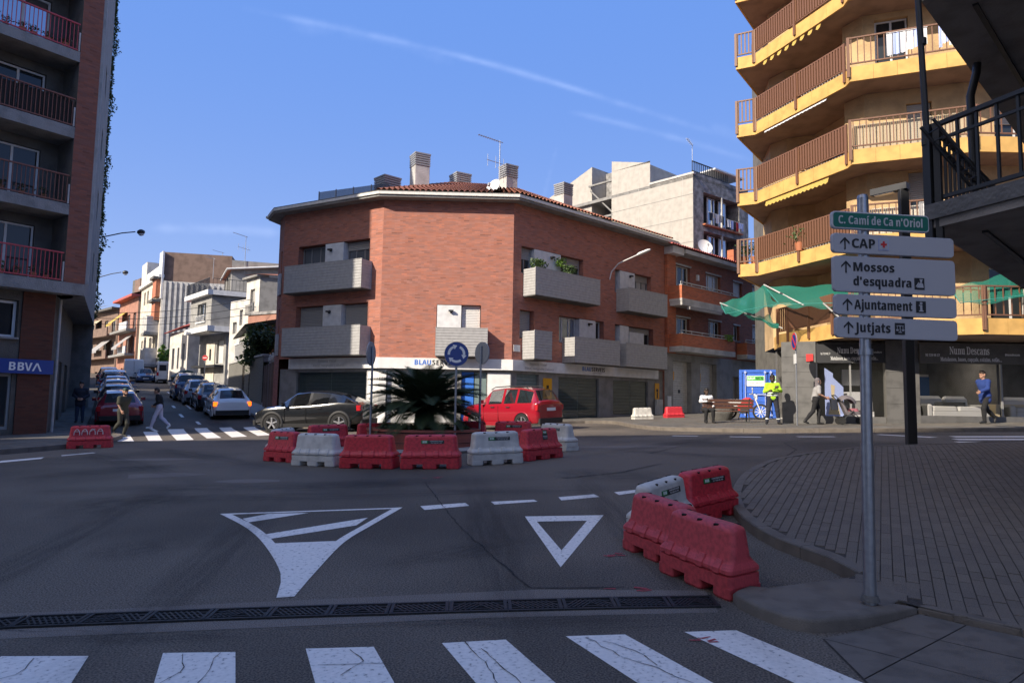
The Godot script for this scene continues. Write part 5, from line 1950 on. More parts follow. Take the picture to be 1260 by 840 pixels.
func build_shop() -> void:
	# furniture on show behind the right-hand glass
	var n := 0
	for q in [[16.0, 26.3, 0.1, 2.0, "long pale sofa with dark cushions behind the left of the shop glass"], [19.2, 26.3, -0.05, 2.1, "pale sofa bed with a rolled bolster behind the shop glass on the right"]]:
		var o := thing("sofa", q[4], "sofa", W(q[0], q[1] - 0.75, -0.45), "furniture in the shop window", Basis(Vector3.UP, q[2]))
		var w: float = q[3]
		var mb := MB.new()
		mb.rloft([[0.05, w * 0.5, 0.46, 0.05], [0.40, w * 0.5, 0.46, 0.06]], 3)
		part("base", mb, mats.sofa, o)
		for k in 2:
			mb = MB.new()
			mb.rloft([[0.405, 0.02, 0.02, 0.02], [0.41, w * 0.245, 0.38, 0.09], [0.54, w * 0.245, 0.38, 0.1], [0.57, w * 0.22, 0.34, 0.1]], 3)
			part("seat_cushion", mb, mats.sofa, o).position = Vector3((k - 0.5) * w * 0.5, 0, 0.06)
			mb = MB.new()
			mb.rloft([[0.0, w * 0.24, 0.10, 0.09], [0.3, w * 0.24, 0.12, 0.1], [0.42, w * 0.2, 0.07, 0.07]], 3)
			part("back_cushion", mb, mats.sofa if n == 0 or k == 0 else mats.cloth_grey, o).transform = Transform3D(Basis(Vector3.RIGHT, -0.2), Vector3((k - 0.5) * w * 0.5, 0.52, -0.36))
		for sx in [-1, 1]:
			mb = MB.new()
			mb.rloft([[0.05, 0.11, 0.46, 0.06], [0.58, 0.11, 0.46, 0.06], [0.64, 0.07, 0.42, 0.06]], 3)
			part("arm", mb, mats.sofa, o).position = Vector3(sx * (w * 0.5 + 0.1), 0, 0)
		if n == 0:
			mb = MB.new()
			mb.rloft([[0.0, 0.5, 0.2, 0.1], [0.14, 0.5, 0.2, 0.1]], 3)
			part("dark_cushion", mb, mats.cloth_black, o).position = Vector3(-0.1, 0.58, 0.15)
		n += 1
	var tb := thing("side_table", "pale wooden table with open legs beside the right-hand sofa in the shop", "table", W(18.2, 25.4, -0.45))
	var mb := MB.new()
	mb.box(Vector3(0, 0.62, 0), Vector3(1.5, 0.1, 0.4))
	part("tabletop", mb, mats.wood_pale, tb)
	for sx in [-1, 1]:
		mb = MB.new()
		mb.box(Vector3(sx * 0.68, 0.285, 0), Vector3(0.14, 0.57, 0.36))
		part("leg", mb, mats.wood_pale, tb)
	var sc := thing("wall_screen", "framed blue picture screen on the dark back wall of the shop", "screen", W(17.6, 29.85, 0.35))
	mb = MB.new()
	mb.box(Vector3(0, 0.45, 0.03), Vector3(2.6, 1.35, 0.06))
	part("frame", mb, mats.sign_grey, sc)
	mb = MB.new()
	mb.box(Vector3(0, 0.45, 0.075), Vector3(2.0, 1.15, 0.03))
	part("picture", mb, mats.poster_blue, sc)
	var wv := thing("wicker_pouffe", "round pale wicker pouffe at the left end of the shop window", "pouffe", W(14.9, 25.6, -0.45))
	mb = MB.new()
	mb.lathe([Vector2(0, 0), Vector2(0.3, 0.0), Vector2(0.42, 0.25), Vector2(0.36, 0.55), Vector2(0.0, 0.62)], Vector3.ZERO)
	part("body", mb, mats.cloth_khaki, wv)
	for q in [[13.0, 26.3, "stacked white bedding boxes left in the shop window"]]:
		var o := thing("bedding_stack", q[2], "bedding", W(q[0], q[1], -0.45))
		for k in 3:
			mb = MB.new()
			mb.rloft([[k * 0.36, 0.5 - k * 0.04, 0.3, 0.05], [k * 0.36 + 0.33, 0.5 - k * 0.04, 0.3, 0.05]], 2)
			part("box", mb, mats.cloth_white if k != 1 else mats.cloth_grey, o)
	var bd := thing("headboard", "pale square headboard hung high in the left shop window", "headboard", W(12.9, 26.6, 0.85))
	mb = MB.new()
	mb.rloft([[0.0, 0.35, 0.05, 0.03], [0.6, 0.35, 0.05, 0.03]], 2)
	part("panel", mb, mats.cloth_white, bd)
	for k in 3:
		var x: float = [12.9, 16.2, 19.6][k]
		var o := thing("ceiling_light", ["lit ceiling strip in the left shop window", "lit ceiling strip over the left sofa in the shop", "lit ceiling strip over the right-hand sofa in the shop"][k], "ceiling light", W(x, 26.6, 2.24), "lit strips in the furniture shop")
		mb = MB.new()
		mb.box(Vector3(0, 0, 0), Vector3(1.5, 0.04, 0.16))
		part("tube", mb, mats.lamp_glow, o)
		var l := AreaLight3D.new()
		l.name = "strip_light"
		l.area_size = Vector2(1.5, 0.16)
		l.light_energy = 2.6
		l.light_color = Color(1, 0.95, 0.88)
		l.shadow_enabled = true
		l.area_range = 12.0
		l.transform = Transform3D(Basis(Vector3.RIGHT, -PI * 0.5), Vector3(0, -0.03, 0))
		o.add_child(l, true)

# ---------------------------------------------------------------- tall brick block with the bank below, left
func build_bank() -> void:
	var h := thing("bank_building", "tall dark brick block with stacked concrete balconies above the blue bank sign on the left", "building")
	var O := Vector2(-16.1, 26.0)
	var t := Vector2(-0.589, -0.808)
	var sd := Vector2(-0.49, 0.872)
	var f := Face.new(O, O + t * 9.9, Vector2(0.81, -0.59))   # u runs from the corner to the left
	var s := Face.new(O, O + sd * 12.5, Vector2(0.87, 0.49))
	var levels := [[3.71, 4.14], [6.65, 7.05], [9.57, 10.0], [12.53, 12.92], [15.45, 15.85], [18.4, 18.8]]
	# brick pier at the corner and grey return
	var mb := MB.new()
	wall(mb, f, 0.0, 0.72, 4.14, 23.2)
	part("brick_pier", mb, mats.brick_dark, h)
	mb = MB.new()
	wall(mb, f, 8.6, 9.9, 4.14, 23.2)
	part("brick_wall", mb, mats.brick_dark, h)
	mb = MB.new()
	wall(mb, s, 0.0, 12.5, 4.14, 23.2, [[2.0, 3.2, 5.2, 6.5], [2.0, 3.2, 8.1, 9.4], [2.0, 3.2, 11.0, 12.3], [6.0, 7.2, 5.2, 6.5], [6.0, 7.2, 8.1, 9.4], [6.0, 7.2, 11.0, 12.3], [2.0, 3.2, 14.0, 15.3], [6.0, 7.2, 14.0, 15.3]], 0.15)
	part("side_wall", mb, mats.concrete, h)
	for y in [5.2, 8.1, 11.0, 14.0]:
		for u in [2.0, 6.0]:
			window(h, s, u, u + 1.2, y, y + 1.3, {"rec": 0.12})
	mb = MB.new()
	fbox(mb, s, 0.35, 0.5, 4.2, 23.2, 0.0, 0.1)
	part("drain_pipe", mb, mats.concrete_light, h)
	# recessed wall behind the balconies
	var holes := []
	for l in levels:
		for q in [[1.3, 3.1], [4.2, 6.4]]:
			holes.append([q[0], q[1], l[1] + (0.05 if q[0] > 2.0 else 0.02), l[1] + 2.15])
	mb = MB.new()
	wall(mb, f, 0.72, 8.6, 4.1, 23.2, holes, 0.15, -1.35)
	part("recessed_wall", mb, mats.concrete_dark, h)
	mb = MB.new()
	wall(mb, Face.new(f.q2(0.72), f.q2(0.72, -1.35), t), 0.0, 1.35, 4.1, 23.2)
	wall(mb, Face.new(f.q2(8.6), f.q2(8.6, -1.35), -t), 0.0, 1.35, 4.1, 23.2)
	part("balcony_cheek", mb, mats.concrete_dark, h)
	for q in holes:
		# windows set in the recessed wall
		var g := Face.new(f.q2(0.0, -1.35), f.q2(9.9, -1.35), f.n)
		window(h, g, q[0] + 0.02, q[1] - 0.02, q[2], q[3] - 0.02, {"rec": 0.08, "mull": 2, "w": 0.07, "glass": mats.sky_glass if int(q[2] * 3.0) % 3 != 0 else mats.dark_glass, "frame": mats.white_frame})
	var rails := [mats.rail_red, mats.rail_rust, mats.rail_rust, mats.rail_red, mats.rail_red, mats.rail_rust]
	for k in levels.size():
		var l = levels[k]
		mb = MB.new()
		fbox(mb, f, 0.0 if k == 0 else 0.70, 9.0, l[0], l[1], -1.5, 0.0)
		if k == 0:
			mb = MB.new()
			fbox(mb, f, 0.0, 9.9, l[0], l[1], -3.5, 0.01)
			fbox(mb, s, 0.0, 12.5, l[0], l[1], -3.0, 0.01)
		var sl := part("balcony_slab", mb, mats.concrete, h)
		var a := f.p(8.5, l[1], -0.06)
		var b := f.p(0.76, l[1], -0.06)
		if k < 4:
			railing(sl, a, b, 1.08, rails[k], 58, 0.022, 0, 0.07)
		mb = MB.new()
		fbox(mb, f, 0.74, 0.79, l[1] + 0.02, l[1] + 0.75, -0.04, 0.0)
		part("rail_end", mb, mats.concrete_light, sl)
	# cane matting on one balcony
	mb = MB.new()
	for q in 130:
		var u := 0.8 + 7.6 * q / 130.0
		fbox(mb, f, u, u + 0.05, levels[2][1] + 0.05, levels[2][1] + 1.02 + rng.randf_range(-0.03, 0.03), -0.12 + rng.randf_range(-0.01, 0.01), -0.1)
	part("cane_matting", mb, mats.wicker, h)
	# pots in a row behind the rails
	var labels := ["small potted plant %s of the row behind the topmost red railing", "clay pot %s on the third balcony down of the dark brick block", "orange clay pot %s behind the bright red lowest railing above the bank"]
	var order := ["nearest the corner", "second from the corner", "third from the corner", "fourth from the corner", "fifth from the corner", "sixth from the corner", "seventh from the corner", "eighth from the corner", "ninth from the corner", "tenth from the corner", "eleventh from the corner", "farthest left"]
	var n := 0
	for q in [[3, 1.0, 6.4, 12], [1, 1.2, 3.2, 3], [0, 1.0, 3.3, 5]]:
		for k in q[3]:
			var u: float = lerpf(q[1], q[2], (k + 0.5) / q[3]) + rng.randf_range(-0.08, 0.08)
			var o := thing("plant_pot", labels[n] % order[k], "plant pot", f.p(u, levels[q[0]][1] + 0.005, -0.24), "pots on the balconies of the dark block")
			mb = MB.new()
			var r := rng.randf_range(0.09, 0.14)
			mb.lathe([Vector2(0.0, 0.0), Vector2(r * 0.75, 0.0), Vector2(r, r * 1.7), Vector2(r * 0.85, r * 1.7), Vector2(0.0, r * 1.5)], Vector3.ZERO, Basis(), 10)
			part("pot", mb, mats.terracotta if rng.randf() < 0.7 else mats.cloth_tan, o)
			mb = MB.new()
			for e in 40:
				leaf(mb, Vector3(rng.randfn(0, 0.09), r * 1.9 + absf(rng.randfn(0.0, 0.12)), rng.randfn(0, 0.09)), 0.06)
			part("foliage", mb, pick([mats.leaf, mats.leaf_dry, mats.leaf_dark]), o)
		n += 1
	# ground floor, set back from the street side
	var Gc := O - f.n * 0.35 - s.n * 0.75
	var gf := Face.new(Gc, Gc + t * 9.5, f.n)
	var gs := Face.new(Gc, Gc + sd * 12.0, s.n)
	mb = MB.new()
	wall(mb, gf, 0.0, 1.05, -1.7, 3.71)
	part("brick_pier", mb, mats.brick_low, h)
	mb = MB.new()
	wall(mb, gf, 1.05, 9.5, -1.7, 3.71, [[1.15, 3.4, 1.95, 3.35], [1.2, 6.5, -1.25, 0.72]], 0.25, -0.05)
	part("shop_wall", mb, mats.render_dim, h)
	window(h, gf, 1.17, 3.38, 2.02, 3.33, {"rec": 0.22, "mull": 2, "w": 0.09, "frame": mats.white_frame, "sill": true})
	mb = MB.new()
	wall(mb, gs, 0.0, 12.0, -1.7, 3.71, [[1.6, 2.7, -1.3, 1.0], [4.0, 5.6, -1.3, 1.4], [7.4, 9.4, -1.3, 1.4]], 0.3)
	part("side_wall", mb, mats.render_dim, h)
	for q in [[1.6, 2.7, -1.3, 1.0], [4.0, 5.6, -1.3, 1.4], [7.4, 9.4, -1.3, 1.4]]:
		slats(h, "roller_shutter", gs, q[0], q[1], q[2], q[3], -0.28, -0.25, mats.shutter_grey, 0.12)
	mb = MB.new()
	mb.tube([gs.p(0.6, -1.6, 0.12), gs.p(0.6, 3.6, 0.12)], 0.05)
	mb.tube([gs.p(1.2, -1.6, 0.1), gs.p(1.2, 3.6, 0.1)], 0.035)
	part("drain_pipe", mb, mats.concrete_light, h)
	# bank window with its poster, and the sign
	mb = MB.new()
	fbox(mb, gf, 1.25, 6.4, -1.2, 0.66, -0.22, -0.2)
	part("shop_pane", mb, mats.dark_glass, h)
	mb = MB.new()
	for q in [[1.2, 1.28], [3.2, 3.26], [6.42, 6.5]]:
		fbox(mb, gf, q[0], q[1], -1.22, 0.7, -0.2, -0.12)
	fbox(mb, gf, 1.2, 6.5, 0.62, 0.72, -0.2, -0.12)
	fbox(mb, gf, 1.2, 6.5, -1.25, -1.15, -0.2, -0.12)
	part("window_frame", mb, mats.grey_frame, h)
	mb = MB.new()
	fbox(mb, gf, 1.7, 3.0, -1.1, 0.55, -0.195, -0.19)
	fbox(mb, gf, 3.35, 6.3, -1.1, 0.55, -0.195, -0.19)
	var po := part("poster", mb, mats.poster_blue, h)
	for k in 4:
		mb = MB.new()
		fbox(mb, gf, 2.35 + 0.1 * (k % 2), 2.9, -0.7 + k * 0.24, -0.67 + k * 0.24, -0.188, -0.185)
		part("poster_line", mb, mats.pale_blue, po)
	mb = MB.new()
	fbox(mb, gf, -0.03, 9.4, 0.74, 1.25, 0.0, 0.14)
	var sg := part("bank_sign", mb, mats.sign_blue, h)
	letters(sg, "lettering", "BBV", gf.p(1.03, 0.985, 0.146), gf.basis(), 0.29, mats.white, "Droid Sans", 1, 0.72)
	mb = MB.new()   # the last letter has no bar
	mb.plate(V2([0.0, 0.0, 0.06, 0.0, 0.155, 0.23, 0.25, 0.0, 0.31, 0.0, 0.185, 0.29, 0.125, 0.29]), gf.p(0.66, 0.84, 0.142), gf.right(), Vector3.UP, 0.006)
	part("lettering", mb, mats.white, sg)
	# creepers hanging down the far edge, and the lamp-post arms
	var lv := MB.new()
	for k in 2600:
		var y := rng.randf_range(4.0, 22.0)
		var w := 0.07 + 0.06 * sin(y * 1.7) + 0.05 * sin(y * 4.1)
		if rng.randf() < 0.25 and y < 6.0:
			continue
		leaf(lv, s.p(12.35 + rng.randf_range(-0.4, 0.1), y, 0.02 + absf(rng.randfn(0.0, maxf(w, 0.04)))), 0.08)
	var cr := part("creeper", lv, mats.leaf_dark, self)
	tag(cr, "dark creeper hanging down the far street edge of the tall brick block", "creeper")
	# body of the block behind
	mb = MB.new()
	var bk := [f.q2(9.9), f.q2(9.9, -11.0), s.q2(12.5, -3.0) - f.n * 2.0, s.q2(12.5)]
	for i in bk.size() - 1:
		wall(mb, Face.new(bk[i], bk[i + 1], (bk[i] as Vector2) - (O + t * 8.0 - f.n * 5.0)), 0.0, (bk[i] as Vector2).distance_to(bk[i + 1]), -2.0, 23.2)
	part("rear_wall", mb, mats.concrete, h)
	mb = MB.new()
	mb.prism(PackedVector2Array([O, f.q2(9.9), f.q2(9.9, -11.0), s.q2(12.5, -5.0), s.q2(12.5)]), 23.0, 23.4)
	part("roof", mb, mats.concrete, h)

# ---------------------------------------------------------------- dark balcony house at the right edge
func build_near_right() -> void:
	var C := Vector2(5.1, 8.4)
	var a := Vector2(0.36, -0.933)     # towards the camera
	var b := Vector2(0.71, 0.704)      # away to the right
	var h := thing("corner_house", "shaded house at the right edge with a dark balcony and railings overhead", "house")
	var fa := Face.new(C, C + a * 12.0, Vector2(-0.933, -0.36))
	var fb := Face.new(C, C + b * 10.0, Vector2(-0.704, 0.71))
	for l in [[2.2, 2.47], [5.12, 5.4]]:
		var y0: float = l[0]
		var y1: float = l[1]
		var mb := MB.new()
		mb.prism(PackedVector2Array([C, C + a * 12.0, C + a * 12.0 + Vector2(3, 1), C + b * 10.0 + Vector2(1, -1), C + b * 10.0]), y0, y1)
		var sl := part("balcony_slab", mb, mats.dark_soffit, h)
		mb = MB.new()
		fbox(mb, fa, -0.03, 12.0, y0 + 0.1, y1 + 0.02, 0.0, 0.05)
		fbox(mb, fb, -0.03, 10.0, y0 + 0.1, y1 + 0.02, 0.0, 0.05)
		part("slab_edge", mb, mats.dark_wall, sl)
		mb = MB.new()   # drip mould under the slab
		fbox(mb, fb, 0.5, 9.0, y0 - 0.03, y0, -0.5, -0.44)
		part("drip", mb, mats.black_metal, sl)
	# railing along both edges
	for q in [[fa, 8.0, 34], [fb, 9.0, 40]]:
		var f: Face = q[0]
		var r := railing(h, f.p(0.0, 2.47, -0.06), f.p(q[1], 2.47, -0.06), 1.02, mats.black_metal, q[2], 0.03, 2, 0.1)
		var mb := MB.new()
		fbox(mb, f, 0.0, q[1], 3.28, 3.315, -0.08, -0.04)
		part("second_rail", mb, mats.black_metal, r)
	# corner post and down-pipe
	var mb := MB.new()
	mb.tube([W(C.x + 0.03, C.y + 0.02, 2.2), W(C.x + 0.01, C.y + 0.02, 3.6), W(C.x - 0.05, C.y + 0.02, 5.7)], 0.04, 0.036, 10)
	for y in [3.3, 4.6]:
		mb.tube([W(C.x - 0.0, C.y + 0.02, y - 0.04), W(C.x - 0.0, C.y + 0.02, y + 0.04)], 0.05, 0.05, 10)
	part("corner_post", mb, mats.black_metal, h)
	mb = MB.new()
	var dp := fb.q2(2.2, -0.04)
	mb.tube([W(dp.x + 0.12, dp.y, 5.1), W(dp.x + 0.1, dp.y, 4.95), W(dp.x, dp.y, 4.6), W(dp.x, dp.y, 2.47)], 0.055, 0.055, 8)
	part("down_pipe", mb, mats.black_metal, h)
	# the house wall behind, and its foot
	var wc := Vector2(6.75, 8.72)
	mb = MB.new()
	var w1 := Face.new(wc, wc + a * 11.0, Vector2(-0.933, -0.36))
	var w2 := Face.new(wc, wc + b * 9.0, Vector2(-0.704, 0.71))
	wall(mb, w1, 0.0, 11.0, -2.0, 9.0, [[0.6, 1.6, 2.5, 4.6]], 0.2)
	wall(mb, w2, 0.0, 9.0, -2.0, 9.0, [[1.0, 2.0, 2.5, 4.6]], 0.2)
	wall(mb, Face.new(wc + b * 9.0, wc + b * 9.0 + Vector2(6, -6), Vector2(1, 1)), 0.0, 8.4, -2.0, 9.0)
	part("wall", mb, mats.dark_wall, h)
	window(h, w1, 0.62, 1.58, 2.5, 4.58, {"mull": 2, "frame": mats.brown_frame})
	window(h, w2, 1.02, 1.98, 2.5, 4.58, {"mull": 2, "frame": mats.brown_frame})
	mb = MB.new()
	mb.prism(PackedVector2Array([C + Vector2(-0.3, 0.3), C + a * 12.0 + Vector2(-0.4, -0.2), Vector2(16, -4), Vector2(16, 12), C + b * 10.0]), 9.0, 9.2)
	part("roof", mb, mats.concrete_dark, h)
	# a folded drying rack leaning inside the balcony
	var rk := thing("drying_rack", "dark folded drying rack leaning behind the near balcony railing", "drying rack", fa.p(0.35, 2.475, -0.5))
	mb = MB.new()
	for k in 2:
		var o := Vector3(0.0, 0, 0.25 * k)
		mb.tube([o, o + Vector3(-0.75, 0.95, 0.0)], 0.02, 0.02, 6)
	for k in 9:
		var p := Vector3(-0.75, 0.95, 0) * (k + 1) / 10.0
		mb.tube([p, p + Vector3(0, 0, 0.25)], 0.008, 0.008, 5)
	part("frame", mb, mats.black_metal, rk)
	var bg := thing("wall_lantern", "round dark lamp on the balcony wall at the right edge", "lamp", w1.p(0.25, 3.9, 0.1))
	mb = MB.new()
	mb.lathe([Vector2(0, -0.12), Vector2(0.1, -0.08), Vector2(0.13, 0.0), Vector2(0.1, 0.08), Vector2(0.0, 0.12)])
	part("shade", mb, mats.black_metal, bg)

# ---------------------------------------------------------------- what casts the shade: the houses behind the camera
func build_behind() -> void:
	var h := thing("apartment_block", "long apartment block on the near side of the junction, out of the picture", "building")
	var f := Face.new(Vector2(-62.0, -3.6), Vector2(-7.0, -3.6), Vector2(0, 1))
	var holes := []
	for k in 18:
		for j in 7:
			holes.append([1.6 + k * 3.0, 2.9 + k * 3.0, 0.4 + j * 3.0, 1.9 + j * 3.0])
	var mb := MB.new()
	wall(mb, f, 0.0, 55.0, -3.0, 23.2, holes, 0.2)
	wall(mb, Face.new(Vector2(-7.0, -3.6), Vector2(-7.0, -16.0), Vector2(1, 0)), 0.0, 12.4, -3.0, 23.2)
	wall(mb, Face.new(Vector2(-62.0, -3.6), Vector2(-62.0, -16.0), Vector2(-1, 0)), 0.0, 12.4, -3.0, 23.2)
	wall(mb, Face.new(Vector2(-62.0, -16.0), Vector2(-7.0, -16.0), Vector2(0, -1)), 0.0, 55.0, -3.0, 23.2)
	part("wall", mb, mats.render_cream, h)
	mb = MB.new()
	mb.prism(V2([-62, -16, -7, -16, -7, -3.6, -62, -3.6]), 23.2, 23.5)
	part("roof", mb, mats.concrete, h)
	for q in holes:
		mb = MB.new()
		fbox(mb, f, q[0], q[1], q[2], q[3], -0.2, -0.18)
		part("window", mb, mats.dark_glass, h)

# ---------------------------------------------------------------- the houses up the street
# a plain house body from (x, d) corners of its street front; front openings are [u0, u1, y0, y1]
func house_front(parent: Node3D, a: Vector2, b: Vector2, y0: float, y1: float, m: Material, holes: Array, opt := {}) -> Face:
	var f := Face.new(a, b, opt.get("out", Vector2.ZERO))
	var mb := MB.new()
	wall(mb, f, 0.0, f.len, y0, y1, holes, opt.get("rec", 0.25))
	part(opt.get("name", "wall"), mb, m, parent)
	for h in holes:
		var o := {"mull": 2, "rec": 0.2, "frame": opt.get("frame", mats.white_frame)}
		if h.size() > 4:
			o.shutter = h[4]
			o.shutter_mat = opt.get("shutter_mat", mats.shutter_white)
		window(parent, f, h[0] + 0.02, h[1] - 0.02, h[2] + 0.01, h[3] - 0.01, o)
	return f

func side_wall(parent: Node3D, a: Vector2, b: Vector2, y0: float, y1: float, m: Material, called := "side_wall") -> void:
	var mb := MB.new()
	wall(mb, Face.new(a, b), 0.0, a.distance_to(b), y0, y1)
	part(called, mb, m, parent)

func ledge(parent: Node3D, called: String, f: Face, u0: float, u1: float, y0: float, y1: float, o0: float, o1: float, m: Material) -> MeshInstance3D:
	var mb := MB.new()
	fbox(mb, f, u0, u1, y0, y1, o0, o1)
	return part(called, mb, m, parent)

func iron_rail(parent: Node3D, f: Face, u0: float, u1: float, y: float, h: float, off: float, m: Material, pitch := 0.14) -> void:
	var mb := MB.new()
	fbox(mb, f, u0, u1, y + h - 0.04, y + h, off - 0.03, off + 0.02)
	fbox(mb, f, u0, u1, y + 0.06, y + 0.09, off - 0.02, off + 0.01)
	var u := u0
	while u <= u1:
		fbox(mb, f, u, u + 0.025, y, y + h, off - 0.015, off + 0.01)
		u += pitch
	part("railing", mb, m, parent)

func build_street() -> void:
	# ---- grey house with the boxed bay (right of the street)
	var h := thing("bay_house", "grey house with a boxed upper bay and a railed terrace beside the dark hedge", "house")
	var R := Vector2(-25.2, 58.0)
	var L := Vector2(-28.9, 62.3)
	var out := Vector2(-0.75, -0.66)
	var f := house_front(h, R, L, 5.95, 8.55, mats.render_grey, [[1.4, 3.7, 6.5, 8.05, 0.05]], {"out": out})
	ledge(h, "window_surround", f, 1.25, 3.85, 6.36, 6.46, 0.0, 0.12, mats.white_panel)
	iron_rail(h, f, 1.4, 3.7, 6.45, 0.55, 0.12, mats.white_frame)
	var bk := Vector2(7.5, 6.6)
	var sR := R + Vector2(4.6, 2.6)
	side_wall(h, R, sR, 5.95, 8.55, mats.render_grey)
	ledge(h, "floor_slab", f, -0.35, f.len + 0.3, 5.5, 5.95, -1.0, 0.35, mats.white_panel)
	ledge(h, "floor_slab", f, -0.35, f.len + 0.5, 8.55, 8.95, -1.0, 0.45, mats.white_panel)
	var fs := Face.new(R, sR)
	ledge(h, "floor_slab", fs, 0.0, fs.len, 5.5, 5.95, -1.0, 0.3, mats.white_panel)
	ledge(h, "floor_slab", fs, 0.0, fs.len, 8.55, 8.95, -1.0, 0.35, mats.white_panel)
	iron_rail(h, f, -0.3, f.len + 0.4, 8.95, 1.0, 0.35, mats.lamp_grey)
	iron_rail(h, fs, 0.0, fs.len, 8.95, 1.0, 0.25, mats.lamp_grey, 0.3)
	# top floor set back
	var T := R + Vector2(0.6, 2.3)
	var TL := L + Vector2(2.0, 2.2)
	house_front(h, T, TL, 8.9, 11.2, mats.render_grey, [[0.5, 1.4, 9.0, 10.9], [2.0, 3.2, 9.0, 10.9], [3.7, 5.0, 9.0, 10.9]], {"out": out})
	side_wall(h, T, T + Vector2(8.4, 3.2), 8.9, 12.0, mats.render_grey)
	var mb := MB.new()
	mb.quad(W(T.x - 0.2, T.y - 0.5, 11.2), W(T.x + 9.0, T.y + 2.9, 12.35), W(T.x + 8.0, T.y + 8.0, 12.9), W(TL.x - 0.3, TL.y - 0.2, 10.95))
	mb.quad(W(T.x - 0.2, T.y - 0.5, 11.05), W(TL.x - 0.3, TL.y - 0.2, 10.8), W(T.x + 8.0, T.y + 8.0, 12.75), W(T.x + 9.0, T.y + 2.9, 12.2))
	part("tiled_roof", mb, mats.roof_tile, h)
	mb = MB.new()
	mb.tube([W(T.x - 0.2, T.y - 0.5, 11.12), W(T.x + 4.2, T.y + 1.1, 11.7)], 0.08, 0.08, 6)
	mb.tube([W(T.x - 0.2, T.y - 0.5, 11.12), W(TL.x - 0.3, TL.y - 0.2, 10.87)], 0.08, 0.08, 6)
	part("white_verge", mb, mats.white_panel, h)
	# ground floor under the bay
	var g := house_front(h, R + out * -0.9 + Vector2(0.4, 0.2), L + out * -0.9, 0.0, 5.5, mats.render_grey, [[0.5, 1.9, 2.9, 4.9, 0.97]], {"out": out, "shutter_mat": mats.shutter_white})
	ledge(h, "cream_panel", g, 2.2, 4.0, 1.0, 4.7, 0.0, 0.06, mats.render_cream)
	ledge(h, "slot_window", g, 2.9, 3.25, 3.2, 4.2, 0.06, 0.08, mats.dark_glass)
	ledge(h, "garage_door", g, 2.6, 4.6, 0.2, 2.2, 0.0, 0.05, mats.dark_wall)
	ledge(h, "canopy", g, 0.3, 5.3, 2.55, 2.75, 0.0, 0.8, mats.lamp_grey)
	side_wall(h, R + out * -0.9 + Vector2(0.4, 0.2), sR + Vector2(0.4, 0.8), 0.0, 5.5, mats.render_grey)
	chimney(h, -18.0, 58.5, 10.6, 14.2, 0.55, 0.4)
	antenna(W(-23.6, 60.6, 10.9), 3.3, "tall aerial with two crossed arrays on the grey bay house", 0.5)
	antenna(W(-27.2, 62.6, 10.7), 1.9, "short aerial at the low end of the grey bay house roof", -0.4, false)
	# round no-entry sign by the wall
	road_sign(Vector2(-23.3, 53.0), 2.7, 0.42, Vector2(0.1, -1.0), "round red sign on a pole before the grey bay house", "red", 0.035)
	# ---- small house at the head of the hedge
	h = thing("small_house", "narrow white and grey house with a small balcony window, half behind the corner block", "house")
	var a := Vector2(-18.6, 50.8)
	var b := Vector2(-20.2, 52.5)
	f = house_front(h, a, b, 1.0, 8.9, mats.render_white, [[0.8, 1.6, 6.4, 8.1, 0.55]], {"out": Vector2(-0.6, -0.8), "shutter_mat": mats.shutter_grey})
	iron_rail(h, f, 0.5, 1.9, 6.1, 0.8, 0.25, mats.grey_frame)
	side_wall(h, a, a + Vector2(7, 2.6), 1.0, 8.9, mats.concrete)
	ledge(h, "roof_edge", f, -0.15, f.len + 0.2, 8.9, 9.05, -0.6, 0.3, mats.concrete)
	mb = MB.new()
	mb.quad(W(a.x - 0.2, a.y - 0.35, 9.05), W(a.x + 7, a.y + 2.2, 9.05), W(a.x + 6.7, a.y + 5.0, 9.9), W(b.x - 0.3, b.y, 9.3))
	part("roof", mb, mats.roof_tile, h)
	house_front(h, b, Vector2(-22.0, 54.1), 1.0, 7.45, mats.render_white, [[0.4, 0.9, 5.5, 6.7], [1.3, 1.9, 4.9, 5.8]], {"out": Vector2(-0.5, -0.85)})
	# red annexe with its slanted white cover
	h = thing("red_annexe", "low red walled annexe with a slanted white cover behind the dark hedge", "annexe")
	house_front(h, Vector2(-14.6, 46.3), Vector2(-18.5, 48.6), 0.5, 5.75, mats.render_red, [], {"out": Vector2(-0.5, -0.87)})
	mb = MB.new()
	mb.prism(V2([-14.2, 46.0, -18.7, 48.6, -17.5, 51, -13, 48.5]), 5.75, 5.95)
	part("roof", mb, mats.stained, h)
	mb = MB.new()
	mb.quad(W(-18.3, 47.0, 3.9), W(-14.6, 45.2, 4.9), W(-14.4, 45.7, 5.2), W(-18.1, 47.6, 4.3))
	part("white_cover", mb, mats.white_panel, h)
	# ---- garden wall with balusters and gate
	h = thing("garden_wall", "grey stone garden wall with a white balustrade and dark gate up the street", "wall")
	var w0 := ST(43.0, 7.9)
	var w1 := ST(56.5, 7.9)
	f = Face.new(w0, w1)
	mb = MB.new()
	wall(mb, f, 0.0, f.len, -1.0, 2.5, [[6.3, 7.3, -0.6, 2.2], [4.3, 4.7, -0.2, 1.6]], 0.3)
	part("stone_wall", mb, mats.stone, h)
	ledge(h, "gate", f, 6.3, 7.3, -0.6, 2.2, -0.32, -0.28, mats.brown_frame)
	ledge(h, "wall_coping", f, 0.0, f.len, 2.5, 2.62, -0.3, 0.06, mats.concrete_light)
	for k in 14:
		ledge(h, "baluster", f, 4.3 + k * 0.5, 4.42 + k * 0.5, 2.62, 3.75, -0.1, 0.02, mats.white_panel)
	ledge(h, "hand_rail", f, 4.2, 11.1, 3.75, 3.9, -0.14, 0.06, mats.white_panel)
	iron_rail(h, f, 4.2, 9.5, 3.9, 0.9, 0.0, mats.white_frame, 0.45)
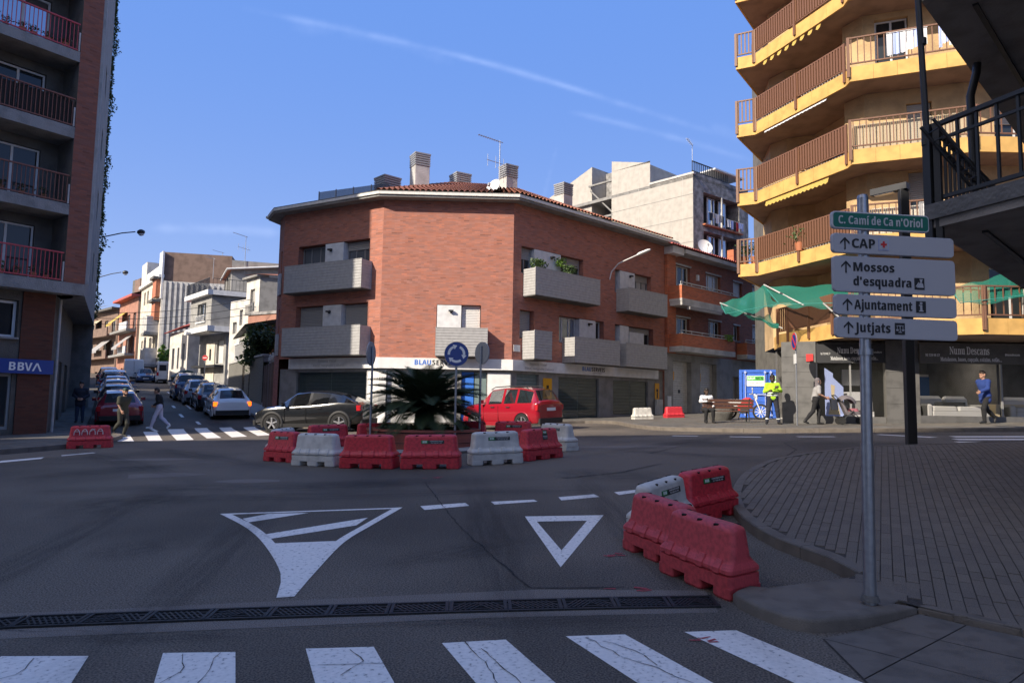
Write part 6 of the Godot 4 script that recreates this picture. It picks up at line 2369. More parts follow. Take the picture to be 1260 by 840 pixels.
	ledge(h, "terrace_floor", f, 3.0, 11.5, 2.3, 2.62, -4.0, -0.3, mats.concrete)
	mb = MB.new()
	mb.quad(f.p(8.8, 4.1, 0.5), f.p(4.0, 4.7, 0.5), f.p(4.0, 5.3, -2.0), f.p(8.8, 5.0, -2.0))
	mb.quad(f.p(8.8, 4.03, 0.5), f.p(8.8, 4.93, -2.0), f.p(4.0, 5.23, -2.0), f.p(4.0, 4.63, 0.5))
	part("porch_roof", mb, mats.stained, h)
	# ---- brown gate piers with white infill by the corner block
	h = thing("gate_piers", "brown painted gate piers with low white panels next to the corner block", "fence")
	f = Face.new(ST(36.6, 7.2), ST(42.8, 7.9))
	for u in [0.25, 1.5, 1.95, 3.4, 4.9]:
		ledge(h, "pier", f, u, u + 0.32, -1.1, 1.85, -0.3, 0.05, mats.render_brown)
	for q in [[0.6, 1.45], [2.3, 3.35], [3.75, 4.85]]:
		ledge(h, "infill_panel", f, q[0], q[1], -0.75, 0.35, -0.16, -0.1, mats.white_panel)
		ledge(h, "plinth", f, q[0], q[1], -1.2, -0.75, -0.2, -0.05, mats.stone)
		iron_rail(h, f, q[0], q[1], 0.35, 1.3, -0.13, mats.black_metal, 0.1)
	for k in 2:
		var o := thing("garden_ornament", ["white stone urn ornament on the left brown gate pier", "white stone urn ornament on the taller pier beside the first urn"][k], "ornament", f.p(1.68 + k * 0.48 + (0 if k == 0 else 1.2), 1.852, -0.12), "ornaments on the gate piers")
		mb = MB.new()
		mb.lathe([Vector2(0.0, 0.0), Vector2(0.11, 0.0), Vector2(0.05, 0.08), Vector2(0.13, 0.22), Vector2(0.12, 0.34), Vector2(0.06, 0.42), Vector2(0.08, 0.5), Vector2(0.0, 0.58)], Vector3.ZERO, Basis(), 10)
		part("urn", mb, mats.render_white, o)
	# ---- hedge tree
	tree(Vector2(-16.1, 45.0), 1.7, 4.7, 1.35, 4600, "dark bushy tree overhanging the brown gate piers", mats.leaf_dark, 0.16)
	tree(Vector2(-35.3, 71.2), 2.8, 5.4, 0.8, 900, "bright green shrub growing against the ribbed concrete wall", mats.leaf_bright, 0.2)
	# ---- small white house with the red tiled roof
	h = thing("white_cottage", "small white house with a red tiled roof before the ribbed wall", "house")
	a = Vector2(-29.6, 63.6)
	b = Vector2(-33.2, 67.6)
	f = house_front(h, a, b, 0.5, 6.1, mats.render_white, [[0.8, 1.5, 2.6, 4.9], [2.4, 2.9, 2.6, 4.6], [3.8, 4.5, 2.6, 4.6], [3.9, 4.5, 0.9, 2.0]], {"out": Vector2(-0.75, -0.66), "frame": mats.grey_frame})
	side_wall(h, a, a + Vector2(4.0, 3.6), 0.5, 6.2, mats.render_white)
	mb = MB.new()
	tiled_slope(mb, f.p(f.len + 0.2, 6.0, 0.5), f.p(-0.3, 6.35, 0.5), f.p(-0.3, 7.6, -2.6), f.p(f.len + 0.2, 7.2, -2.6))
	part("tiled_roof", mb, mats.roof_red, h)
	# ---- cream house with the ribbed side wall and the roof tower
	h = thing("cream_house", "tall cream house with a ribbed concrete side wall and a brown roof tower", "house")
	a = Vector2(-39.6, 78.0)
	b = Vector2(-47.2, 88.0)
	var o := Vector2(-0.8, -0.6)
	var hs := []
	for j in 3:
		for u in [2.2, 4.6, 7.6, 9.6]:
			hs.append([u, u + 1.0, 5.2 + j * 3.0, 6.8 + j * 3.0])
	f = house_front(h, a, b, 1.0, 13.4, mats.render_cream, hs, {"out": o})
	ledge(h, "cornice", f, 0.0, f.len, 13.4, 13.75, -0.2, 0.35, mats.white_panel)
	ledge(h, "parapet", f, 1.0, f.len, 13.75, 15.0, -0.3, 0.0, mats.white_panel)
	ledge(h, "roof_tower", f, 9.5, f.len + 0.3, 13.4, 16.6, -2.0, 0.05, mats.render_white)
	ledge(h, "ground_band", f, 0.0, f.len, 0.8, 4.2, 0.0, 0.05, mats.render_brown)
	var rb := Face.new(a, a + Vector2(9.5, 2.4))
	mb = MB.new()
	wall(mb, rb, 0.0, rb.len, 1.0, 13.0)
	part("ribbed_wall", mb, mats.concrete_light, h)
	for k in 17:
		ledge(h, "rib", rb, 0.25 + k * 0.56, 0.5 + k * 0.56, 1.0, 13.0 - 0.03 * k, 0.0, 0.28, mats.concrete_light)
	ledge(h, "tower", rb, -0.3, 7.2, 13.0, 16.4, -5.0, -0.4, mats.render_brown)
	ledge(h, "tower_front", f, -0.1, 1.6, 11.0, 16.4, -0.1, 0.1, mats.white_panel)
	for j in 2:
		ledge(h, "brown_bay", f, 0.3, 2.2, 8.6 + j * 2.6, 10.6 + j * 2.6, 0.0, 0.55, mats.terracotta)
		ledge(h, "bay_roof", f, 0.1, 2.4, 10.6 + j * 2.6, 10.9 + j * 2.6, 0.0, 0.9, mats.concrete_dark)
	for j in 2:
		ledge(h, "balcony_parapet", f, 0.6, 3.6, 3.6 + j * 3.6, 5.4 + j * 3.6, 0.0, 1.2, mats.concrete_light)
		ledge(h, "balcony_slab", f, 0.5, 3.7, 3.3 + j * 3.6, 3.6 + j * 3.6, 0.0, 1.25, mats.concrete)
	antenna(W(-33.8, 80.0, 12.6), 4.2, "thin aerial above the ribbed concrete wall", 0.3, false)
	# ---- red-brown houses beyond, with awnings
	var rows := [[Vector2(-48.6, 90.0), Vector2(-55.5, 98.0), 12.9, "render_red", "red house with a yellow awning and white railed balconies up the street"],
		[Vector2(-56.0, 98.5), Vector2(-68.0, 110.0), 12.2, "render_brown", "brown house with a pale awning and dark eaves far up the street"],
		[Vector2(-68.5, 110.5), Vector2(-82.0, 121.0), 12.6, "concrete_dark", "furthest grey roofed house where the street bends"]]
	for k in rows.size():
		var q = rows[k]
		h = thing("street_house", q[4], "house")
		hs = []
		var n := int((q[0] as Vector2).distance_to(q[1]) / 3.2)
		for j in 2:
			for i in n:
				hs.append([0.8 + i * 3.2, 2.3 + i * 3.2, 5.6 + j * 3.2, 7.7 + j * 3.2])
		f = house_front(h, q[0], q[1], 1.5, q[2], mats[q[3]], hs, {"out": o})
		side_wall(h, q[0], q[0] + Vector2(8, 2.5), 1.5, q[2], mats.render_brown)
		for j in 2:
			ledge(h, "balcony_slab", f, 0.3, f.len - 0.6, 5.2 + j * 3.2, 5.5 + j * 3.2, 0.0, 1.2, mats.concrete if k == 0 else mats.render_brown)
			ledge(h, "balcony_parapet", f, 0.3, (f.len - 0.6) * (0.45 if k == 0 else 1.0), 5.5 + j * 3.2, 6.4 + j * 3.2, 1.05, 1.2, mats.white_panel if k == 0 else mats.render_brown)
		ledge(h, "eaves", f, -0.2, f.len + 0.2, q[2], q[2] + 0.3, -0.3, 0.9, mats.concrete_dark if k > 0 else mats.roof_red)
		mb = MB.new()
		mb.quad(f.p(0, q[2] + 0.3, 0.9), f.p(f.len, q[2] + 0.3, 0.9), f.p(f.len, q[2] + 2.2, -4), f.p(0, q[2] + 2.2, -4))
		part("roof", mb, mats.roof_tile if k == 0 else mats.concrete_dark, h)
		for e in ([[5.5, 8.8, 11.4, "cloth_yellow"], [1.5, 4.5, 8.0, "cloth_grey"]] if k == 0 else [[2.0, 5.5, 8.0, "cloth_grey"], [7.0, 10.0, 11.2, "cloth_canvas"]]):
			mb = MB.new()
			mb.quad(f.p(e[0], e[2], 0.1), f.p(e[1], e[2], 0.1), f.p(e[1], e[2] - 1.7, 1.9), f.p(e[0], e[2] - 1.7, 1.9))
			mb.quad(f.p(e[0], e[2] - 1.7, 1.9), f.p(e[1], e[2] - 1.7, 1.9), f.p(e[1], e[2] - 2.0, 1.92), f.p(e[0], e[2] - 2.0, 1.92))
			part("awning", mb, mats[e[3]], h)
		if k == 0:
			ledge(h, "roof_room", f, 1.0, 4.0, q[2], q[2] + 2.6, -2.5, -0.3, mats.render_brown)
			ledge(h, "water_tank", f, 5.0, 6.6, q[2] + 0.8, q[2] + 2.9, -2.0, -0.6, mats.concrete_dark)
	# ---- left side of the street: balconied blocks in the shade
	var lb := [[64.0, 74.0, 4.7, "render_grey", "shaded block with white balcony parapets on the left of the street"], [75.0, 96.0, 7.2, "concrete", "further shaded block on the left where the street narrows"]]
	for q in lb:
		h = thing("street_block", q[4], "building")
		a = ST(q[0], -3.0)
		b = ST(q[1], -3.0)
		hs = []
		for j in 3:
			for i in int((q[1] - q[0]) / 3.5):
				hs.append([0.9 + i * 3.5, 2.4 + i * 3.5, 3.4 + j * 3.0, 5.4 + j * 3.0])
		f = house_front(h, a, b, -0.5, q[2] + 1.8, mats[q[3]], hs, {"out": Vector2(0.87, 0.5)})
		for j in 2:
			ledge(h, "balcony_parapet", f, 0.4, f.len - 0.6, 3.0 + j * 3.0, 4.1 + j * 3.0, 0.75, 0.9, mats.render_white)
			ledge(h, "balcony_slab", f, 0.4, f.len - 0.6, 2.8 + j * 3.0, 3.0 + j * 3.0, 0.0, 0.9, mats.concrete)
		side_wall(h, a, a + Vector2(-7, -4), -0.5, q[2] + 1.8, mats.render_grey)
		mb = MB.new()
		mb.prism(PackedVector2Array([a, b, b + Vector2(-7, -4), a + Vector2(-7, -4)]), q[2] + 1.8, q[2] + 2.0)
		part("roof", mb, mats.concrete, h)
	# a low house between the bank block and those
	h = thing("low_house", "low shaded house just beyond the tall brick block on the left", "house")
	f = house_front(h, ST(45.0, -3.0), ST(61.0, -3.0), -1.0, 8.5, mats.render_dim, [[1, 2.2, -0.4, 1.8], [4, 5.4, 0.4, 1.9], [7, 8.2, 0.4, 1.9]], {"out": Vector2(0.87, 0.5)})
	side_wall(h, ST(45.0, -3.0), ST(45.0, -12.0), -1.0, 8.5, mats.render_dim)
	# closing house at the far bend
	h = thing("street_block", "pale house front closing the far end of the street", "building")
	hs = []
	for j in 3:
		for i in 7:
			hs.append([1.0 + i * 3.0, 2.4 + i * 3.0, 5.4 + j * 3.0, 7.2 + j * 3.0])
	f = house_front(h, Vector2(-66.0, 112.0), Vector2(-88.0, 104.0), 2.0, 13.5, mats.render_grey, hs, {"out": Vector2(0.3, -1)})
	for j in 3:
		ledge(h, "balcony_parapet", f, 1.0, 20.0, 4.6 + j * 3.0, 5.8 + j * 3.0, 0.9, 1.05, mats.render_white)
		ledge(h, "balcony_slab", f, 1.0, 20.0, 4.4 + j * 3.0, 4.6 + j * 3.0, 0.0, 1.05, mats.concrete)
	# wires across the street
	var wi := thing("overhead_cables", "thin black cables strung across the street before the bay house", "cables", W(-19.0, 44.0, 0.0))
	for k in 3:
		mb = MB.new()
		var p0 := W(-30.5, 46.0, 4.9 + k * 0.35)
		var p1 := W(-17.5, 46.5, 5.6 + k * 0.5)
		var path := []
		for i in 13:
			var s := i / 12.0
			path.append(p0.lerp(p1, s) - Vector3(0, 0.5 * sin(PI * s), 0) - wi.position)
		mb.tube(path, 0.018, 0.018, 4)
		part("cable", mb, mats.black, wi)

func tree(at: Vector2, y0: float, y1: float, r: float, n: int, label: String, m: Material, size := 0.14) -> void:
	var o := thing("tree", label, "tree", GP(at.x, at.y))
	var base := o.position.y
	var mb := MB.new()
	var c := (y0 + y1) * 0.5 - base
	mb.tube([Vector3.ZERO, Vector3(0.1, c * 0.5, 0.05), Vector3(0.0, c, 0)], 0.16, 0.07, 8)
	for k in 7:
		var g := TAU * k / 7.0
		mb.tube([Vector3(0.05, c * (0.45 + 0.05 * k), 0.02), Vector3(cos(g) * r * 0.35, c + 0.2, sin(g) * r * 0.35), Vector3(cos(g) * r * 0.75, c + rng.randf_range(-0.3, 0.9), sin(g) * r * 0.75)], 0.06, 0.02, 6)
	part("trunk", mb, mats.bark, o)
	# leaf clumps scattered through an uneven crown
	var clumps := []
	for k in 46:
		var v := Vector3(rng.randfn(0, 0.5), rng.randfn(0, 0.5), rng.randfn(0, 0.5))
		if v.length() > 1.0:
			v = v.normalized() * rng.randf_range(0.8, 1.05)
		clumps.append([Vector3(v.x * r, c + v.y * (y1 - y0) * 0.5, v.z * r), rng.randf_range(0.16, 0.4) * r])
	mb = MB.new()
	for k in n:
		var q = clumps[rng.randi() % clumps.size()]
		leaf(mb, q[0] + Vector3(rng.randfn(0, 0.5), rng.randfn(0, 0.42), rng.randfn(0, 0.5)) * q[1], size * rng.randf_range(0.6, 1.2))
	part("crown", mb, m, o)

# ---------------------------------------------------------------- plastic barriers
var barrier_mesh: ArrayMesh
var barrier_slots := []

func barrier_shapes() -> void:
	var hl := 0.54
	var mb := MB.new()
	# foot: body with two openings below, three feet a side
	for q in [[-hl, -0.30], [-0.13, 0.13], [0.30, hl]]:
		var c: float = (q[0] + q[1]) * 0.5
		var w: float = (q[1] - q[0]) * 0.5
		mb.rloft([[0.0, w - 0.01, 0.19, 0.03, c], [0.02, w, 0.2, 0.03, c], [0.105, w, 0.2, 0.03, c]], 2)
	mb.rloft([[0.095, hl, 0.2, 0.06], [0.205, hl, 0.2, 0.06], [0.212, hl - 0.035, 0.168, 0.06], [0.225, hl - 0.035, 0.168, 0.06], [0.232, hl + 0.002, 0.202, 0.06], [0.262, hl, 0.2, 0.06], [0.285, hl - 0.012, 0.182, 0.06], [0.31, hl - 0.03, 0.155, 0.06]], 4, true, false)
	mb.rloft([[0.31, hl - 0.03, 0.155, 0.06], [0.35, hl - 0.045, 0.135, 0.07], [0.57, hl - 0.06, 0.112, 0.085], [0.602, hl - 0.07, 0.1, 0.085], [0.622, hl - 0.11, 0.066, 0.06], [0.628, hl - 0.14, 0.04, 0.04]], 5, false, true, true)
	# lugs along the ledge
	for s in [-1, 1]:
		for k in 4:
			var x := -0.36 + k * 0.24
			mb.rloft([[0.225, 0.045, 0.02, 0.012, x, s * 0.195], [0.27, 0.05, 0.022, 0.012, x, s * 0.19], [0.335, 0.035, 0.016, 0.012, x, s * 0.145]], 2)
	barrier_mesh = mb.mesh()
	# lifting slots in the top
	for k in 7:
		mb = MB.new()
		var x := -0.36 + k * 0.12
		var z := 0.052 if k % 2 else -0.052
		var t := 0.03 if k % 2 else -0.03
		mb.quad(Vector3(x - 0.035 - t, 0.628, z - 0.02), Vector3(x - 0.035 + t, 0.617, z + 0.022), Vector3(x + 0.035 + t, 0.617, z + 0.022), Vector3(x + 0.035 - t, 0.628, z - 0.02))
		mb.box(Vector3(x, 0.612, z * 1.55), Vector3(0.05, 0.02, 0.03), Basis(Vector3.UP, t * 12.0))
		barrier_slots.append(mb.mesh())

func barrier(x0: float, d0: float, x1: float, d1: float, m: Material, label: String, group: String, sticker := 0) -> Node3D:
	if barrier_mesh == null:
		barrier_shapes()
	var c := Vector2((x0 + x1) * 0.5, (d0 + d1) * 0.5)
	var dir := (Vector2(x1, d1) - Vector2(x0, d0)).normalized()
	var tr := on_ground(c.x, c.y, Vector2(-dir.y, dir.x), 0.0, 0.4)
	var l := clampf(Vector2(x0, d0).distance_to(Vector2(x1, d1)) / 1.1, 0.9, 1.1)
	var o := thing("road_barrier", label, "barrier", tr.origin, group, tr.basis)
	var b := inst("shell", barrier_mesh, m, o)
	b.scale = Vector3(l, 1, 1)
	for q in barrier_slots:
		inst("lifting_slot", q, mats.void_black, o).scale = Vector3(l, 1, 1)
	if sticker > 0:
		for s in ([1, -1] if sticker == 1 else [1]):
			var tilt := Basis(Vector3.UP, 0.0 if s == 1 else PI) * Basis(Vector3.RIGHT, -0.16)
			var mb := MB.new()
			mb.box(Vector3.ZERO, Vector3(0.44 if sticker < 3 else 0.16, 0.075 if sticker < 3 else 0.2, 0.004), tilt)
			var at := Vector3(0.05 * s, 0.5, 0.119 * s)
			var st := part("sticker", mb, mats.sticker_black, o)
			st.position = at
			mb = MB.new()
			mb.box(tilt * Vector3(-0.15 if sticker < 3 else 0.0, 0.0 if sticker < 3 else 0.05, 0.003), Vector3(0.12, 0.06, 0.004), tilt)
			part("green_field", mb, mats.sticker_green, st)
			letters(st, "print", "BIB", tilt * Vector3(-0.15 if sticker < 3 else 0.0, 0.0 if sticker < 3 else 0.05, 0.006), tilt, 0.035, mats.white, "Droid Sans", 1)
			letters(st, "print", "CONSTRUCCIONS", tilt * Vector3(0.07 if sticker < 3 else 0.0, 0.012 if sticker < 3 else -0.03, 0.003), tilt, 0.018, mats.text_grey, "Droid Sans", 1, 0.24 if sticker < 3 else 0.14)
			letters(st, "print", "93 588 45 48", tilt * Vector3(0.07 if sticker < 3 else 0.0, -0.018 if sticker < 3 else -0.06, 0.003), tilt, 0.018, mats.text_grey, "Droid Sans", 0, 0.2 if sticker < 3 else 0.12)
	return o

func build_barriers() -> void:
	var r: Material = mats.plastic_red
	var f: Material = mats.plastic_faded
	var w: Material = mats.plastic_white
	var g := "barriers ringed round the planted island"
	barrier(-5.16, 15.25, -4.40, 14.72, r, "red barrier at the front left corner of the island ring, turned to the side", g, 1)
	barrier(-4.29, 14.22, -3.31, 13.8, w, "dirty white barrier in the front of the ring, between two red ones on the left", g)
	barrier(-3.24, 13.68, -2.14, 13.44, r, "red barrier without a sticker, left of centre in the front of the ring", g)
	barrier(-2.06, 13.42, -0.92, 13.36, r, "red barrier with a long sticker in the middle front of the ring", g, 1)
	barrier(-0.80, 13.72, 0.22, 14.05, w, "scuffed white barrier with a dark sticker, front right of the ring", g, 1)
	barrier(0.22, 14.3, 1.0, 15.15, r, "red barrier with a small square sticker at the front right of the ring", g, 3)
	barrier(1.48, 16.45, 0.78, 17.5, w, "white barrier set end-on at the right side of the ring", g, 1)
	barrier(0.62, 18.6, -0.45, 18.9, r, "red barrier with a sticker at the back of the ring, before the red car", g, 1)
	barrier(-0.62, 19.1, -1.6, 19.4, r, "dark red barrier half hidden behind the palm at the back of the ring", g)
	barrier(-5.35, 15.9, -5.25, 17.0, w, "white barrier set end-on at the left side of the ring", g)
	barrier(-5.2, 17.9, -4.2, 18.45, r, "red barrier with a sticker at the back left of the ring, before the black car", g, 1)
	barrier(-4.1, 18.6, -3.1, 19.0, r, "red barrier at the back of the ring, just left of the palm", g, 1)
	g = "barriers zigzagging along the near kerb"
	barrier(1.69, 7.28, 2.13, 6.44, f, "nearest chalky red barrier, its end at the low kerb", g)
	barrier(1.48, 8.02, 1.86, 7.30, f, "chalky red barrier second nearest, leaning its end on the nearest one", g)
	barrier(1.56, 8.35, 2.14, 8.98, w, "dirty cream barrier behind the two chalky red ones", g, 2)
	barrier(2.2, 9.08, 2.95, 9.62, r, "red barrier with a sticker touching the curved kerb", g, 1)
	g = "lone barriers by the pavements"
	var lb := barrier(-12.3, 19.6, -11.25, 19.95, r, "red barrier with white sprayed letters on the left pavement corner", g)
	for k in 4:   # sprayed loops
		var mb := MB.new()
		var x := -0.3 + k * 0.19
		var tilt := Basis(Vector3.RIGHT, -0.16)
		var path := []
		for i in 13:
			var s := i / 12.0
			var a := lerpf(-0.2, PI + 0.2, s)
			path.append(Vector3(x - cos(a) * 0.07, 0.40 + sin(a) * 0.13, 0.158 - 0.16 * (0.02 + sin(a) * 0.13)) + Vector3(0, 0, 0.002))
		mb.tube(path, 0.012, 0.012, 5)
		mb.tube([path[2] + Vector3(0.01, 0.02, 0), path[10] + Vector3(0, 0.02 if k != 2 else 0.08, 0)], 0.01, 0.01, 5)
		part("sprayed_letter", mb, mats.chalk, lb)
	barrier(5.55, 31.6, 6.35, 31.8, w, "white barrier on the sunlit pavement before the closed shop", g)
	barrier(7.3, 33.1, 8.15, 33.35, r, "red barrier on the far pavement by the garage shutters", g)

# ---------------------------------------------------------------- signs and posts
func road_sign(at: Vector2, height: float, dia: float, face: Vector2, label: String, kind: String, pole := 0.03, group := "") -> Node3D:
	var tr := upright(at.x, at.y, -face.normalized())   # local +z looks where the sign faces
	var o := thing("road_sign", label, "sign", tr.origin, group, tr.basis)
	var mb := MB.new()
	mb.tube([Vector3(0, -0.1, -0.03), Vector3(0, height + dia * 0.3, -0.03)], pole, pole, 10)
	part("pole", mb, mats.galv, o)
	var r := dia * 0.5
	var dk := Basis(Vector3.RIGHT, PI * 0.5)
	mb = MB.new()
	mb.lathe([Vector2(0, 0.0), Vector2(r, 0.0), Vector2(r, 0.025), Vector2(0, 0.025)], Vector3(0, height, 0.0), dk, 32)
	var pl := part("plate", mb, mats.sign_back, o)
	if kind == "roundabout":
		mb = MB.new()
		mb.lathe([Vector2(0, 0.028), Vector2(r * 0.97, 0.028)], Vector3(0, height, 0.0), dk, 32)
		part("blue_face", mb, mats.sign_blue, pl)
		for k in 3:
			mb = MB.new()
			var a0 := PI * 0.5 + 0.42 + TAU * k / 3.0
			var rows := [[], []]
			for i in 13:
				var a := a0 + 1.25 * i / 12.0
				rows[0].append(Vector3(cos(a) * r * 0.52, height + sin(a) * r * 0.52, 0.031))
				rows[1].append(Vector3(cos(a) * r * 0.72, height + sin(a) * r * 0.72, 0.031))
			mb.grid(rows)
			var ah := a0 - 0.02
			var cc := Vector3(0, height, 0.031)
			var ra := Vector3(cos(ah), sin(ah), 0)
			var ta := Vector3(sin(ah), -cos(ah), 0)
			mb.tri(cc + ra * r * 0.40, cc + ra * r * 0.84, cc + ra * r * 0.62 + ta * r * 0.32)
			part("arrow", mb, mats.white, pl)
	elif kind == "red":
		mb = MB.new()
		mb.lathe([Vector2(0, 0.028), Vector2(r * 0.97, 0.028)], Vector3(0, height, 0.0), dk, 28)
		part("red_face", mb, mats.red, pl)
		mb = MB.new()
		mb.box(Vector3(0, height, 0.031), Vector3(dia * 0.7, dia * 0.16, 0.004))
		part("white_bar", mb, mats.white, pl)
	elif kind == "parking":
		mb = MB.new()
		mb.lathe([Vector2(0, 0.028), Vector2(r * 0.97, 0.028)], Vector3(0, height, 0.0), dk, 28)
		part("red_rim", mb, mats.red, pl)
		mb = MB.new()
		mb.lathe([Vector2(0, 0.031), Vector2(r * 0.78, 0.031)], Vector3(0, height, 0.0), dk, 28)
		part("blue_face", mb, mats.sign_blue, pl)
		mb = MB.new()
		mb.box(Vector3(0, height, 0.033), Vector3(dia * 0.72, dia * 0.12, 0.003), Basis(Vector3.BACK, -0.78))
		part("red_bar", mb, mats.red, pl)
		mb = MB.new()
		mb.box(Vector3(0, height - 0.62, 0.0), Vector3(0.26, 0.34, 0.02))
		part("small_plate", mb, mats.white_panel, o)
	return o

func build_signs() -> void:
	# ---- the direction post
	var px := 3.02
	var pd := 5.98
	var base := G(px, pd) + 0.105
	var o := thing("direction_sign", "grey pole with four white direction boards under a green street name plate", "sign", W(px, pd, base))
	var mb := MB.new()
	mb.tube([Vector3(0, -0.1, 0), Vector3(0.01, 1.3, 0)], 0.05, 0.05, 18)
	mb.tube([Vector3(0.01, 1.29, 0), Vector3(0.03, 3.42, 0)], 0.046, 0.046, 18)
	mb.lathe([Vector2(0.048, 0.0), Vector2(0.04, 0.03), Vector2(0.0, 0.045)], Vector3(0.03, 3.42, 0), Basis(), 18)
	part("pole", mb, mats.galv, o)
	mb = MB.new()
	mb.lathe([Vector2(0.047, 0), Vector2(0.06, 0.0), Vector2(0.06, 0.05), Vector2(0.047, 0.05)], Vector3(0.018, 2.05 - 0.0, 0), Basis(), 18)
	part("clamp", mb, mats.galv, o)
	mb = MB.new()
	mb.lathe([Vector2(0.05, 0), Vector2(0.075, 0.0), Vector2(0.06, 0.05), Vector2(0.05, 0.05)], Vector3(0, 0.0, 0), Basis(), 18)
	part("foot_collar", mb, mats.concrete_dark, o)
	var b := Basis(Vector3.UP, 0.115)
	b = b * Basis(Vector3.BACK, -0.004)
	var sc := pd / 5.3 - 0.012      # boards stand a hand's breadth before the pole
	var dpl := 5.3 * sc
	# each: left x, right x, top y, bottom y (at the left end), kind
	var boards := [[2.437, 3.24, 1.508, 1.372, "green"], [2.437, 3.441, 1.337, 1.184, "white"], [2.44, 3.443, 1.16, 0.884, "white"], [2.445, 3.445, 0.864, 0.708, "white"], [2.448, 3.445, 0.690, 0.532, "white"]]
	var texts := [["C. Camí de Ca n'Oriol"], ["CAP"], ["Mossos", "d'esquadra"], ["Ajuntament"], ["Jutjats"]]
	for k in 5:
		var q = boards[k]
		var w: float = (q[1] - q[0]) * sc / 0.993
		var hh: float = (q[2] - q[3]) * sc
		var org := W(q[0] * sc, dpl - 0.015, (q[2] + q[3]) * 0.5 * sc) - o.position
		var c := org + b.x * (w * 0.5)
		mb = MB.new()
		var pr := b * Basis(Vector3.RIGHT, PI * 0.5)
		var t := MB.new()
		t.rloft([[0.0, w * 0.5, hh * 0.5, 0.035], [0.03, w * 0.5, hh * 0.5, 0.035], [0.034, w * 0.5 - 0.004, hh * 0.5 - 0.004, 0.033]], 5)
		var bd := part("board", t, mats.sign_grey if q[4] == "white" else mats.text_grey, o)
		bd.transform = Transform3D(pr, c)
		if q[4] == "green":
			t = MB.new()
			t.rloft([[0.034, w * 0.5 - 0.012, hh * 0.5 - 0.012, 0.027], [0.036, w * 0.5 - 0.012, hh * 0.5 - 0.012, 0.027]], 5)
			part("green_face", t, mats.green_sign, bd)
		var ins := Basis(Vector3.RIGHT, -PI * 0.5)     # back from plate axes to reading axes
		var zf := 0.038
		var at := func(x: float, y: float) -> Vector3: return ins * Vector3(x, y, 0) + Vector3(0, zf, 0)
		if k == 0:
			letters(bd, "lettering", texts[0][0], at.call(-0.005, 0.0), ins, 0.072, mats.text_grey, "Droid Sans", 1, w * 0.86)
			continue
		# arrow
		var ay := 0.062 if k == 2 else 0.0
		mb = MB.new()
		var ax := -w * 0.5 + 0.112
		for s in [-1, 1]:
			mb.plate(V2([0, 0, 0.042 * s, -0.042, 0.042 * s, -0.06, 0, -0.018]), Vector3(ax, ay + 0.05, 0), Vector3.RIGHT, Vector3.UP, 0.003)
		mb.plate(V2([-0.006, -0.055, 0.006, -0.055, 0.006, 0.045, -0.006, 0.045]), Vector3(ax, ay, 0), Vector3.RIGHT, Vector3.UP, 0.003)
		part("arrow", mb, mats.black, bd).transform = Transform3D(ins, Vector3(0, zf - 0.002, 0))
		var tw := [0.0, 0.21, 0.37, 0.53, 0.325]
		var x0 := -w * 0.5 + 0.175
		if k == 2:
			letters(bd, "lettering", "Mossos", at.call(x0 + 0.19, 0.062), ins, 0.075, mats.black, "Droid Sans", 1, 0.375)
			letters(bd, "lettering", "d'esquadra", at.call(x0 + 0.27, -0.062), ins, 0.075, mats.black, "Droid Sans", 1, 0.53)
		else:
			letters(bd, "lettering", texts[k][0], at.call(x0 + tw[k] * 0.5, 0.0), ins, 0.08, mats.black, "Droid Sans", 1, tw[k])
		# pictogram in a dark square
		var sx: float = [0.0, x0 + 0.29, x0 + 0.61, x0 + 0.61, x0 + 0.405][k]
		var sy := -0.062 if k == 2 else 0.0
		mb = MB.new()
		mb.box(Vector3(sx, sy, 0), Vector3(0.09, 0.1, 0.003))
		var pic := part("pictogram", mb, mats.pale_blue if k == 1 else mats.black, bd)
		pic.transform = Transform3D(ins, Vector3(0, zf, 0))
		mb = MB.new()
		if k == 1:
			mb.box(Vector3(sx, sy, 0.002), Vector3(0.08, 0.09, 0.003))
			part("field", mb, mats.sign_grey, pic)
			mb = MB.new()
			mb.box(Vector3(sx, sy, 0.004), Vector3(0.055, 0.018, 0.003))
			mb.box(Vector3(sx, sy, 0.0045), Vector3(0.018, 0.055, 0.003))
			part("red_cross", mb, mats.red, pic)
		elif k == 2:
			mb.plate(V2([-0.03, -0.035, 0.035, -0.035, 0.03, 0.0, 0.01, 0.012, -0.005, 0.0]), Vector3(sx, sy, 0.002), Vector3.RIGHT, Vector3.UP, 0.002)
			mb.box(Vector3(sx + 0.012, sy + 0.022, 0.003), Vector3(0.018, 0.02, 0.003))
			mb.box(Vector3(sx + 0.014, sy + 0.036, 0.003), Vector3(0.03, 0.008, 0.003))
			mb.box(Vector3(sx - 0.02, sy - 0.008, 0.003), Vector3(0.045, 0.01, 0.003), Basis(Vector3.BACK, 0.9))
			part("officer", mb, mats.sign_grey, pic)
		elif k == 3:
			mb.box(Vector3(sx, sy - 0.01, 0.002), Vector3(0.02, 0.05, 0.003))
			mb.box(Vector3(sx, sy - 0.035, 0.0022), Vector3(0.04, 0.01, 0.003))
			mb.box(Vector3(sx - 0.006, sy + 0.013, 0.0024), Vector3(0.03, 0.01, 0.003))
			mb.box(Vector3(sx, sy + 0.033, 0.002), Vector3(0.022, 0.018, 0.003))
			part("letter_i", mb, mats.sign_grey, pic)
		else:
			mb.box(Vector3(sx, sy, 0.002), Vector3(0.005, 0.06, 0.003))
			mb.box(Vector3(sx, sy + 0.026, 0.0022), Vector3(0.064, 0.005, 0.003))
			mb.box(Vector3(sx, sy - 0.03, 0.0022), Vector3(0.03, 0.006, 0.003))
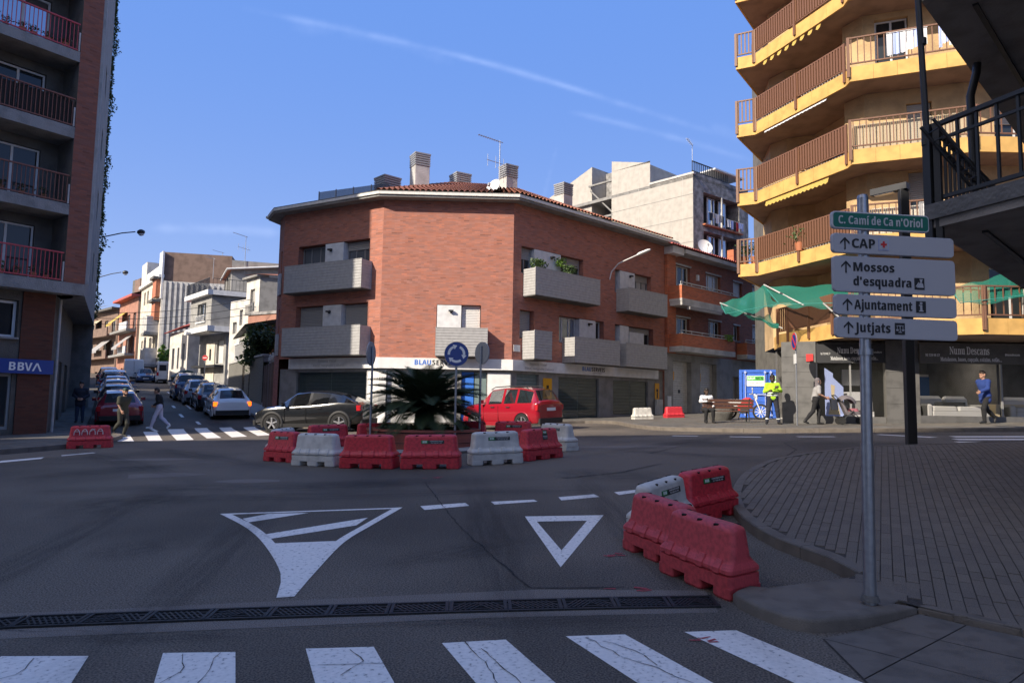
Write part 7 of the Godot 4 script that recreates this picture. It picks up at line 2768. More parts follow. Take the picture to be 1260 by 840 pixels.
			for s in [-1, 1]:
				mb.plate(V2([-0.015, 0.0, 0.015, 0.0, 0.008, -0.012, -0.008, -0.012]), Vector3(sx + s * 0.026, sy - 0.006, 0.002), Vector3.RIGHT, Vector3.UP, 0.002)
				mb.box(Vector3(sx + s * 0.026, sy + 0.01, 0.0022), Vector3(0.003, 0.032, 0.003))
			part("scales", mb, mats.sign_grey, pic)
	# ---- tall lamp column of square section
	o = thing("street_lamp", "tall dark square street lamp with a short bent arm behind the direction boards", "street lamp", GP(9.06, 15.9, 0.1))
	mb = MB.new()
	mb.rloft([[-0.1, 0.11, 0.07, 0.015], [5.88, 0.1, 0.07, 0.015]], 2)
	part("column", mb, mats.lamp_grey, o)
	mb = MB.new()
	var dir := Vector3(-0.62, 0, -0.78).normalized()
	mb.box(Vector3(0, 5.95, 0) + dir * 0.3, Vector3(0.82, 0.15, 0.2), Basis(dir, Vector3.UP, dir.cross(Vector3.UP)))
	part("arm", mb, mats.lamp_grey, o)
	mb = MB.new()
	mb.box(Vector3(0, 5.866, 0) + dir * 0.42, Vector3(0.44, 0.02, 0.14), Basis(dir, Vector3.UP, dir.cross(Vector3.UP)))
	part("lamp_glass", mb, mats.lens, o)
	# ---- no-parking sign by the shop
	road_sign(Vector2(9.96, 24.5), 3.05, 0.62, Vector2(-0.99, 0.1), "no parking sign seen at an angle before the grey stone pier of the shop", "parking", 0.028)
	# ---- three signs on the island
	var g := "signs on the planted island"
	road_sign(Vector2(-1.36, 17.15), 2.35, 0.6, Vector2(0.04, -1), "round blue roundabout sign with three white arrows in front of the palm", "roundabout", 0.03, g)
	road_sign(Vector2(-3.50, 17.4), 2.4, 0.6, Vector2(-0.985, 0.17), "round sign seen edge on, left of the palm on the island", "roundabout", 0.03, g)
	road_sign(Vector2(-0.80, 18.6), 2.45, 0.6, Vector2(0.75, 0.66), "round sign seen from behind, right of the palm on the island", "roundabout", 0.03, g)
	# ---- lamps on brackets
	var lamps := [[Vector3(-21.6, 8.25, -36.0), Vector3(-19.95, 8.62, -36.2), "upper street lamp reaching out from the tall dark brick block"], [Vector3(-30.2, 8.45, -50.0), Vector3(-28.5, 8.95, -50.2), "lower and further street lamp reaching out over the street"]]
	for q in lamps:
		o = thing("bracket_lamp", q[2], "street lamp", q[0], "bracket lamps on the left of the street")
		var e: Vector3 = q[1] - q[0]
		mb = MB.new()
		mb.tube([Vector3(-0.9, -0.5, 0.0), Vector3(-0.5, -0.15, 0), Vector3.ZERO, e * 0.6 + Vector3(0, 0.05, 0), e], 0.035, 0.03, 8)
		part("bracket", mb, mats.lamp_grey, o)
		mb = MB.new()
		mb.lathe([Vector2(0, -0.14), Vector2(0.12, -0.12), Vector2(0.2, -0.02), Vector2(0.18, 0.07), Vector2(0.08, 0.14), Vector2(0, 0.15)], e + Vector3(0.3, -0.02, 0), Basis(Vector3.BACK, 0.2), 14)
		part("lamp_head", mb, mats.lamp_grey, o)
		mb = MB.new()
		mb.lathe([Vector2(0, -0.2), Vector2(0.1, -0.17), Vector2(0.15, -0.1)], e + Vector3(0.3, -0.02, 0), Basis(Vector3.BACK, 0.2), 14)
		part("lamp_glass", mb, mats.lens, o)
	# the lamp on the brick front
	var R := Face.new(Vector2(0.0, 31.17), Vector2(8.63, 39.4))
	var at0 := R.p(6.96, 6.75, 0.0)
	o = thing("wall_street_lamp", "pale street lamp on a curved bracket on the brick front over the right balconies", "street lamp", at0)
	mb = MB.new()
	var outv := R.out()
	var along := R.right()
	var tipv := outv * 1.5 + along * 0.35 + Vector3(0, 0.85, 0)
	mb.tube([Vector3(0, -0.3, 0), Vector3(0, 0.1, 0) + outv * 0.12, outv * 0.5 + along * 0.1 + Vector3(0, 0.5, 0), tipv], 0.035, 0.03, 8)
	part("bracket", mb, mats.white_panel, o)
	mb = MB.new()
	var ld := (tipv - (outv * 0.5 + Vector3(0, 0.5, 0))).normalized()
	var lb := Basis(ld.cross(Vector3.UP).normalized(), ld.cross(ld.cross(Vector3.UP).normalized()), ld)
	lb = Basis(lb.x, -lb.y, lb.z)
	var hb := MB.new()
	hb.rloft([[0.0, 0.06, 0.05, 0.04], [0.15, 0.13, 0.07, 0.06], [0.6, 0.13, 0.06, 0.06], [0.72, 0.06, 0.03, 0.03]], 4)
	var hd := part("lamp_head", hb, mats.white_panel, o)
	hd.transform = Transform3D(Basis(ld.cross(Vector3.UP).normalized(), ld, ld.cross(Vector3.UP).normalized().cross(ld)), tipv)
	# roof aerials and dish of the corner block
	antenna(W(-0.75, 33.4, 9.5), 3.3, "tall aerial beside the dish on the tiled corner roof", 0.25)
	o = thing("satellite_dish", "white satellite dish before the right chimney of the tiled corner roof", "satellite dish", W(-0.95, 32.2, 10.05))
	dish(o, 0.42, Basis(Vector3.UP, -0.35))
	antenna(W(15.0, 57.5, 20.4), 1.6, "small white aerial on top of the pale panelled block", 0.9, false)

# ---------------------------------------------------------------- planted island with the palm
func build_island() -> void:
	var c := Vector2(-2.25, 18.3)
	var o := thing("round_planter", "low round brick planter under the palm in the middle of the island", "planter", GP(c.x, c.y))
	var mb := MB.new()
	mb.lathe([Vector2(1.42, -0.3), Vector2(1.42, 0.44), Vector2(1.2, 0.44), Vector2(1.2, 0.36), Vector2(0.0, 0.42)], Vector3.ZERO, Basis(), 40)
	part("core", mb, mats.paver_bed, o)
	var bm := BoxMesh.new()
	bm.size = Vector3(0.068, 0.22, 0.045)
	var cm := BoxMesh.new()
	cm.size = Vector3(0.21, 0.055, 0.25)
	for row in 2:
		for k in 132:
			var a := TAU * k / 132.0
			inst("brick", bm, mats.planter_brick, o).transform = Transform3D(Basis(Vector3.UP, a), Vector3(sin(a) * 1.43, 0.06 + row * 0.235, cos(a) * 1.43))
	for k in 44:
		var a := TAU * k / 44.0
		inst("coping_brick", cm, mats.planter_brick, o).transform = Transform3D(Basis(Vector3.UP, a), Vector3(sin(a) * 1.34, 0.465, cos(a) * 1.34))
	# palm: thick short trunk, arching fronds
	var p := thing("palm", "dark low cycad palm with long feathery fronds in the round planter", "palm", GP(c.x, c.y, 0.4))
	mb = MB.new()
	var rows := []
	for i in 9:
		var row := []
		for k in 14:
			var a := TAU * k / 14.0
			var r := 0.27 - 0.05 * i / 8.0 + (0.02 if (i + k) % 2 else 0.0)
			row.append(Vector3(cos(a) * r, i * 0.075, sin(a) * r))
		rows.append(row)
	mb.grid(rows, true, true)
	part("trunk", mb, mats.bark, p)
	var kinds := []
	for k in 5:
		kinds.append(frond(1.55 + 0.1 * k, 0.6 + 0.16 * k))
	var n := 92
	for k in n:
		var t := float(k) / n
		var yaw := k * 2.39996
		var lift := lerpf(1.38, 0.06, pow(t, 0.9)) + rng.randf_range(-0.1, 0.1)
		var b := Basis(Vector3.UP, yaw) * Basis(Vector3.BACK, lift)
		b = b * Basis(Vector3.RIGHT, rng.randf_range(-0.25, 0.25))
		var s := rng.randf_range(0.88, 1.12) * (0.82 if t < 0.15 else 1.0)
		inst("frond", kinds[k % 5], mats.palm if rng.randf() > 0.07 or t < 0.6 else mats.palm_old, p).transform = Transform3D(b.scaled(Vector3.ONE * s), Vector3(0, 0.58 - 0.12 * t, 0))
	# ground cover in the planter
	mb = MB.new()
	for k in 900:
		var a := rng.randf() * TAU
		var r := sqrt(rng.randf()) * 1.15
		leaf(mb, Vector3(cos(a) * r, 0.42 + rng.randf() * 0.16, sin(a) * r), 0.07)
	part("ground_cover", mb, mats.leaf_dark, o, "stuff")
	# the island's own ground
	mb = MB.new()
	var ring := PackedVector2Array()
	for k in 40:
		var a := TAU * k / 40.0
		ring.append(c + Vector2(cos(a), sin(a)) * 2.35)
	drape(mb, ring, 0.06)
	var ed := MB.new()
	for k in 40:
		var q := ring[k]
		var r2 := ring[(k + 1) % 40]
		ed.quad(GP(q.x, q.y, -0.02), GP(r2.x, r2.y, -0.02), GP(r2.x, r2.y, 0.06), GP(q.x, q.y, 0.06))
	var st := struct("traffic_island", mb, mats.paving_far)
	part("island_kerb", ed, mats.kerb, st)

func frond(length: float, droop: float) -> ArrayMesh:
	var mb := MB.new()
	var n := 46
	var spine := []
	for i in n + 1:
		var t := float(i) / n
		spine.append(Vector3(length * t * (1.0 - 0.18 * t * droop), length * (0.10 * t - droop * 0.52 * t * t), 0.0))
	mb.tube([spine[0], spine[12], spine[24], spine[36], spine[n]], 0.016, 0.004, 5, false)
	for i in range(5, n):
		var t := float(i) / n
		var d: Vector3 = (spine[i + 1] - spine[i - 1]).normalized()
		var up := Vector3(-d.y, d.x, 0)
		var l := 0.34 * sin(PI * clampf(t * 0.93 + 0.05, 0, 1)) + 0.05
		for s in [-1, 1]:
			var side := (Vector3(0, 0, s) * 0.82 + d * 0.5 + up * 0.28).normalized()
			var a: Vector3 = spine[i]
			var tip := a + side * l - Vector3(0, 0.02, 0)
			var w := d * 0.016
			mb.quad(a - w, a + w, a + side * l * 0.6 + w * 0.8, a + side * l * 0.6 - w * 0.8)
			mb.tri(a + side * l * 0.6 - w * 0.8, a + side * l * 0.6 + w * 0.8, tip)
	return mb.mesh()

# ---------------------------------------------------------------- drain across the road
func build_drain() -> void:
	var pts := [Vector2(-4.62, 5.93), Vector2(-4.10, 6.05), Vector2(-3.58, 6.09), Vector2(-3.06, 6.13), Vector2(-2.55, 6.17), Vector2(-2.04, 6.20), Vector2(-1.53, 6.23), Vector2(-1.02, 6.25), Vector2(-0.51, 6.28), Vector2(0.0, 6.30), Vector2(0.48, 6.315), Vector2(0.95, 6.33), Vector2(1.42, 6.33), Vector2(1.84, 6.33)]
	var where := ["first grating of the drain from the left", "second grating of the drain from the left", "third grating of the drain from the left", "fourth grating of the drain from the left", "fifth grating from the left, left of the striped island's tip", "sixth grating from the left, just right of the striped island's tip", "seventh grating of the drain from the left",
		"eighth grating from the left, above the gap between the middle stripes", "ninth grating of the drain from the left", "tenth grating, where the long road crack meets the drain", "fourth grating from the right end of the drain", "third grating from the right end of the drain", "last full grating at the right, by the nearest barrier"]
	for k in pts.size() - 1:
		var a: Vector2 = pts[k]
		var b: Vector2 = pts[k + 1]
		var c := (a + b) * 0.5
		var t := (b - a).normalized()
		var l := a.distance_to(b)
		var up := gnormal(c.x, c.y, 0.15)
		var x := Vector3(t.x, 0, -t.y)
		x = (x - up * x.dot(up)).normalized()
		var z := x.cross(up)
		var o := thing("drain_grating", "black iron " + where[k], "drain", GP(c.x, c.y, 0.006), "gratings of the road drain", Basis(x, up, z))
		var w := 0.30
		var mb := MB.new()
		mb.box(Vector3(0, -0.002, 0), Vector3(l - 0.004, 0.004, w))
		part("pit", mb, mats.void_black, o)
		mb = MB.new()
		for s in [-1, 1]:
			mb.box(Vector3(0, 0.007, s * (w * 0.5 - 0.014)), Vector3(l - 0.004, 0.014, 0.026))
			mb.box(Vector3(s * (l * 0.5 - 0.02), 0.0075, 0), Vector3(0.03, 0.015, w - 0.06))
		part("frame", mb, mats.iron, o)
		var bars := 9
		for e in bars:
			mb = MB.new()
			var xx := lerpf(-l * 0.5 + 0.07, l * 0.5 - 0.07, e / float(bars - 1))
			var s := 1.0 if xx > 0.0 else -1.0
			if k % 2:
				s = 1.0
			mb.box(Vector3(xx, 0.005, 0), Vector3(0.016, 0.012, w - 0.06), Basis(Vector3.UP, 0.62 * s))
			part("bar", mb, mats.iron, o)
		for e in 3:
			mb = MB.new()
			mb.box(Vector3(0, 0.0035, (e - 1) * 0.065), Vector3(l - 0.07, 0.01, 0.012))
			part("cross_bar", mb, mats.iron, o)

# ---------------------------------------------------------------- green netting on poles
func net_sheet(mb: MB, a: Vector3, b: Vector3, c: Vector3, d: Vector3, sag: float) -> void:
	var rows := []
	for i in 13:
		var row := []
		var v := i / 12.0
		for j in 19:
			var u := j / 18.0
			var p := a.lerp(b, u).lerp(d.lerp(c, u), v)
			var s := 4.0 * u * (1 - u) * (0.35 + 0.65 * v) + 2.0 * v * (1 - v)
			p.y -= sag * s + sin(u * 17.0 + v * 5.0) * 0.035 * (1.0 + v) + 0.05 * sin(v * 9.0 + u * 3.0)
			row.append(p)
		rows.append(row)
	mb.grid(rows)

func build_nets() -> void:
	var at3 := func(x: float, d: float, y: float) -> Vector3: return W(x, d, y)
	var nets := [["large green shade net slung from the yellow building towards the brick house", [[9.98, 27.5, 4.8], [12.6, 25.0, 4.6], [11.9, 23.3, 3.55], [9.84, 25.5, 3.76]], 0.2],
		["green net wing reaching out to the corner tip of the large net", [[8.1, 27.0, 4.02], [9.98, 27.5, 4.8], [9.84, 25.5, 3.78], [8.0, 26.0, 3.44]], 0.18],
		["smaller green net flap hanging below the large net by the pale wall", [[8.75, 26.2, 3.45], [9.5, 25.8, 3.4], [9.95, 25.9, 3.05], [9.9, 25.8, 3.0]], 0.08],
		["green shade net on the right beside the brown and white railing", [[14.3, 22.6, 4.0], [16.6, 22.4, 4.7], [19.5, 22.0, 4.1], [14.3, 22.1, 3.4]], 0.15]]
	for q in nets:
		var p := []
		for e in q[1]:
			p.append(at3.call(e[0], e[1], e[2]))
		var o := thing("shade_net", q[0], "net", p[3], "green nets on the yellow building")
		var mb := MB.new()
		net_sheet(mb, p[0] - o.position, p[1] - o.position, p[2] - o.position, p[3] - o.position, q[2])
		part("netting", mb, mats.net, o)
		mb = MB.new()
		mb.tube([p[3] - o.position, p[2] - o.position], 0.012, 0.012, 5)
		mb.tube([p[0] - o.position, p[3] - o.position], 0.012, 0.012, 5)
		part("hem_cord", mb, mats.cloth_teal, o)
	var poles := [[Vector3(9.98, 4.82, -27.45), Vector3(10.6, 3.7, -25.2), "first slanting pole holding up the large net"], [Vector3(8.05, 3.98, -26.9), Vector3(10.2, 2.95, -26.2), "pole from the net's outer corner to the grey pier"], [Vector3(10.9, 3.65, -24.3), Vector3(11.5, 2.95, -24.0), "short white pole under the large net near the direction boards"], [Vector3(16.55, 4.72, -22.35), Vector3(16.4, 2.6, -22.3), "dark jointed pole holding the right-hand net"]]
	for q in poles:
		var o := thing("net_pole", q[2], "pole", q[1], "poles of the green nets")
		var mb := MB.new()
		var e: Vector3 = q[0] - q[1]
		mb.tube([Vector3.ZERO, e], 0.028, 0.028, 8)
		part("tube", mb, mats.concrete_light, o)
		mb = MB.new()
		mb.tube([e * 0.5, e * 0.56], 0.04, 0.04, 8)
		part("joint", mb, mats.lamp_grey, o)
	# canvas sheet tied along the lowest right railing
	var f := Face.new(Vector2(16.3, 22.12), Vector2(22.0, 22.15))
	var o := thing("canvas_sheet", "large beige canvas sheet tied over the lowest railing at the right", "canvas", f.p(0.0, 2.95, 0.1))
	var mb := MB.new()
	var rows := []
	for i in 9:
		var row := []
		for j in 24:
			var u := j / 23.0
			row.append(f.p(u * 5.7, 2.95 + 1.75 * i / 8.0 - (0.12 * sin(u * 9.0) if i == 8 else 0.0), 0.09 + 0.04 * sin(u * 21.0 + i)) - o.position)
		rows.append(row)
	mb.grid(rows)
	part("canvas", mb, mats.cloth_canvas, o)

# ---------------------------------------------------------------- bench, motorcycle, container
func build_street_things() -> void:
	var o := thing("park_bench", "dark wooden slatted bench on the far pavement with a man at its left end", "bench", GP(8.35, 27.15, 0.115), "", Basis(Vector3.UP, -0.12))
	for k in 4:
		var mb := MB.new()
		mb.rloft([[0.43, 0.95, 0.045, 0.01], [0.465, 0.95, 0.045, 0.01]], 2)
		part("seat_slat", mb, mats.bench_wood, o).position = Vector3(0, 0, 0.18 - k * 0.11)
	for k in 3:
		var mb := MB.new()
		mb.box(Vector3(0, 0.58 + k * 0.13, 0.27 + k * 0.035), Vector3(1.9, 0.1, 0.035), Basis(Vector3.RIGHT, 0.2))
		part("back_slat", mb, mats.bench_wood, o)
	for s in [-1, 1]:
		var mb := MB.new()
		mb.tube([Vector3(s * 0.78, 0.0, -0.22), Vector3(s * 0.78, 0.42, -0.2), Vector3(s * 0.78, 0.42, 0.22)], 0.025)
		mb.tube([Vector3(s * 0.78, 0.0, 0.34), Vector3(s * 0.78, 0.42, 0.22), Vector3(s * 0.78, 0.92, 0.36)], 0.025)
		part("leg", mb, mats.lamp_grey, o)
	# stone litter block behind
	o = thing("stone_tub", "low grey stone tub behind the bench", "tub", GP(8.75, 29.3, 0.115))
	var mb := MB.new()
	mb.rloft([[0.0, 0.38, 0.38, 0.3], [0.3, 0.5, 0.5, 0.35], [0.55, 0.52, 0.52, 0.35], [0.55, 0.44, 0.44, 0.3], [0.48, 0.42, 0.42, 0.3]], 4)
	part("body", mb, mats.concrete_dark, o)
	# motorcycle
	o = thing("motorcycle", "red and white motorcycle on its stand behind the bench", "motorcycle", GP(9.85, 29.6, 0.115), "", Basis(Vector3.UP, -0.35))
	for x in [-0.62, 0.66]:
		mb = MB.new()
		var rows := []
		for i in 25:
			var a := TAU * i / 24.0
			var row := []
			for k in 8:
				var g := TAU * k / 8.0
				var r := 0.29 + 0.045 * cos(g)
				row.append(Vector3(x + cos(a) * r, 0.33 + sin(a) * r, 0.045 * sin(g)))
			rows.append(row)
		mb.grid(rows, true)
		var w := part("wheel", mb, mats.tyre, o)
		mb = MB.new()
		for i in 10:
			var a := TAU * i / 10.0
			mb.tube([Vector3(x, 0.33, 0), Vector3(x + cos(a) * 0.26, 0.33 + sin(a) * 0.26, 0)], 0.012, 0.012, 5)
		mb.lathe([Vector2(0.25, -0.03), Vector2(0.27, 0.0), Vector2(0.25, 0.03)], Vector3(x, 0.33, 0), Basis(Vector3.RIGHT, PI * 0.5), 24)
		part("rim", mb, mats.hose if x < 0.0 else mats.white, w)
	mb = MB.new()
	mb.rloft([[0.55, 0.12, 0.08, 0.06, -0.3], [0.7, 0.4, 0.13, 0.1, -0.25], [0.8, 0.42, 0.12, 0.1, -0.3], [0.84, 0.3, 0.08, 0.07, -0.36]], 4, true, true, true)
	part("seat", mb, mats.white, o)
	mb = MB.new()
	mb.rloft([[0.38, 0.2, 0.1, 0.06, -0.05], [0.62, 0.34, 0.14, 0.1, 0.05], [0.86, 0.18, 0.12, 0.1, 0.12], [0.92, 0.08, 0.06, 0.05, 0.15]], 4, true, true, true)
	part("tank_fairing", mb, mats.red, o)
	mb = MB.new()
	for s in [-1, 1]:
		mb.tube([Vector3(0.66, 0.33, s * 0.08), Vector3(0.4, 0.98, s * 0.08)], 0.025, 0.025, 6)
		mb.tube([Vector3(0.4, 0.98, s * 0.08), Vector3(0.35, 1.08, s * 0.3), Vector3(0.22, 1.06, s * 0.38)], 0.016, 0.016, 6)
		mb.tube([Vector3(0.33, 1.08, s * 0.24), Vector3(0.34, 1.28, s * 0.3)], 0.01, 0.01, 5)
		mb.rloft([[1.24, 0.02, 0.06, 0.02, 0.34, s * 0.32], [1.34, 0.02, 0.06, 0.02, 0.34, s * 0.32]], 2)
	part("fork_and_bars", mb, mats.white_panel, o)
	mb = MB.new()
	mb.rloft([[0.84, 0.06, 0.1, 0.05, 0.48], [1.02, 0.08, 0.11, 0.06, 0.46], [1.08, 0.04, 0.07, 0.04, 0.44]], 4)
	part("headlight", mb, mats.white, o)
	mb = MB.new()
	mb.tube([Vector3(-0.62, 0.33, 0.1), Vector3(0.05, 0.35, 0.1), Vector3(0.2, 0.3, 0.1)], 0.04, 0.04, 8)
	mb.box(Vector3(0.02, 0.38, 0), Vector3(0.36, 0.26, 0.22))
	part("engine", mb, mats.lamp_grey, o)
	mb = MB.new()
	mb.tube([Vector3(-0.15, 0.3, -0.1), Vector3(-0.25, 0.0, -0.22)], 0.014, 0.014, 5)
	part("side_stand", mb, mats.lamp_grey, o)
	# blue container
	var dirv := Vector2(1.0, -0.12).normalized()
	var cx := Vector2(11.35, 30.9)
	o = thing("blue_container", "blue steel site container with a green and white notice on its door", "container", GP(cx.x, cx.y, 0.12), "", Basis(Vector3.UP, -0.36))
	var w2 := 1.15
	var hgt := 2.12
	mb = MB.new()
	mb.box(Vector3(0, hgt * 0.5, -1.3), Vector3(2.24, hgt - 0.06, 2.5))
	part("body", mb, mats.box_blue, o)
	mb = MB.new()
	for s in [-1, 1]:
		mb.box(Vector3(s * w2, hgt * 0.5, 0.0), Vector3(0.12, hgt, 0.14))
		mb.box(Vector3(s * w2, hgt * 0.5, -2.55), Vector3(0.12, hgt, 0.12))
		for y in [0.05, hgt - 0.05]:
			mb.box(Vector3(s * w2, y, -1.28), Vector3(0.1, 0.1, 2.4))
	for y in [0.06, hgt - 0.06]:
		mb.box(Vector3(0, y, 0.0), Vector3(2.18, 0.12, 0.12))
	part("frame", mb, mats.box_blue, o)
	for k in 14:
		mb = MB.new()
		mb.box(Vector3(-w2 - 0.01, hgt * 0.5, -0.2 - k * 0.17), Vector3(0.05, hgt - 0.24, 0.08))
		part("side_rib", mb, mats.box_blue, o)
	for s in [-1, 1]:
		mb = MB.new()
		mb.box(Vector3(s * 0.55, hgt * 0.5, 0.0), Vector3(1.05, hgt - 0.26, 0.05))
		for y in [0.35, 0.72, 1.1, 1.48, 1.8]:
			mb.box(Vector3(s * 0.55, y, 0.03), Vector3(0.95, 0.05, 0.03))
		var dr := part("door", mb, mats.box_blue, o)
		mb = MB.new()
		for x in [0.12, 0.95]:
			mb.tube([Vector3(s * x, 0.06, 0.07), Vector3(s * x, hgt - 0.04, 0.07)], 0.02, 0.02, 8)
			mb.box(Vector3(s * x, 0.12, 0.07), Vector3(0.1, 0.07, 0.05))
			mb.box(Vector3(s * x, hgt - 0.12, 0.07), Vector3(0.1, 0.07, 0.05))
		mb.box(Vector3(s * 0.3, 1.02, 0.1), Vector3(0.34, 0.04, 0.03))
		mb.box(Vector3(s * 0.16, 1.05, 0.09), Vector3(0.12, 0.14, 0.05))
		part("lock_rod", mb, mats.pale_blue, dr)
		mb = MB.new()
		mb.box(Vector3(s * 0.52, 1.62, 0.065), Vector3(0.74, 0.46, 0.01))
		var nt := part("notice", mb, mats.white, dr)
		mb = MB.new()
		mb.box(Vector3(s * 0.52, 1.73, 0.072), Vector3(0.7, 0.2, 0.006))
		part("green_field", mb, mats.green, nt)
		letters(nt, "lettering", "GRUP", Vector3(s * 0.52 - 0.17, 1.73, 0.078), Basis(), 0.12, mats.white, "Droid Sans", 1, 0.3)
		letters(nt, "lettering", "MCN", Vector3(s * 0.52 + 0.17, 1.73, 0.078), Basis(), 0.12, mats.black, "Droid Sans", 1, 0.28)
		letters(nt, "lettering", "obres i serveis", Vector3(s * 0.52, 1.52, 0.072), Basis(), 0.06, mats.black)
	# refuse skip up the street
	var p := ST(55.0, 4.9)
	var tr := on_ground(p.x, p.y, Vector2(-0.5, 0.866))
	o = thing("refuse_bin", "large dark green refuse bin with a ridged lid parked up the street", "bin", tr.origin, "", tr.basis)
	mb = MB.new()
	mb.rloft([[0.12, 0.75, 0.85, 0.12], [1.25, 0.92, 1.05, 0.12]], 3)
	part("body", mb, mats.skip_green, o)
	mb = MB.new()
	mb.rloft([[1.26, 0.95, 1.08, 0.12], [1.34, 0.95, 1.08, 0.12], [1.75, 0.3, 1.0, 0.1], [1.8, 0.12, 0.95, 0.1]], 3)
	part("lid", mb, mats.skip_green, o)
	for s in [[-1, -1], [1, -1], [-1, 1], [1, 1]]:
		mb = MB.new()
		mb.lathe([Vector2(0, -0.04), Vector2(0.12, -0.04), Vector2(0.12, 0.04), Vector2(0, 0.04)], Vector3(s[0] * 0.6, 0.12, s[1] * 0.7), Basis(Vector3.BACK, PI * 0.5), 12)
		part("wheel", mb, mats.tyre, o)

# ---------------------------------------------------------------- vehicles
# stations from tail to nose: [s, half width, sill, belt, roof, roof half width]; widths of 1, heights in metres
const SHAPES := {
	"hatch": [[0.0, 0.80, 0.36, 0.78, 0.84, 0.70], [0.012, 0.93, 0.26, 0.86, 0.93, 0.76], [0.045, 0.98, 0.22, 0.93, 1.02, 0.76], [0.15, 1.0, 0.20, 0.95, 1.39, 0.64], [0.25, 1.0, 0.19, 0.93, 1.45, 0.63], [0.42, 1.0, 0.18, 0.91, 1.46, 0.63], [0.445, 1.0, 0.18, 0.91, 1.46, 0.63], [0.60, 1.0, 0.18, 0.89, 1.41, 0.63], [0.745, 1.0, 0.19, 0.88, 0.98, 0.80], [0.86, 0.99, 0.2, 0.82, 0.90, 0.80], [0.95, 0.95, 0.22, 0.72, 0.78, 0.76], [0.988, 0.86, 0.25, 0.60, 0.66, 0.68], [1.0, 0.74, 0.34, 0.52, 0.56, 0.60]],
	"suv": [[0.0, 0.84, 0.42, 0.90, 0.98, 0.76], [0.01, 0.95, 0.34, 1.0, 1.08, 0.80], [0.03, 0.99, 0.30, 1.02, 1.12, 0.80], [0.085, 1.0, 0.28, 1.03, 1.50, 0.72], [0.26, 1.0, 0.27, 1.02, 1.60, 0.70], [0.285, 1.0, 0.27, 1.02, 1.60, 0.70], [0.43, 1.0, 0.27, 1.0, 1.60, 0.70], [0.46, 1.0, 0.27, 1.0, 1.60, 0.70], [0.63, 1.0, 0.27, 0.98, 1.54, 0.69], [0.76, 1.0, 0.28, 0.97, 1.06, 0.82], [0.93, 0.97, 0.3, 0.88, 0.95, 0.80], [0.985, 0.9, 0.34, 0.72, 0.79, 0.74], [1.0, 0.78, 0.42, 0.62, 0.66, 0.66]],
	"coupe": [[0.0, 0.80, 0.42, 0.86, 0.90, 0.70], [0.012, 0.93, 0.34, 0.98, 1.02, 0.76], [0.05, 0.98, 0.30, 1.06, 1.12, 0.76], [0.20, 1.0, 0.27, 1.10, 1.42, 0.62], [0.30, 1.0, 0.26, 1.06, 1.51, 0.60], [0.40, 0.99, 0.26, 1.02, 1.55, 0.61], [0.46, 0.99, 0.26, 1.0, 1.56, 0.61], [0.485, 0.99, 0.26, 0.99, 1.56, 0.61], [0.62, 0.99, 0.26, 0.97, 1.49, 0.60], [0.77, 0.99, 0.27, 0.95, 1.02, 0.78], [0.89, 0.99, 0.28, 0.90, 0.96, 0.80], [0.96, 0.94, 0.3, 0.78, 0.84, 0.76], [0.99, 0.84, 0.34, 0.64, 0.70, 0.68], [1.0, 0.74, 0.42, 0.56, 0.60, 0.60]],
	"van": [[0.0, 0.96, 0.42, 1.15, 2.15, 0.86], [0.006, 0.99, 0.36, 1.16, 2.24, 0.88], [0.03, 1.0, 0.34, 1.16, 2.27, 0.89], [0.36, 1.0, 0.33, 1.16, 2.28, 0.89], [0.40, 1.0, 0.33, 1.16, 2.28, 0.89], [0.60, 1.0, 0.33, 1.15, 2.27, 0.89], [0.63, 1.0, 0.33, 1.14, 2.26, 0.88], [0.70, 1.0, 0.33, 1.12, 2.2, 0.86], [0.74, 1.0, 0.33, 1.12, 2.12, 0.84], [0.87, 1.0, 0.34, 1.10, 1.26, 0.84], [0.95, 0.97, 0.35, 0.95, 1.06, 0.82], [0.99, 0.9, 0.38, 0.78, 0.86, 0.76], [1.0, 0.8, 0.46, 0.66, 0.72, 0.7]]}
# intervals that are glass: sides, windscreen, rear window
const PANES := {"hatch": [[3, 4, 6], 7, 2], "suv": [[3, 5, 7], 8, 2], "coupe": [[4, 5, 7], 8, 2], "van": [[7, 8], 8, -1]}

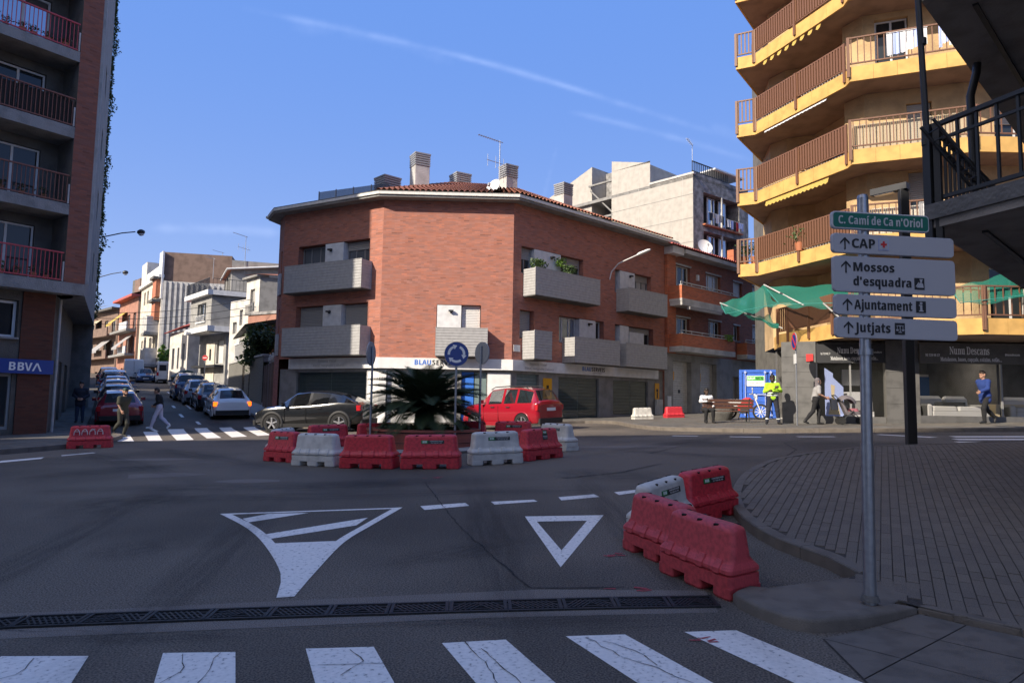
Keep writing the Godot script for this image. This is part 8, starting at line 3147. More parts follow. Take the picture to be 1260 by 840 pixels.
func car(label: String, cat: String, at: Transform3D, size: Vector3, shape: String, paint: Material, group := "", opt := {}) -> Node3D:
	var o := thing("parked_car" if cat != "van" else "parked_van", label, cat, at.origin, group, at.basis)
	var ss: Array = SHAPES[shape]
	var panes: Array = PANES[shape]
	var L := size.z
	var hw := size.x * 0.5
	var top := 0.0
	for s in ss:
		top = maxf(top, s[4] + 0.012)
	var ky := size.y / top
	var n := ss.size()
	var pts := []      # pts[i][j], right half
	for s in ss:
		var z: float = L * 0.5 - s[0] * L
		var w: float = s[1] * hw
		var yb: float = s[2] * ky
		var be: float = s[3] * ky
		var ro: float = s[4] * ky
		var rw: float = minf(s[5] * hw * 1.0, w)
		pts.append([Vector3(0, yb, z), Vector3(w * 0.88, yb, z), Vector3(w * 0.975, yb + (be - yb) * 0.16, z), Vector3(w * 0.995, yb + (be - yb) * 0.42, z), Vector3(w, yb + (be - yb) * 0.7, z), Vector3(w * 0.985, yb + (be - yb) * 0.9, z), Vector3(w * 0.95, be, z), Vector3(rw, ro - 0.065 * ky, z), Vector3(rw * 0.86, ro - 0.012, z), Vector3(0, ro + 0.012, z)])
	var body := MB.new()
	var gl := []
	for side in [1, -1]:
		var q := func(i: int, j: int) -> Vector3: return pts[i][j] * Vector3(side, 1, 1)
		for band_ in [[0, 1], [1, 6]]:
			var rows := []
			for j in range(band_[0], band_[1] + 1):
				var row := []
				for i in n:
					row.append(q.call(i, j))
				rows.append(row)
			body.grid(rows, false, side < 0)
		for i in n - 1:
			var strip := func(mb: MB, j0: int, j1: int) -> void:
				var rows := []
				for j in range(j0, j1 + 1):
					rows.append([q.call(i, j), q.call(i + 1, j)])
				mb.grid(rows, false, side < 0)
			if i in panes[0]:
				var g := MB.new()
				strip.call(g, 6, 7)
				gl.append(["side_window", g])
			else:
				strip.call(body, 6, 7)
			if i == panes[1] or i == panes[2]:
				strip.call(body, 7, 8)
				var g := MB.new()
				strip.call(g, 8, 9)
				gl.append(["windscreen" if i == panes[1] else "rear_window", g])
			else:
				strip.call(body, 7, 9)
		var e0 := []
		var e1 := []
		for j in 10:
			e0.append(q.call(0, j))
			e1.append(q.call(n - 1, j))
		body.fan(e0, side > 0)
		body.fan(e1, side < 0)
	part("body", body, paint, o)
	for g in gl:
		part(g[0], g[1], mats.tint_glass if opt.get("tint", false) else mats.car_glass, o)
	var zr := L * 0.5
	var be := (ss[2][3] as float) * ky
	# cabin
	var mb := MB.new()
	mb.box(Vector3(0, 0.42 * ky, 0), Vector3(size.x * 0.86, 0.05, L * 0.7))
	for z in [0.18 * L, -0.02 * L]:
		for s in [-1, 1]:
			mb.rloft([[0.42 * ky, 0.24, 0.22, 0.08, s * hw * 0.45, z - 0.1], [0.62 * ky, 0.24, 0.24, 0.08, s * hw * 0.45, z - 0.1]], 2)
			mb.rloft([[0.6 * ky, 0.23, 0.07, 0.06, s * hw * 0.45, z + 0.12], [1.08 * ky, 0.2, 0.06, 0.05, s * hw * 0.45, z + 0.2], [1.1 * ky, 0.11, 0.05, 0.05, s * hw * 0.45, z + 0.2], [1.27 * ky, 0.1, 0.05, 0.05, s * hw * 0.45, z + 0.22]], 2)
	mb.rloft([[0.6 * ky, hw * 0.86, 0.16, 0.06, 0.0, -0.20 * L], [0.92 * ky, hw * 0.84, 0.12, 0.06, 0.0, -0.22 * L]], 2)
	part("seats", mb, mats.trim, o)
	# wheels
	var r: float = opt.get("wheel", 0.31)
	var cl: bool = opt.get("cladding", false)
	for z in [L * 0.5 - L * 0.195, -L * 0.5 + L * 0.19]:
		for s in [-1, 1]:
			var ax := Basis(Vector3.BACK, -PI * 0.5 * s)      # lathe axis to the outside
			var x: float = s * (hw - 0.10)
			mb = MB.new()
			mb.lathe([Vector2(0.0, -0.1), Vector2(r * 0.97, -0.1), Vector2(r, -0.06), Vector2(r, 0.06), Vector2(r * 0.95, 0.1), Vector2(r * 0.70, 0.105), Vector2(r * 0.68, 0.06)], Vector3(x, r, z), ax, 22)
			var w := part("wheel", mb, mats.tyre, o)
			mb = MB.new()
			mb.lathe([Vector2(r * 0.69, 0.085), Vector2(r * 0.64, 0.10), Vector2(r * 0.62, 0.05)], Vector3(x, r, z), ax, 22)
			for k in 5:
				var a := TAU * k / 5.0
				mb.box(Vector3(x, r, z) + ax * Vector3(cos(a) * r * 0.33, 0.085, sin(a) * r * 0.33), Vector3(r * 0.62, 0.03, r * 0.17), ax * Basis(Vector3.UP, -a))
			mb.lathe([Vector2(r * 0.16, 0.05), Vector2(r * 0.15, 0.11), Vector2(0.0, 0.11)], Vector3(x, r, z), ax, 12)
			part("rim", mb, mats.rim, w)
			# arch and its lip
			mb = MB.new()
			var rows := [[], [], []]
			for k in 17:
				var a := lerpf(-0.35, PI + 0.35, k / 16.0)
				for e in 3:
					var rr: float = r * ([1.14, 1.24, 1.24][e] if not cl else [1.12, 1.34, 1.34][e])
					rows[e].append(Vector3(s * (hw + (0.012 if e < 2 else -0.05)), maxf(r + sin(a) * rr, 0.17), z + cos(a) * rr))
			mb.grid(rows, false, s > 0)
			part("wheel_arch", mb, mats.trim if cl else paint, o)
			mb = MB.new()
			var disc := [Vector3(s * (hw - 0.01), r, z)]
			for k in 17:
				var a := lerpf(-0.3, PI + 0.3, k / 16.0)
				disc.append(Vector3(s * (hw + 0.006), maxf(r + sin(a) * r * 1.16, 0.14), z + cos(a) * r * 1.16))
			mb.fan(disc, s > 0)
			var liner := part("arch_liner", mb, mats.void_black, o)
			liner.position.x = -s * 0.004
			w.position.x = s * 0.02
	# lamps, plates, bumpers, mirrors, handles
	for s in [-1, 1]:
		var th := 0.34 if shape == "van" else 0.2
		mb = MB.new()
		mb.rloft([[be - 0.16 - th * 0.5, 0.10, 0.09, 0.04], [be - 0.16 + th * 0.5, 0.09, 0.11, 0.04]], 3)
		part("tail_lamp", mb, mats.brake_lit if opt.get("braking", false) else mats.lens_red, o).position = Vector3(s * (hw * 0.97 - 0.085), 0, zr - 0.10 if shape != "van" else zr - 0.07)
		mb = MB.new()
		mb.rloft([[0.0, 0.16, 0.1, 0.06], [0.15 * ky, 0.13, 0.12, 0.06]], 3)
		part("headlamp", mb, mats.lens, o).position = Vector3(s * (hw - 0.26), (ss[n - 3][2] + (ss[n - 3][3] - ss[n - 3][2]) * 0.62) * ky, -zr + L * 0.045)
		mb = MB.new()
		mb.rloft([[-0.07, 0.09, 0.05, 0.04], [0.07, 0.1, 0.055, 0.045]], 3)
		mb.box(Vector3(-s * 0.1, -0.05, 0.02), Vector3(0.1, 0.03, 0.04))
		part("door_mirror", mb, paint if shape != "van" else mats.trim, o).position = Vector3(s * (hw + 0.08), (ss[n - 5][3] + 0.10) * ky, -L * (0.195 if shape != "van" else 0.27))
		for z in [0.10, -0.10] if shape != "van" else [-0.14]:
			mb = MB.new()
			mb.box(Vector3(s * (hw + 0.012), be - 0.14, z * L + 0.12), Vector3(0.03, 0.035, 0.17))
			part("door_handle", mb, mats.trim, o)
		for z in [0.0125, 0.21]:
			mb = MB.new()
			mb.box(Vector3(s * (hw * 0.997), (be + 0.25) * 0.5, -z * L + 0.06), Vector3(0.012, be - 0.45, 0.012))
			part("door_gap", mb, mats.void_black, o)
		mb = MB.new()
		mb.rloft([[0.19 * ky, 0.03, L * 0.30, 0.03, s * (hw * 0.965)], [0.33 * ky, 0.035, L * 0.30, 0.03, s * (hw * 0.975)]], 2)
		part("sill", mb, mats.trim if cl else paint, o)
	for e in [1, -1]:
		mb = MB.new()
		mb.rloft([[0.27 * ky, hw * 0.86, 0.06, 0.05], [0.47 * ky, hw * 0.87, 0.075, 0.06]], 3)
		part("bumper", mb, mats.trim if cl or e == 1 or shape == "van" else paint, o).position = Vector3(0, 0.0, e * (zr - 0.035))
		mb = MB.new()
		mb.box(Vector3(0, (be - 0.22 if e == 1 else 0.45 * ky), e * (zr + (0.012 if e == 1 else 0.05))), Vector3(0.52, 0.11, 0.01), Basis(Vector3.RIGHT, -0.06 * e))
		part("number_plate", mb, mats.plate_white, o)
	mb = MB.new()
	mb.box(Vector3(0, 0.62 * ky, -zr - 0.005), Vector3(size.x * 0.5, 0.10, 0.03))
	part("grille", mb, mats.trim, o)
	if shape == "van":
		for s in [-1, 1]:
			mb = MB.new()
			mb.rloft([[1.32 * ky, 0.34, 0.012, 0.01], [1.92 * ky, 0.32, 0.012, 0.01]], 2)
			if opt.get("panes", true):
				part("rear_window", mb, mats.dark_glass, o).position = Vector3(s * 0.42, 0, zr + 0.001)
			mb = MB.new()
			mb.box(Vector3(s * 0.02, 1.2 * ky, zr + 0.006), Vector3(0.012, 1.7 * ky, 0.012))
			part("door_gap", mb, mats.void_black, o)
			if opt.get("panes", true):
				mb = MB.new()
				mb.box(Vector3(s * (hw - 0.03), 1.62 * ky, L * 0.22), Vector3(0.02, 0.55, 0.95))
				mb.box(Vector3(s * (hw - 0.03), 1.62 * ky, -L * 0.03), Vector3(0.02, 0.55, 0.95))
				part("side_window", mb, mats.dark_glass, o)
	if opt.has("rails"):
		for s in [-1, 1]:
			mb = MB.new()
			var y := size.y + 0.035
			var x: float = s * hw * 0.60
			mb.tube([Vector3(x, y - 0.09, L * 0.33), Vector3(x, y, L * 0.28), Vector3(x, y + 0.01, L * 0.1), Vector3(x, y - 0.02, -L * 0.10), Vector3(x, y - 0.11, -L * 0.15)], 0.018, 0.018, 6)
			part("roof_rail", mb, mats.black_metal, o)
	return o

func build_cars() -> void:
	var up := Vector2(-0.5, 0.866)
	car("red estate car with black roof rails facing away behind the ring of barriers", "car", on_ground(0.05, 26.5, Vector2(-0.77, 0.64)), Vector3(1.62, 1.57, 3.7), "suv", mats.paint_red, "", {"rails": true, "wheel": 0.31})
	car("black crossover with a sloping tail, nose to the left before the shuttered shop", "car", on_ground(-7.55, 27.3, Vector2(-0.985, 0.17)), Vector3(1.80, 1.555, 4.39), "coupe", mats.paint_black, "", {"cladding": true, "wheel": 0.34, "tint": true})
	var g := "cars parked up the left kerb"
	var rows := [[36.25, 0.55, 1.80, 1.46, 4.25, "hatch", "paint_maroon", "dark red hatchback at the head of the left row, behind the man in a cap"], [41.6, 0.5, 1.74, 1.47, 4.0, "hatch", "paint_dark", "dark hatchback directly in front of the dark red one in the left row"], [46.2, 0.5, 1.76, 1.5, 4.1, "hatch", "paint_silver", "silver hatchback third in the left row"], [50.8, 0.5, 1.75, 1.52, 4.1, "hatch", "paint_sky", "pale blue hatchback fourth in the left row"],
		[56.3, 0.45, 1.9, 1.78, 4.5, "suv", "paint_dark", "tall dark four wheel drive behind the pale blue hatchback in the left row"], [62.3, 0.35, 1.75, 1.46, 4.1, "hatch", "paint_black", "black car just beyond the tall dark four wheel drive"], [67.5, 0.2, 1.75, 1.48, 4.1, "hatch", "paint_maroon", "small red car far up the left row"], [73.0, 0.1, 1.85, 1.7, 4.4, "suv", "paint_dark", "last dark tall car at the top of the left row"]]
	for q in rows:
		var p := ST(q[0], q[1])
		car(q[7], "car", on_ground(p.x, p.y, up), Vector3(q[2], q[3], q[4]), q[5], mats[q[6]], g)
	g = "cars parked up the right kerb"
	rows = [[37.6, 5.25, 1.73, 1.47, 4.0, "hatch", "paint_white", "white hatchback with lit brake lamps, nearest on the right of the street"], [42.3, 5.05, 1.75, 1.5, 4.1, "hatch", "paint_dark", "dark hatchback directly ahead of the white one with lit brake lamps"], [46.4, 4.75, 1.72, 1.48, 3.9, "hatch", "paint_silver", "silver car squeezed before the dark blue four wheel drive on the right"], [50.2, 4.6, 1.88, 1.74, 4.5, "suv", "paint_blue", "dark blue four wheel drive just below the green refuse bin"]]
	for q in rows:
		var p := ST(q[0], q[1])
		car(q[7], "car", on_ground(p.x, p.y, up), Vector3(q[2], q[3], q[4]), q[5], mats[q[6]], g, {"braking": q[6] == "paint_white"})
	var p := ST(80.6, 5.2)
	car("white windowed van seen from behind, right of the street", "van", on_ground(p.x, p.y, up), Vector3(1.98, 2.25, 5.0), "van", mats.paint_van, "vans up the street")
	p = ST(86.5, 2.4)
	car("white panel van without rear windows, further up and left of the windowed van", "van", on_ground(p.x, p.y, up), Vector3(2.0, 2.4, 5.2), "van", mats.paint_van, "vans up the street", {"panes": false})
	p = ST(82.5, 3.4)
	car("small dark car between the two white vans", "car", on_ground(p.x, p.y, -up), Vector3(1.7, 1.46, 3.9), "hatch", mats.paint_blue)

# ---------------------------------------------------------------- people
# surface nets over tapered capsules joined by a smooth minimum; each bone [a, b, ra, rb]
func flesh(mb: MB, bones: Array, cell: float, k: float) -> void:
	var lo := Vector3.ONE * 1e9
	var hi := -lo
	for b in bones:
		for e in 2:
			var r: Vector3 = Vector3.ONE * (b[2 + e] + cell * 3.0)
			lo = lo.min(b[e] - r)
			hi = hi.max(b[e] + r)
	var nx := int((hi.x - lo.x) / cell) + 2
	var ny := int((hi.y - lo.y) / cell) + 2
	var nz := int((hi.z - lo.z) / cell) + 2
	var f := PackedFloat32Array()
	f.resize(nx * ny * nz)
	f.fill(1.0)
	for b in bones:
		var a: Vector3 = b[0]
		var ab: Vector3 = b[1] - a
		var l2 := maxf(ab.length_squared(), 1e-9)
		var m := maxf(b[2], b[3]) + k + cell * 2.0
		var p0: Vector3 = ((a.min(b[1]) - Vector3.ONE * m - lo) / cell).floor()
		var p1: Vector3 = ((a.max(b[1]) + Vector3.ONE * m - lo) / cell).ceil()
		for z in range(maxi(int(p0.z), 0), mini(int(p1.z), nz - 1) + 1):
			for y in range(maxi(int(p0.y), 0), mini(int(p1.y), ny - 1) + 1):
				var at := (z * ny + y) * nx
				for x in range(maxi(int(p0.x), 0), mini(int(p1.x), nx - 1) + 1):
					var p := lo + Vector3(x, y, z) * cell - a
					var t := clampf(p.dot(ab) / l2, 0.0, 1.0)
					var d := (p - ab * t).length() - lerpf(b[2], b[3], t)
					var o := f[at + x]
					var h := clampf(0.5 + 0.5 * (o - d) / k, 0.0, 1.0)
					f[at + x] = lerpf(o, d, h) - k * h * (1.0 - h)
	var id := PackedInt32Array()
	id.resize(nx * ny * nz)
	id.fill(-1)
	var base := mb.v.size()
	var off := [0, 1, nx, nx + 1, nx * ny, nx * ny + 1, nx * ny + nx, nx * ny + nx + 1]
	var ed := [[0, 1], [2, 3], [4, 5], [6, 7], [0, 2], [1, 3], [4, 6], [5, 7], [0, 4], [1, 5], [2, 6], [3, 7]]
	var cs := []
	for i in 8:
		cs.append(Vector3(i & 1, (i >> 1) & 1, i >> 2))
	for z in nz - 1:
		for y in ny - 1:
			for x in nx - 1:
				var c := (z * ny + y) * nx + x
				var neg := 0
				for i in 8:
					if f[c + off[i]] < 0.0:
						neg += 1
				if neg == 0 or neg == 8:
					continue
				var s := Vector3.ZERO
				var n := 0
				for e in ed:
					var fa := f[c + off[e[0]]]
					var fb := f[c + off[e[1]]]
					if (fa < 0.0) != (fb < 0.0):
						s += cs[e[0]].lerp(cs[e[1]], fa / (fa - fb))
						n += 1
				id[c] = mb.v.size()
				mb.v.append(lo + (Vector3(x, y, z) + s / n) * cell)
				var g := Vector3(f[c + off[1]] - f[c] + f[c + off[7]] - f[c + off[6]], f[c + off[2]] - f[c] + f[c + off[7]] - f[c + off[5]], f[c + off[4]] - f[c] + f[c + off[7]] - f[c + off[3]])
				mb.n.append(g.normalized())
				mb.uv.append(Vector2(mb.v[mb.v.size() - 1].x + mb.v[mb.v.size() - 1].z, -mb.v[mb.v.size() - 1].y))
	for z in range(1, nz - 1):
		for y in range(1, ny - 1):
			for x in range(1, nx - 1):
				var c := (z * ny + y) * nx + x
				var s0 := f[c] < 0.0
				for ax in 3:
					var st: int = [1, nx, nx * ny][ax]
					if s0 == (f[c + st] < 0.0):
						continue
					var u: int = [nx, nx * ny, 1][ax]
					var v: int = [nx * ny, 1, nx][ax]
					var q := [id[c - u - v], id[c - v], id[c], id[c - u]]
					if q.min() < 0:
						continue
					if s0:
						mb.ix.append_array([q[0], q[2], q[1], q[0], q[3], q[2]])
					else:
						mb.ix.append_array([q[0], q[1], q[2], q[0], q[2], q[3]])

func hand(bones: Array, wrist: Vector3, dir: Vector3, palm: Vector3, curl: float, side: float) -> void:
	# palm and five fingers; palm is the way the palm faces
	var across := dir.cross(palm).normalized() * side
	var k := wrist + dir * 0.085
	for i in 3:
		bones.append([wrist + across * (i - 1) * 0.016, k + across * (i - 1) * 0.026, 0.017, 0.015])
	var lens := [0.066, 0.078, 0.072, 0.055]
	for i in 4:
		var a := k + across * (0.033 - i * 0.022)
		var d1 := dir.lerp(palm, curl * 0.5).normalized()
		var d2 := dir.lerp(palm, minf(curl * 1.3, 1.0)).normalized()
		var b: Vector3 = a + d1 * lens[i] * 0.55
		bones.append([a - dir * 0.02, b, 0.0095, 0.0085])
		bones.append([b, b + d2 * lens[i] * 0.5, 0.0085, 0.007])
	var t := wrist + dir * 0.03 + across * 0.03
	var tm := t + (dir * 0.6 + across * 0.75 + palm * 0.3).normalized() * 0.04
	bones.append([t - across * 0.012, tm, 0.013, 0.011])
	bones.append([tm, tm + (dir * 0.85 + across * 0.2 + palm * 0.4 * curl).normalized() * 0.032, 0.0105, 0.008])

# pose in a frame facing -z: hip height, joints per side [knee, ankle, toe], [elbow, wrist], lean, head yaw
func person(label: String, at: Transform3D, height: float, pose: Dictionary, look: Dictionary) -> Node3D:
	var o := thing("person", label, "person", at.origin, "", at.basis)
	var H := height / 1.75
	var hip := Vector3(0, pose.get("hip", 0.93), 0)
	var lean: Vector3 = pose.get("lean", Vector3(0, 0, 0))
	var chest: Vector3 = hip + Vector3(0, 0.36, 0) + lean * 0.7
	var neck: Vector3 = hip + Vector3(0, 0.53, 0) + lean
	var head: Vector3 = neck + Vector3(0, 0.155, -0.015) + pose.get("nod", Vector3.ZERO)
	var fem: bool = look.get("woman", false)
	var sw := 0.165 if fem else 0.185
	var torso := [[hip + Vector3(-0.07, 0.0, 0), hip + Vector3(0.07, 0.0, 0), 0.115, 0.115], [hip + Vector3(0, 0.05, 0), chest, 0.12, 0.125], [chest + Vector3(-0.08, 0.0, 0), chest + Vector3(0.08, 0.0, 0), 0.115, 0.115], [neck + Vector3(-sw, -0.065, 0), neck + Vector3(sw, -0.065, 0), 0.066, 0.066], [hip + Vector3(-0.05, 0.12, 0), chest + Vector3(-0.07, 0, 0), 0.1, 0.1], [hip + Vector3(0.05, 0.12, 0), chest + Vector3(0.07, 0, 0), 0.1, 0.1]]
	var legs := []
	var shoes := []
	var arms := []
	var fore := []
	var hands := []
	for s in 2:
		var sg: float = -1.0 if s == 0 else 1.0
		var lg: Array = pose.legs[s]
		var h0 := hip + Vector3(sg * 0.092, -0.03, 0)
		legs.append([h0, lg[0], 0.092, 0.062])
		legs.append([lg[0], lg[1], 0.06, 0.043])
		var calf: Vector3 = lg[0].lerp(lg[1], 0.3)
		legs.append([calf + Vector3(0, 0, 0.015), lg[0].lerp(lg[1], 0.5) + Vector3(0, 0, 0.01), 0.058, 0.05])
		shoes.append([lg[1] + Vector3(0, -0.03, 0.02), lg[2] + Vector3(0, 0.005, 0), 0.045, 0.037])
		shoes.append([lg[1] + Vector3(0, 0.03, 0), lg[1] + Vector3(0, -0.04, 0.03), 0.047, 0.04])
		var ar: Array = pose.arms[s]
		var sh := neck + Vector3(sg * sw, -0.07, 0)
		arms.append([sh, ar[0], 0.056, 0.044])
		fore.append([ar[0], ar[1], 0.042, 0.03])
		var dir: Vector3 = (ar[1] - ar[0]).normalized()
		var pd: Vector3 = ar[2] if ar.size() > 2 else Vector3(-sg, 0, 0)
		hand(hands, ar[1], dir, (pd - dir * pd.dot(dir)).normalized(), 0.55, sg)
	var yaw := Basis(Vector3.UP, pose.get("yaw", 0.0))
	var hb := [[head + Vector3(0, 0.045, 0.015), head + Vector3(0, 0.0, 0.0), 0.088, 0.078], [head + yaw * Vector3(0, -0.05, -0.03), head + yaw * Vector3(0, -0.085, -0.05), 0.056, 0.038], [head + yaw * Vector3(0, -0.01, -0.075), head + yaw * Vector3(0, -0.036, -0.105), 0.012, 0.017], [head + yaw * Vector3(-0.04, 0.03, -0.07), head + yaw * Vector3(0.04, 0.03, -0.07), 0.02, 0.02],
		[head + yaw * Vector3(-0.03, -0.068, -0.082), head + yaw * Vector3(0.03, -0.068, -0.082), 0.009, 0.009], [head + yaw * Vector3(-0.083, 0.015, 0.01), head + yaw * Vector3(-0.088, -0.03, 0.012), 0.018, 0.013], [head + yaw * Vector3(0.083, 0.015, 0.01), head + yaw * Vector3(0.088, -0.03, 0.012), 0.018, 0.013], [neck + Vector3(0, -0.03, 0), head + Vector3(0, -0.05, 0.02), 0.056, 0.05]]
	var scale_ := func(bs: Array, grow: float) -> Array:
		var out := []
		for b in bs:
			out.append([b[0] * H, b[1] * H, (b[2] + grow) * H, (b[3] + grow) * H])
		return out
	var mb := MB.new()
	flesh(mb, scale_.call(torso + legs + arms + fore + [hb[7]], -0.008), 0.024, 0.04)
	flesh(mb, scale_.call(hb, 0.0), 0.012, 0.022)
	flesh(mb, scale_.call(hands, 0.0), 0.0075, 0.008)
	var skin: Material = look.get("skin", mats.skin)
	part("body", mb, skin, o)
	mb = MB.new()
	for s in [-1, 1]:
		var e: Vector3 = (head + yaw * Vector3(s * 0.033, 0.012, -0.083)) * H
		mb.lathe([Vector2(0, -0.011), Vector2(0.012, -0.004), Vector2(0.012, 0.004), Vector2(0, 0.011)], e, Basis(), 8)
	part("eyes", mb, mats.black, o)
	# clothes
	mb = MB.new()
	var top: Array = torso + arms
	if look.get("sleeves", true):
		for b in fore:
			top.append([b[0], b[0].lerp(b[1], 0.93), b[2], lerpf(b[2], b[3], 0.9)])
	else:
		for i in arms.size():
			top[top.size() - arms.size() + i] = [arms[i][0], arms[i][0].lerp(arms[i][1], 0.8), arms[i][2] + 0.012, arms[i][3] + 0.02]
	if look.get("coat", false):
		top.append([hip + Vector3(-0.06, -0.14, 0), hip + Vector3(0.06, -0.14, 0), 0.115, 0.115])
	flesh(mb, scale_.call(top, 0.012 if not look.get("coat", false) else 0.022), 0.022, 0.035)
	part(look.get("top_name", "shirt"), mb, look.top, o)
	mb = MB.new()
	flesh(mb, scale_.call([torso[0], [hip + Vector3(-0.06, 0.08, 0), hip + Vector3(0.06, 0.08, 0), 0.105, 0.105]] + legs, 0.012), 0.022, 0.035)
	part("trousers", mb, look.legs, o)
	mb = MB.new()
	flesh(mb, scale_.call(shoes, 0.0), 0.014, 0.02)
	part("shoes", mb, look.get("shoes", mats.black), o)
	mb = MB.new()
	if look.get("scarf", false):
		flesh(mb, scale_.call([[head + Vector3(0, 0.05, 0.025), head + Vector3(0, 0.0, 0.02), 0.1, 0.095], [head + Vector3(0, -0.06, 0.03), neck + Vector3(0, -0.04, 0.01), 0.085, 0.1]], 0.0), 0.014, 0.03)
		part("headscarf", mb, mats.cloth_scarf, o)
	else:
		flesh(mb, scale_.call([[head + yaw * Vector3(0, 0.06, 0.015), head + yaw * Vector3(0, 0.025, 0.04), 0.088, 0.078], [head + yaw * Vector3(0, 0.085, -0.035), head + yaw * Vector3(0, 0.09, 0.0), 0.058, 0.06]], 0.004), 0.013, 0.02)
		part("cap" if look.has("cap") else "hair", mb, look.get("cap", look.get("hair", mats.hair_black)), o)
	if look.has("cap"):
		mb = MB.new()
		mb.rloft([[0.0, 0.075 * H, 0.06 * H, 0.05 * H], [0.01, 0.075 * H, 0.06 * H, 0.05 * H]], 4)
		part("cap_peak", mb, look.cap, o).transform = Transform3D(yaw, (head + yaw * Vector3(0, 0.06, -0.12)) * H)
	if look.has("beard"):
		mb = MB.new()
		flesh(mb, scale_.call([[head + yaw * Vector3(-0.04, -0.075, -0.04), head + yaw * Vector3(0.04, -0.075, -0.04), 0.042, 0.042], [head + yaw * Vector3(0, -0.095, -0.055), head + yaw * Vector3(0, -0.085, -0.05), 0.035, 0.035]], 0.0), 0.012, 0.02)
		part("beard", mb, mats.hair_black, o)
	return o

func V(x: float, y: float, z: float) -> Vector3:
	return Vector3(x, y, z)

func build_people() -> void:
	var stand := [[V(-0.10, 0.50, -0.01), V(-0.11, 0.09, 0.02), V(-0.13, 0.035, -0.15)], [V(0.10, 0.50, -0.01), V(0.11, 0.09, 0.02), V(0.13, 0.035, -0.15)]]
	# man on the left pavement, hands together
	var a := Vector2(-18.35, 29.9)
	person("man in a dark jacket and jeans standing on the left pavement by the bank", upright(a.x, a.y, Vector2(0.45, -0.9), 0.125), 1.74, {"legs": stand, "arms": [[V(-0.27, 1.16, 0.02), V(-0.10, 1.03, -0.20), V(0, 0, 1)], [V(0.27, 1.16, 0.02), V(0.10, 1.03, -0.20), V(0, 0, 1)]], "yaw": -0.4}, {"top": mats.cloth_navy, "top_name": "jacket", "coat": true, "legs": mats.cloth_jeans, "hair": mats.hair_black})
	# man in a cap crossing
	a = Vector2(-13.75, 24.9)
	person("man in an olive shirt, camouflage trousers and a cap, walking over the left crossing", upright(a.x, a.y, Vector2(0.9, -0.45)), 1.72, {"lean": V(0, 0, -0.05), "legs": [[V(-0.09, 0.50, -0.14), V(-0.09, 0.09, 0.02), V(-0.09, 0.035, -0.15)], [V(0.09, 0.52, 0.0), V(0.10, 0.26, 0.30), V(0.10, 0.14, 0.24)]], "arms": [[V(-0.25, 1.16, 0.14), V(-0.23, 0.93, 0.06)], [V(0.25, 1.16, -0.10), V(0.22, 0.95, -0.22)]], "yaw": -0.2}, {"top": mats.cloth_olive, "legs": mats.cloth_camo, "cap": mats.skip_green, "sleeves": false, "skin": mats.skin, "beard": true})
	# woman / youth in white trousers
	a = Vector2(-14.6, 29.2)
	person("person in a black top and white trousers striding left over the crossing", upright(a.x, a.y, Vector2(-0.97, -0.25)), 1.74, {"lean": V(0, 0, -0.07), "nod": V(0, -0.03, -0.07), "legs": [[V(-0.09, 0.52, -0.16), V(-0.09, 0.10, -0.28), V(-0.09, 0.06, -0.44)], [V(0.09, 0.50, 0.05), V(0.09, 0.20, 0.36), V(0.09, 0.06, 0.30)]], "arms": [[V(-0.24, 1.15, -0.02), V(-0.16, 1.0, -0.21)], [V(0.24, 1.15, 0.02), V(0.17, 0.98, -0.18)]]}, {"top": mats.cloth_black, "legs": mats.cloth_lilac, "shoes": mats.white, "hair": mats.hair_brown})
	# seated man
	var sit := [[V(-0.13, 0.50, -0.42), V(-0.15, 0.09, -0.36), V(-0.17, 0.035, -0.52)], [V(0.13, 0.50, -0.42), V(0.15, 0.09, -0.34), V(0.17, 0.035, -0.50)]]
	a = Vector2(7.55, 27.1)
	person("man in a white shirt and dark trousers sitting at the left end of the bench", upright(a.x, a.y, Vector2(0.06, -1), 0.115), 1.72, {"hip": 0.54, "lean": V(0, 0, -0.03), "legs": sit, "arms": [[V(-0.28, 0.80, -0.02), V(-0.2, 0.62, -0.24)], [V(0.27, 0.83, -0.12), V(0.05, 0.84, -0.26), V(0, 0, 1)]], "yaw": 0.1}, {"top": mats.cloth_white, "legs": mats.cloth_black, "skin": mats.skin_dark})
	# officer in hi-vis
	a = Vector2(9.45, 25.3)
	var wst := [[V(-0.15, 0.50, -0.01), V(-0.2, 0.09, 0.02), V(-0.25, 0.035, -0.14)], [V(0.15, 0.50, -0.01), V(0.2, 0.09, 0.02), V(0.25, 0.035, -0.14)]]
	var p := person("traffic worker in a yellow-green jacket and dark trousers with arms crossed before the blue container", upright(a.x, a.y, Vector2(-0.2, -1), 0.115), 1.78, {"legs": wst, "arms": [[V(-0.27, 1.18, -0.05), V(0.04, 1.17, -0.25), V(0, 0, 1)], [V(0.28, 1.15, -0.05), V(-0.04, 1.28, -0.24), V(0, 0, 1)]]}, {"top": mats.cloth_hi_vis, "top_name": "jacket", "legs": mats.cloth_navy, "skin": mats.skin_dark, "beard": true})
	var mb := MB.new()
	for y in [1.04, 1.12]:
		mb.lathe([Vector2(0.158, -0.025), Vector2(0.163, 0.0), Vector2(0.158, 0.025)], V(0, y, 0), Basis().scaled(V(1.3, 1, 1)), 20)
	part("reflective_band", mb, mats.reflect, p)
	mb = MB.new()
	for s in [-1, 1]:
		for y in [0.2, 0.3]:
			mb.lathe([Vector2(0.07, -0.02), Vector2(0.073, 0.0), Vector2(0.068, 0.02)], V(s * (0.205 - (y - 0.09) * 0.12), y, 0.02), Basis(), 14)
	part("ankle_band", mb, mats.reflect, p)
	# woman with the pushchair
	a = Vector2(10.75, 24.75)
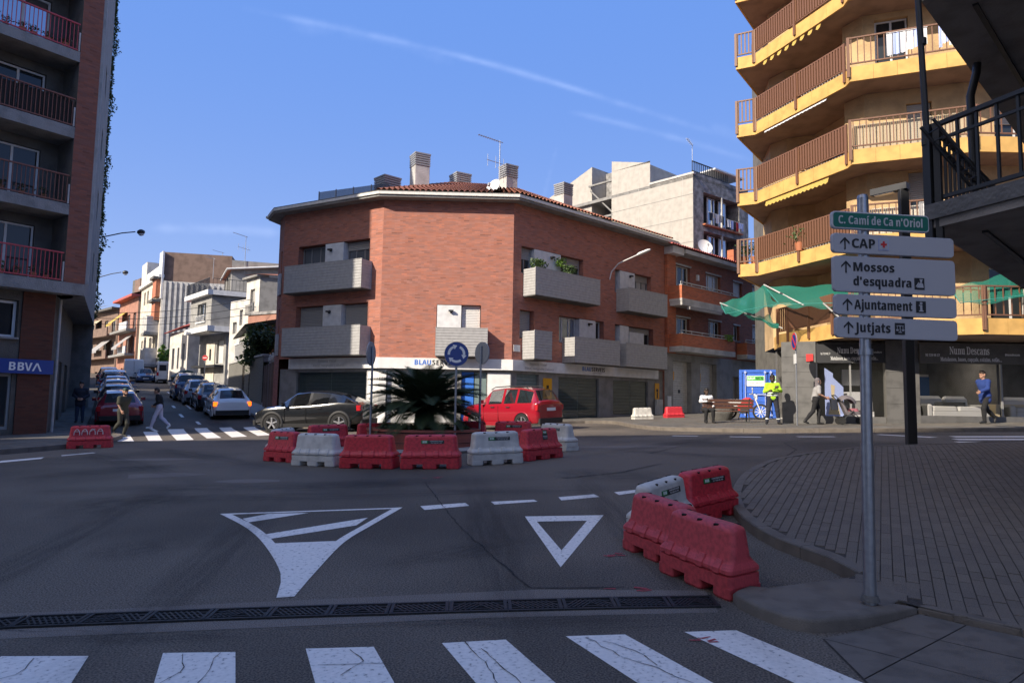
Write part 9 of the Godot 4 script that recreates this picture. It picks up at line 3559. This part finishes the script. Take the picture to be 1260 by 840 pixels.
	person("woman in a grey headscarf and pale top pushing a pushchair past the shop", upright(a.x, a.y, Vector2(0.97, -0.2), 0.115), 1.64, {"lean": V(0, 0, -0.1), "legs": [[V(-0.08, 0.52, -0.15), V(-0.08, 0.10, -0.12), V(-0.08, 0.035, -0.28)], [V(0.08, 0.50, 0.10), V(0.08, 0.14, 0.38), V(0.08, 0.05, 0.28)]], "arms": [[V(-0.24, 1.14, -0.10), V(-0.2, 1.02, -0.36)], [V(0.24, 1.14, -0.10), V(0.2, 1.02, -0.36)]]}, {"top": mats.cloth_grey, "legs": mats.cloth_black, "woman": true, "scarf": true, "sleeves": false})
	pushchair(Vector2(11.85, 24.45), Vector2(0.97, -0.2))
	# man in blue walking left
	a = Vector2(16.05, 23.7)
	person("man in a blue jumper and dark trousers walking left past the shop window", upright(a.x, a.y, Vector2(-0.985, -0.17), 0.115), 1.78, {"lean": V(0, 0, -0.05), "legs": [[V(-0.09, 0.50, -0.16), V(-0.09, 0.10, -0.14), V(-0.09, 0.04, -0.30)], [V(0.09, 0.48, 0.12), V(0.09, 0.22, 0.44), V(0.09, 0.07, 0.42)]], "arms": [[V(-0.24, 1.16, -0.12), V(-0.22, 1.06, -0.36)], [V(0.25, 1.15, 0.16), V(0.24, 0.92, 0.10)]]}, {"top": mats.cloth_blue, "top_name": "jumper", "legs": mats.cloth_black, "hair": mats.hair_brown, "coat": true})

func pushchair(at: Vector2, dir: Vector2) -> void:
	var tr := upright(at.x, at.y, dir, 0.115)
	var o := thing("pushchair", "grey hooded pushchair with a pink patterned seat, pushed along before the shop", "pushchair", tr.origin, "", tr.basis)
	for s in [-1, 1]:
		for z in [-0.34, 0.34]:
			var mb := MB.new()
			mb.lathe([Vector2(0.0, -0.02), Vector2(0.12, -0.025), Vector2(0.13, 0.0), Vector2(0.12, 0.025), Vector2(0.0, 0.02)], V(s * 0.25, 0.13, z), Basis(Vector3.BACK, PI * 0.5), 16)
			part("wheel", mb, mats.tyre, o)
		var fr := MB.new()
		fr.tube([V(s * 0.25, 0.13, -0.34), V(s * 0.25, 0.55, 0.12), V(s * 0.24, 1.0, 0.55)], 0.015, 0.015, 6)
		fr.tube([V(s * 0.25, 0.13, 0.34), V(s * 0.25, 0.5, -0.05)], 0.015, 0.015, 6)
		part("frame_tube", fr, mats.lamp_grey, o)
	var mb := MB.new()
	mb.tube([V(-0.24, 1.0, 0.55), V(0.24, 1.0, 0.55)], 0.02, 0.02, 8)
	part("handle_bar", mb, mats.black, o)
	mb = MB.new()
	mb.rloft([[0.34, 0.2, 0.24, 0.08, 0, -0.05], [0.46, 0.22, 0.26, 0.08, 0, -0.02]], 3)
	mb.rloft([[0.4, 0.21, 0.05, 0.04, 0, 0.16], [0.9, 0.2, 0.05, 0.04, 0, 0.36]], 3)
	part("seat", mb, mats.cloth_scarf, o)
	mb = MB.new()
	mb.rloft([[0.4, 0.17, 0.18, 0.1, 0, -0.1], [0.56, 0.15, 0.16, 0.1, 0, -0.05]], 3)
	part("blanket", mb, mats.hose, o)
	mb = MB.new()
	var rows := []
	for i in 8:
		var g := lerpf(0.25, 2.5, i / 7.0)
		var row := []
		for k in 9:
			var u := lerpf(-1.0, 1.0, k / 8.0)
			var c := sqrt(1.0 - 0.6 * u * u) * 0.36
			row.append(V(u * 0.25, 0.66 + sin(g) * c, 0.16 - cos(g) * c))
		rows.append(row)
	mb.grid(rows)
	part("hood", mb, mats.cloth_scarf, o)
	mb = MB.new()
	mb.rloft([[0.5, 0.16, 0.1, 0.05, 0, 0.52], [0.86, 0.18, 0.1, 0.05, 0, 0.56]], 3)
	part("bag", mb, mats.cloth_navy, o)

func _ready() -> void:
	rng.seed = 7
	make_materials()
	# camera
	var cam := Camera3D.new()
	cam.name = "camera"
	add_child(cam)
	var pitch := deg_to_rad(4.98)
	var roll := deg_to_rad(0.95)
	cam.transform = Transform3D(Basis(Vector3.UP, 0.0) * Basis(Vector3.RIGHT, pitch) * Basis(Vector3.BACK, roll), Vector3.ZERO)
	cam.fov = rad_to_deg(2.0 * atan(420.0 / 860.0))
	cam.near = 0.05
	cam.far = 4000.0
	cam.current = true
	# sky
	var env := Environment.new()
	env.background_mode = Environment.BG_SKY
	env.tonemap_mode = Environment.TONE_MAPPER_LINEAR
	env.tonemap_exposure = 2.0
	env.sdfgi_enabled = true
	env.ssao_enabled = true
	env.ssil_enabled = true
	var sm := ProceduralSkyMaterial.new()
	sm.sky_top_color = Color(0.075, 0.165, 0.43).linear_to_srgb()
	sm.sky_horizon_color = Color(0.29, 0.36, 0.50).linear_to_srgb()
	sm.sky_curve = 0.13
	sm.ground_bottom_color = Color(0.1, 0.1, 0.1)
	sm.ground_horizon_color = Color(0.35, 0.4, 0.5)
	sm.sun_angle_max = 90.0
	sm.sun_curve = 0.36
	sm.sky_cover = contrails()
	sm.sky_cover_modulate = Color(1, 1, 1, 1)
	var sky := Sky.new()
	sky.sky_material = sm
	env.sky = sky
	var we := WorldEnvironment.new()
	we.name = "world_environment"
	we.environment = env
	add_child(we)
	# sun: behind the camera's left shoulder
	var sun := DirectionalLight3D.new()
	sun.name = "sun"
	add_child(sun)
	var az := deg_to_rad(49.0)
	var el := deg_to_rad(32.0)
	sun.look_at_from_position(Vector3.ZERO, Vector3(sin(az) * cos(el), -sin(el), -cos(az) * cos(el)))
	sun.light_energy = 1.15
	sun.light_color = Color(1.0, 0.95, 0.88)
	sun.light_angular_distance = 0.53
	sun.shadow_enabled = true
	build_ground()
	build_brick_house()
	build_next_house()
	build_pale_block()
	build_yellow()
	build_bank()
	build_near_right()
	build_street()
	build_behind()
	build_barriers()
	build_signs()
	build_island()
	build_drain()
	build_cars()
	build_people()
	build_street_things()
	build_nets()
	build_shop()

# thin cirrus and old vapour trails, as a cover for the sky
func contrails() -> Texture2D:
	var im := Image.create(2048, 1024, false, Image.FORMAT_RGBA8)
	im.fill(Color(1, 1, 1, 0))
	var nz := FastNoiseLite.new()
	nz.seed = 5
	nz.frequency = 0.012
	nz.fractal_octaves = 5
	# each: bearing (deg, right of ahead), elevation, to bearing, elevation, width in deg, strength
	for q in [[-23.0, 28.4, 17.6, 20.7, 0.42, 0.06, 2.2], [4.0, 23.4, 19.6, 18.7, 0.4, 0.035, 0.4], [-19.0, 27.8, -5.0, 26.6, 0.9, 0.02, 0.7], [2.2, 15.8, 3.6, 21.0, 0.4, 0.016, 0.0], [-28.0, 12.2, -18.5, 12.9, 0.7, 0.035, 0.2], [16.0, 21.6, 18.5, 20.6, 0.8, 0.02, 0.0]]:
		var n := 900
		for k in n:
			var t := float(k) / n
			var be := lerpf(q[0], q[2], t)
			var e: float = lerpf(q[1], q[3], t) + sin(t * PI) * q[6]
			var px := fposmod(be / 360.0, 1.0) * 2048.0
			var py: float = (0.5 - e / 180.0) * 1024.0
			var w: float = q[4] * 5.69 * (0.8 + 0.4 * nz.get_noise_2d(k * 0.6, q[0] * 9.0))
			for dy in range(-12, 13):
				var y := int(py) + dy
				var g := exp(-pow((y - py) / maxf(w * 0.55, 0.4), 2.0))
				var a: float = q[5] * g * clampf(0.75 + 0.9 * nz.get_noise_2d(px * 3.0, y * 5.0), 0.0, 1.6) * minf(1.0, minf(t, 1.0 - t) * 8.0)
				var x := int(px) % 2048
				if a > im.get_pixel(x, y).a:
					im.set_pixel(x, y, Color(1, 1, 1, a))
	return ImageTexture.create_from_image(im)
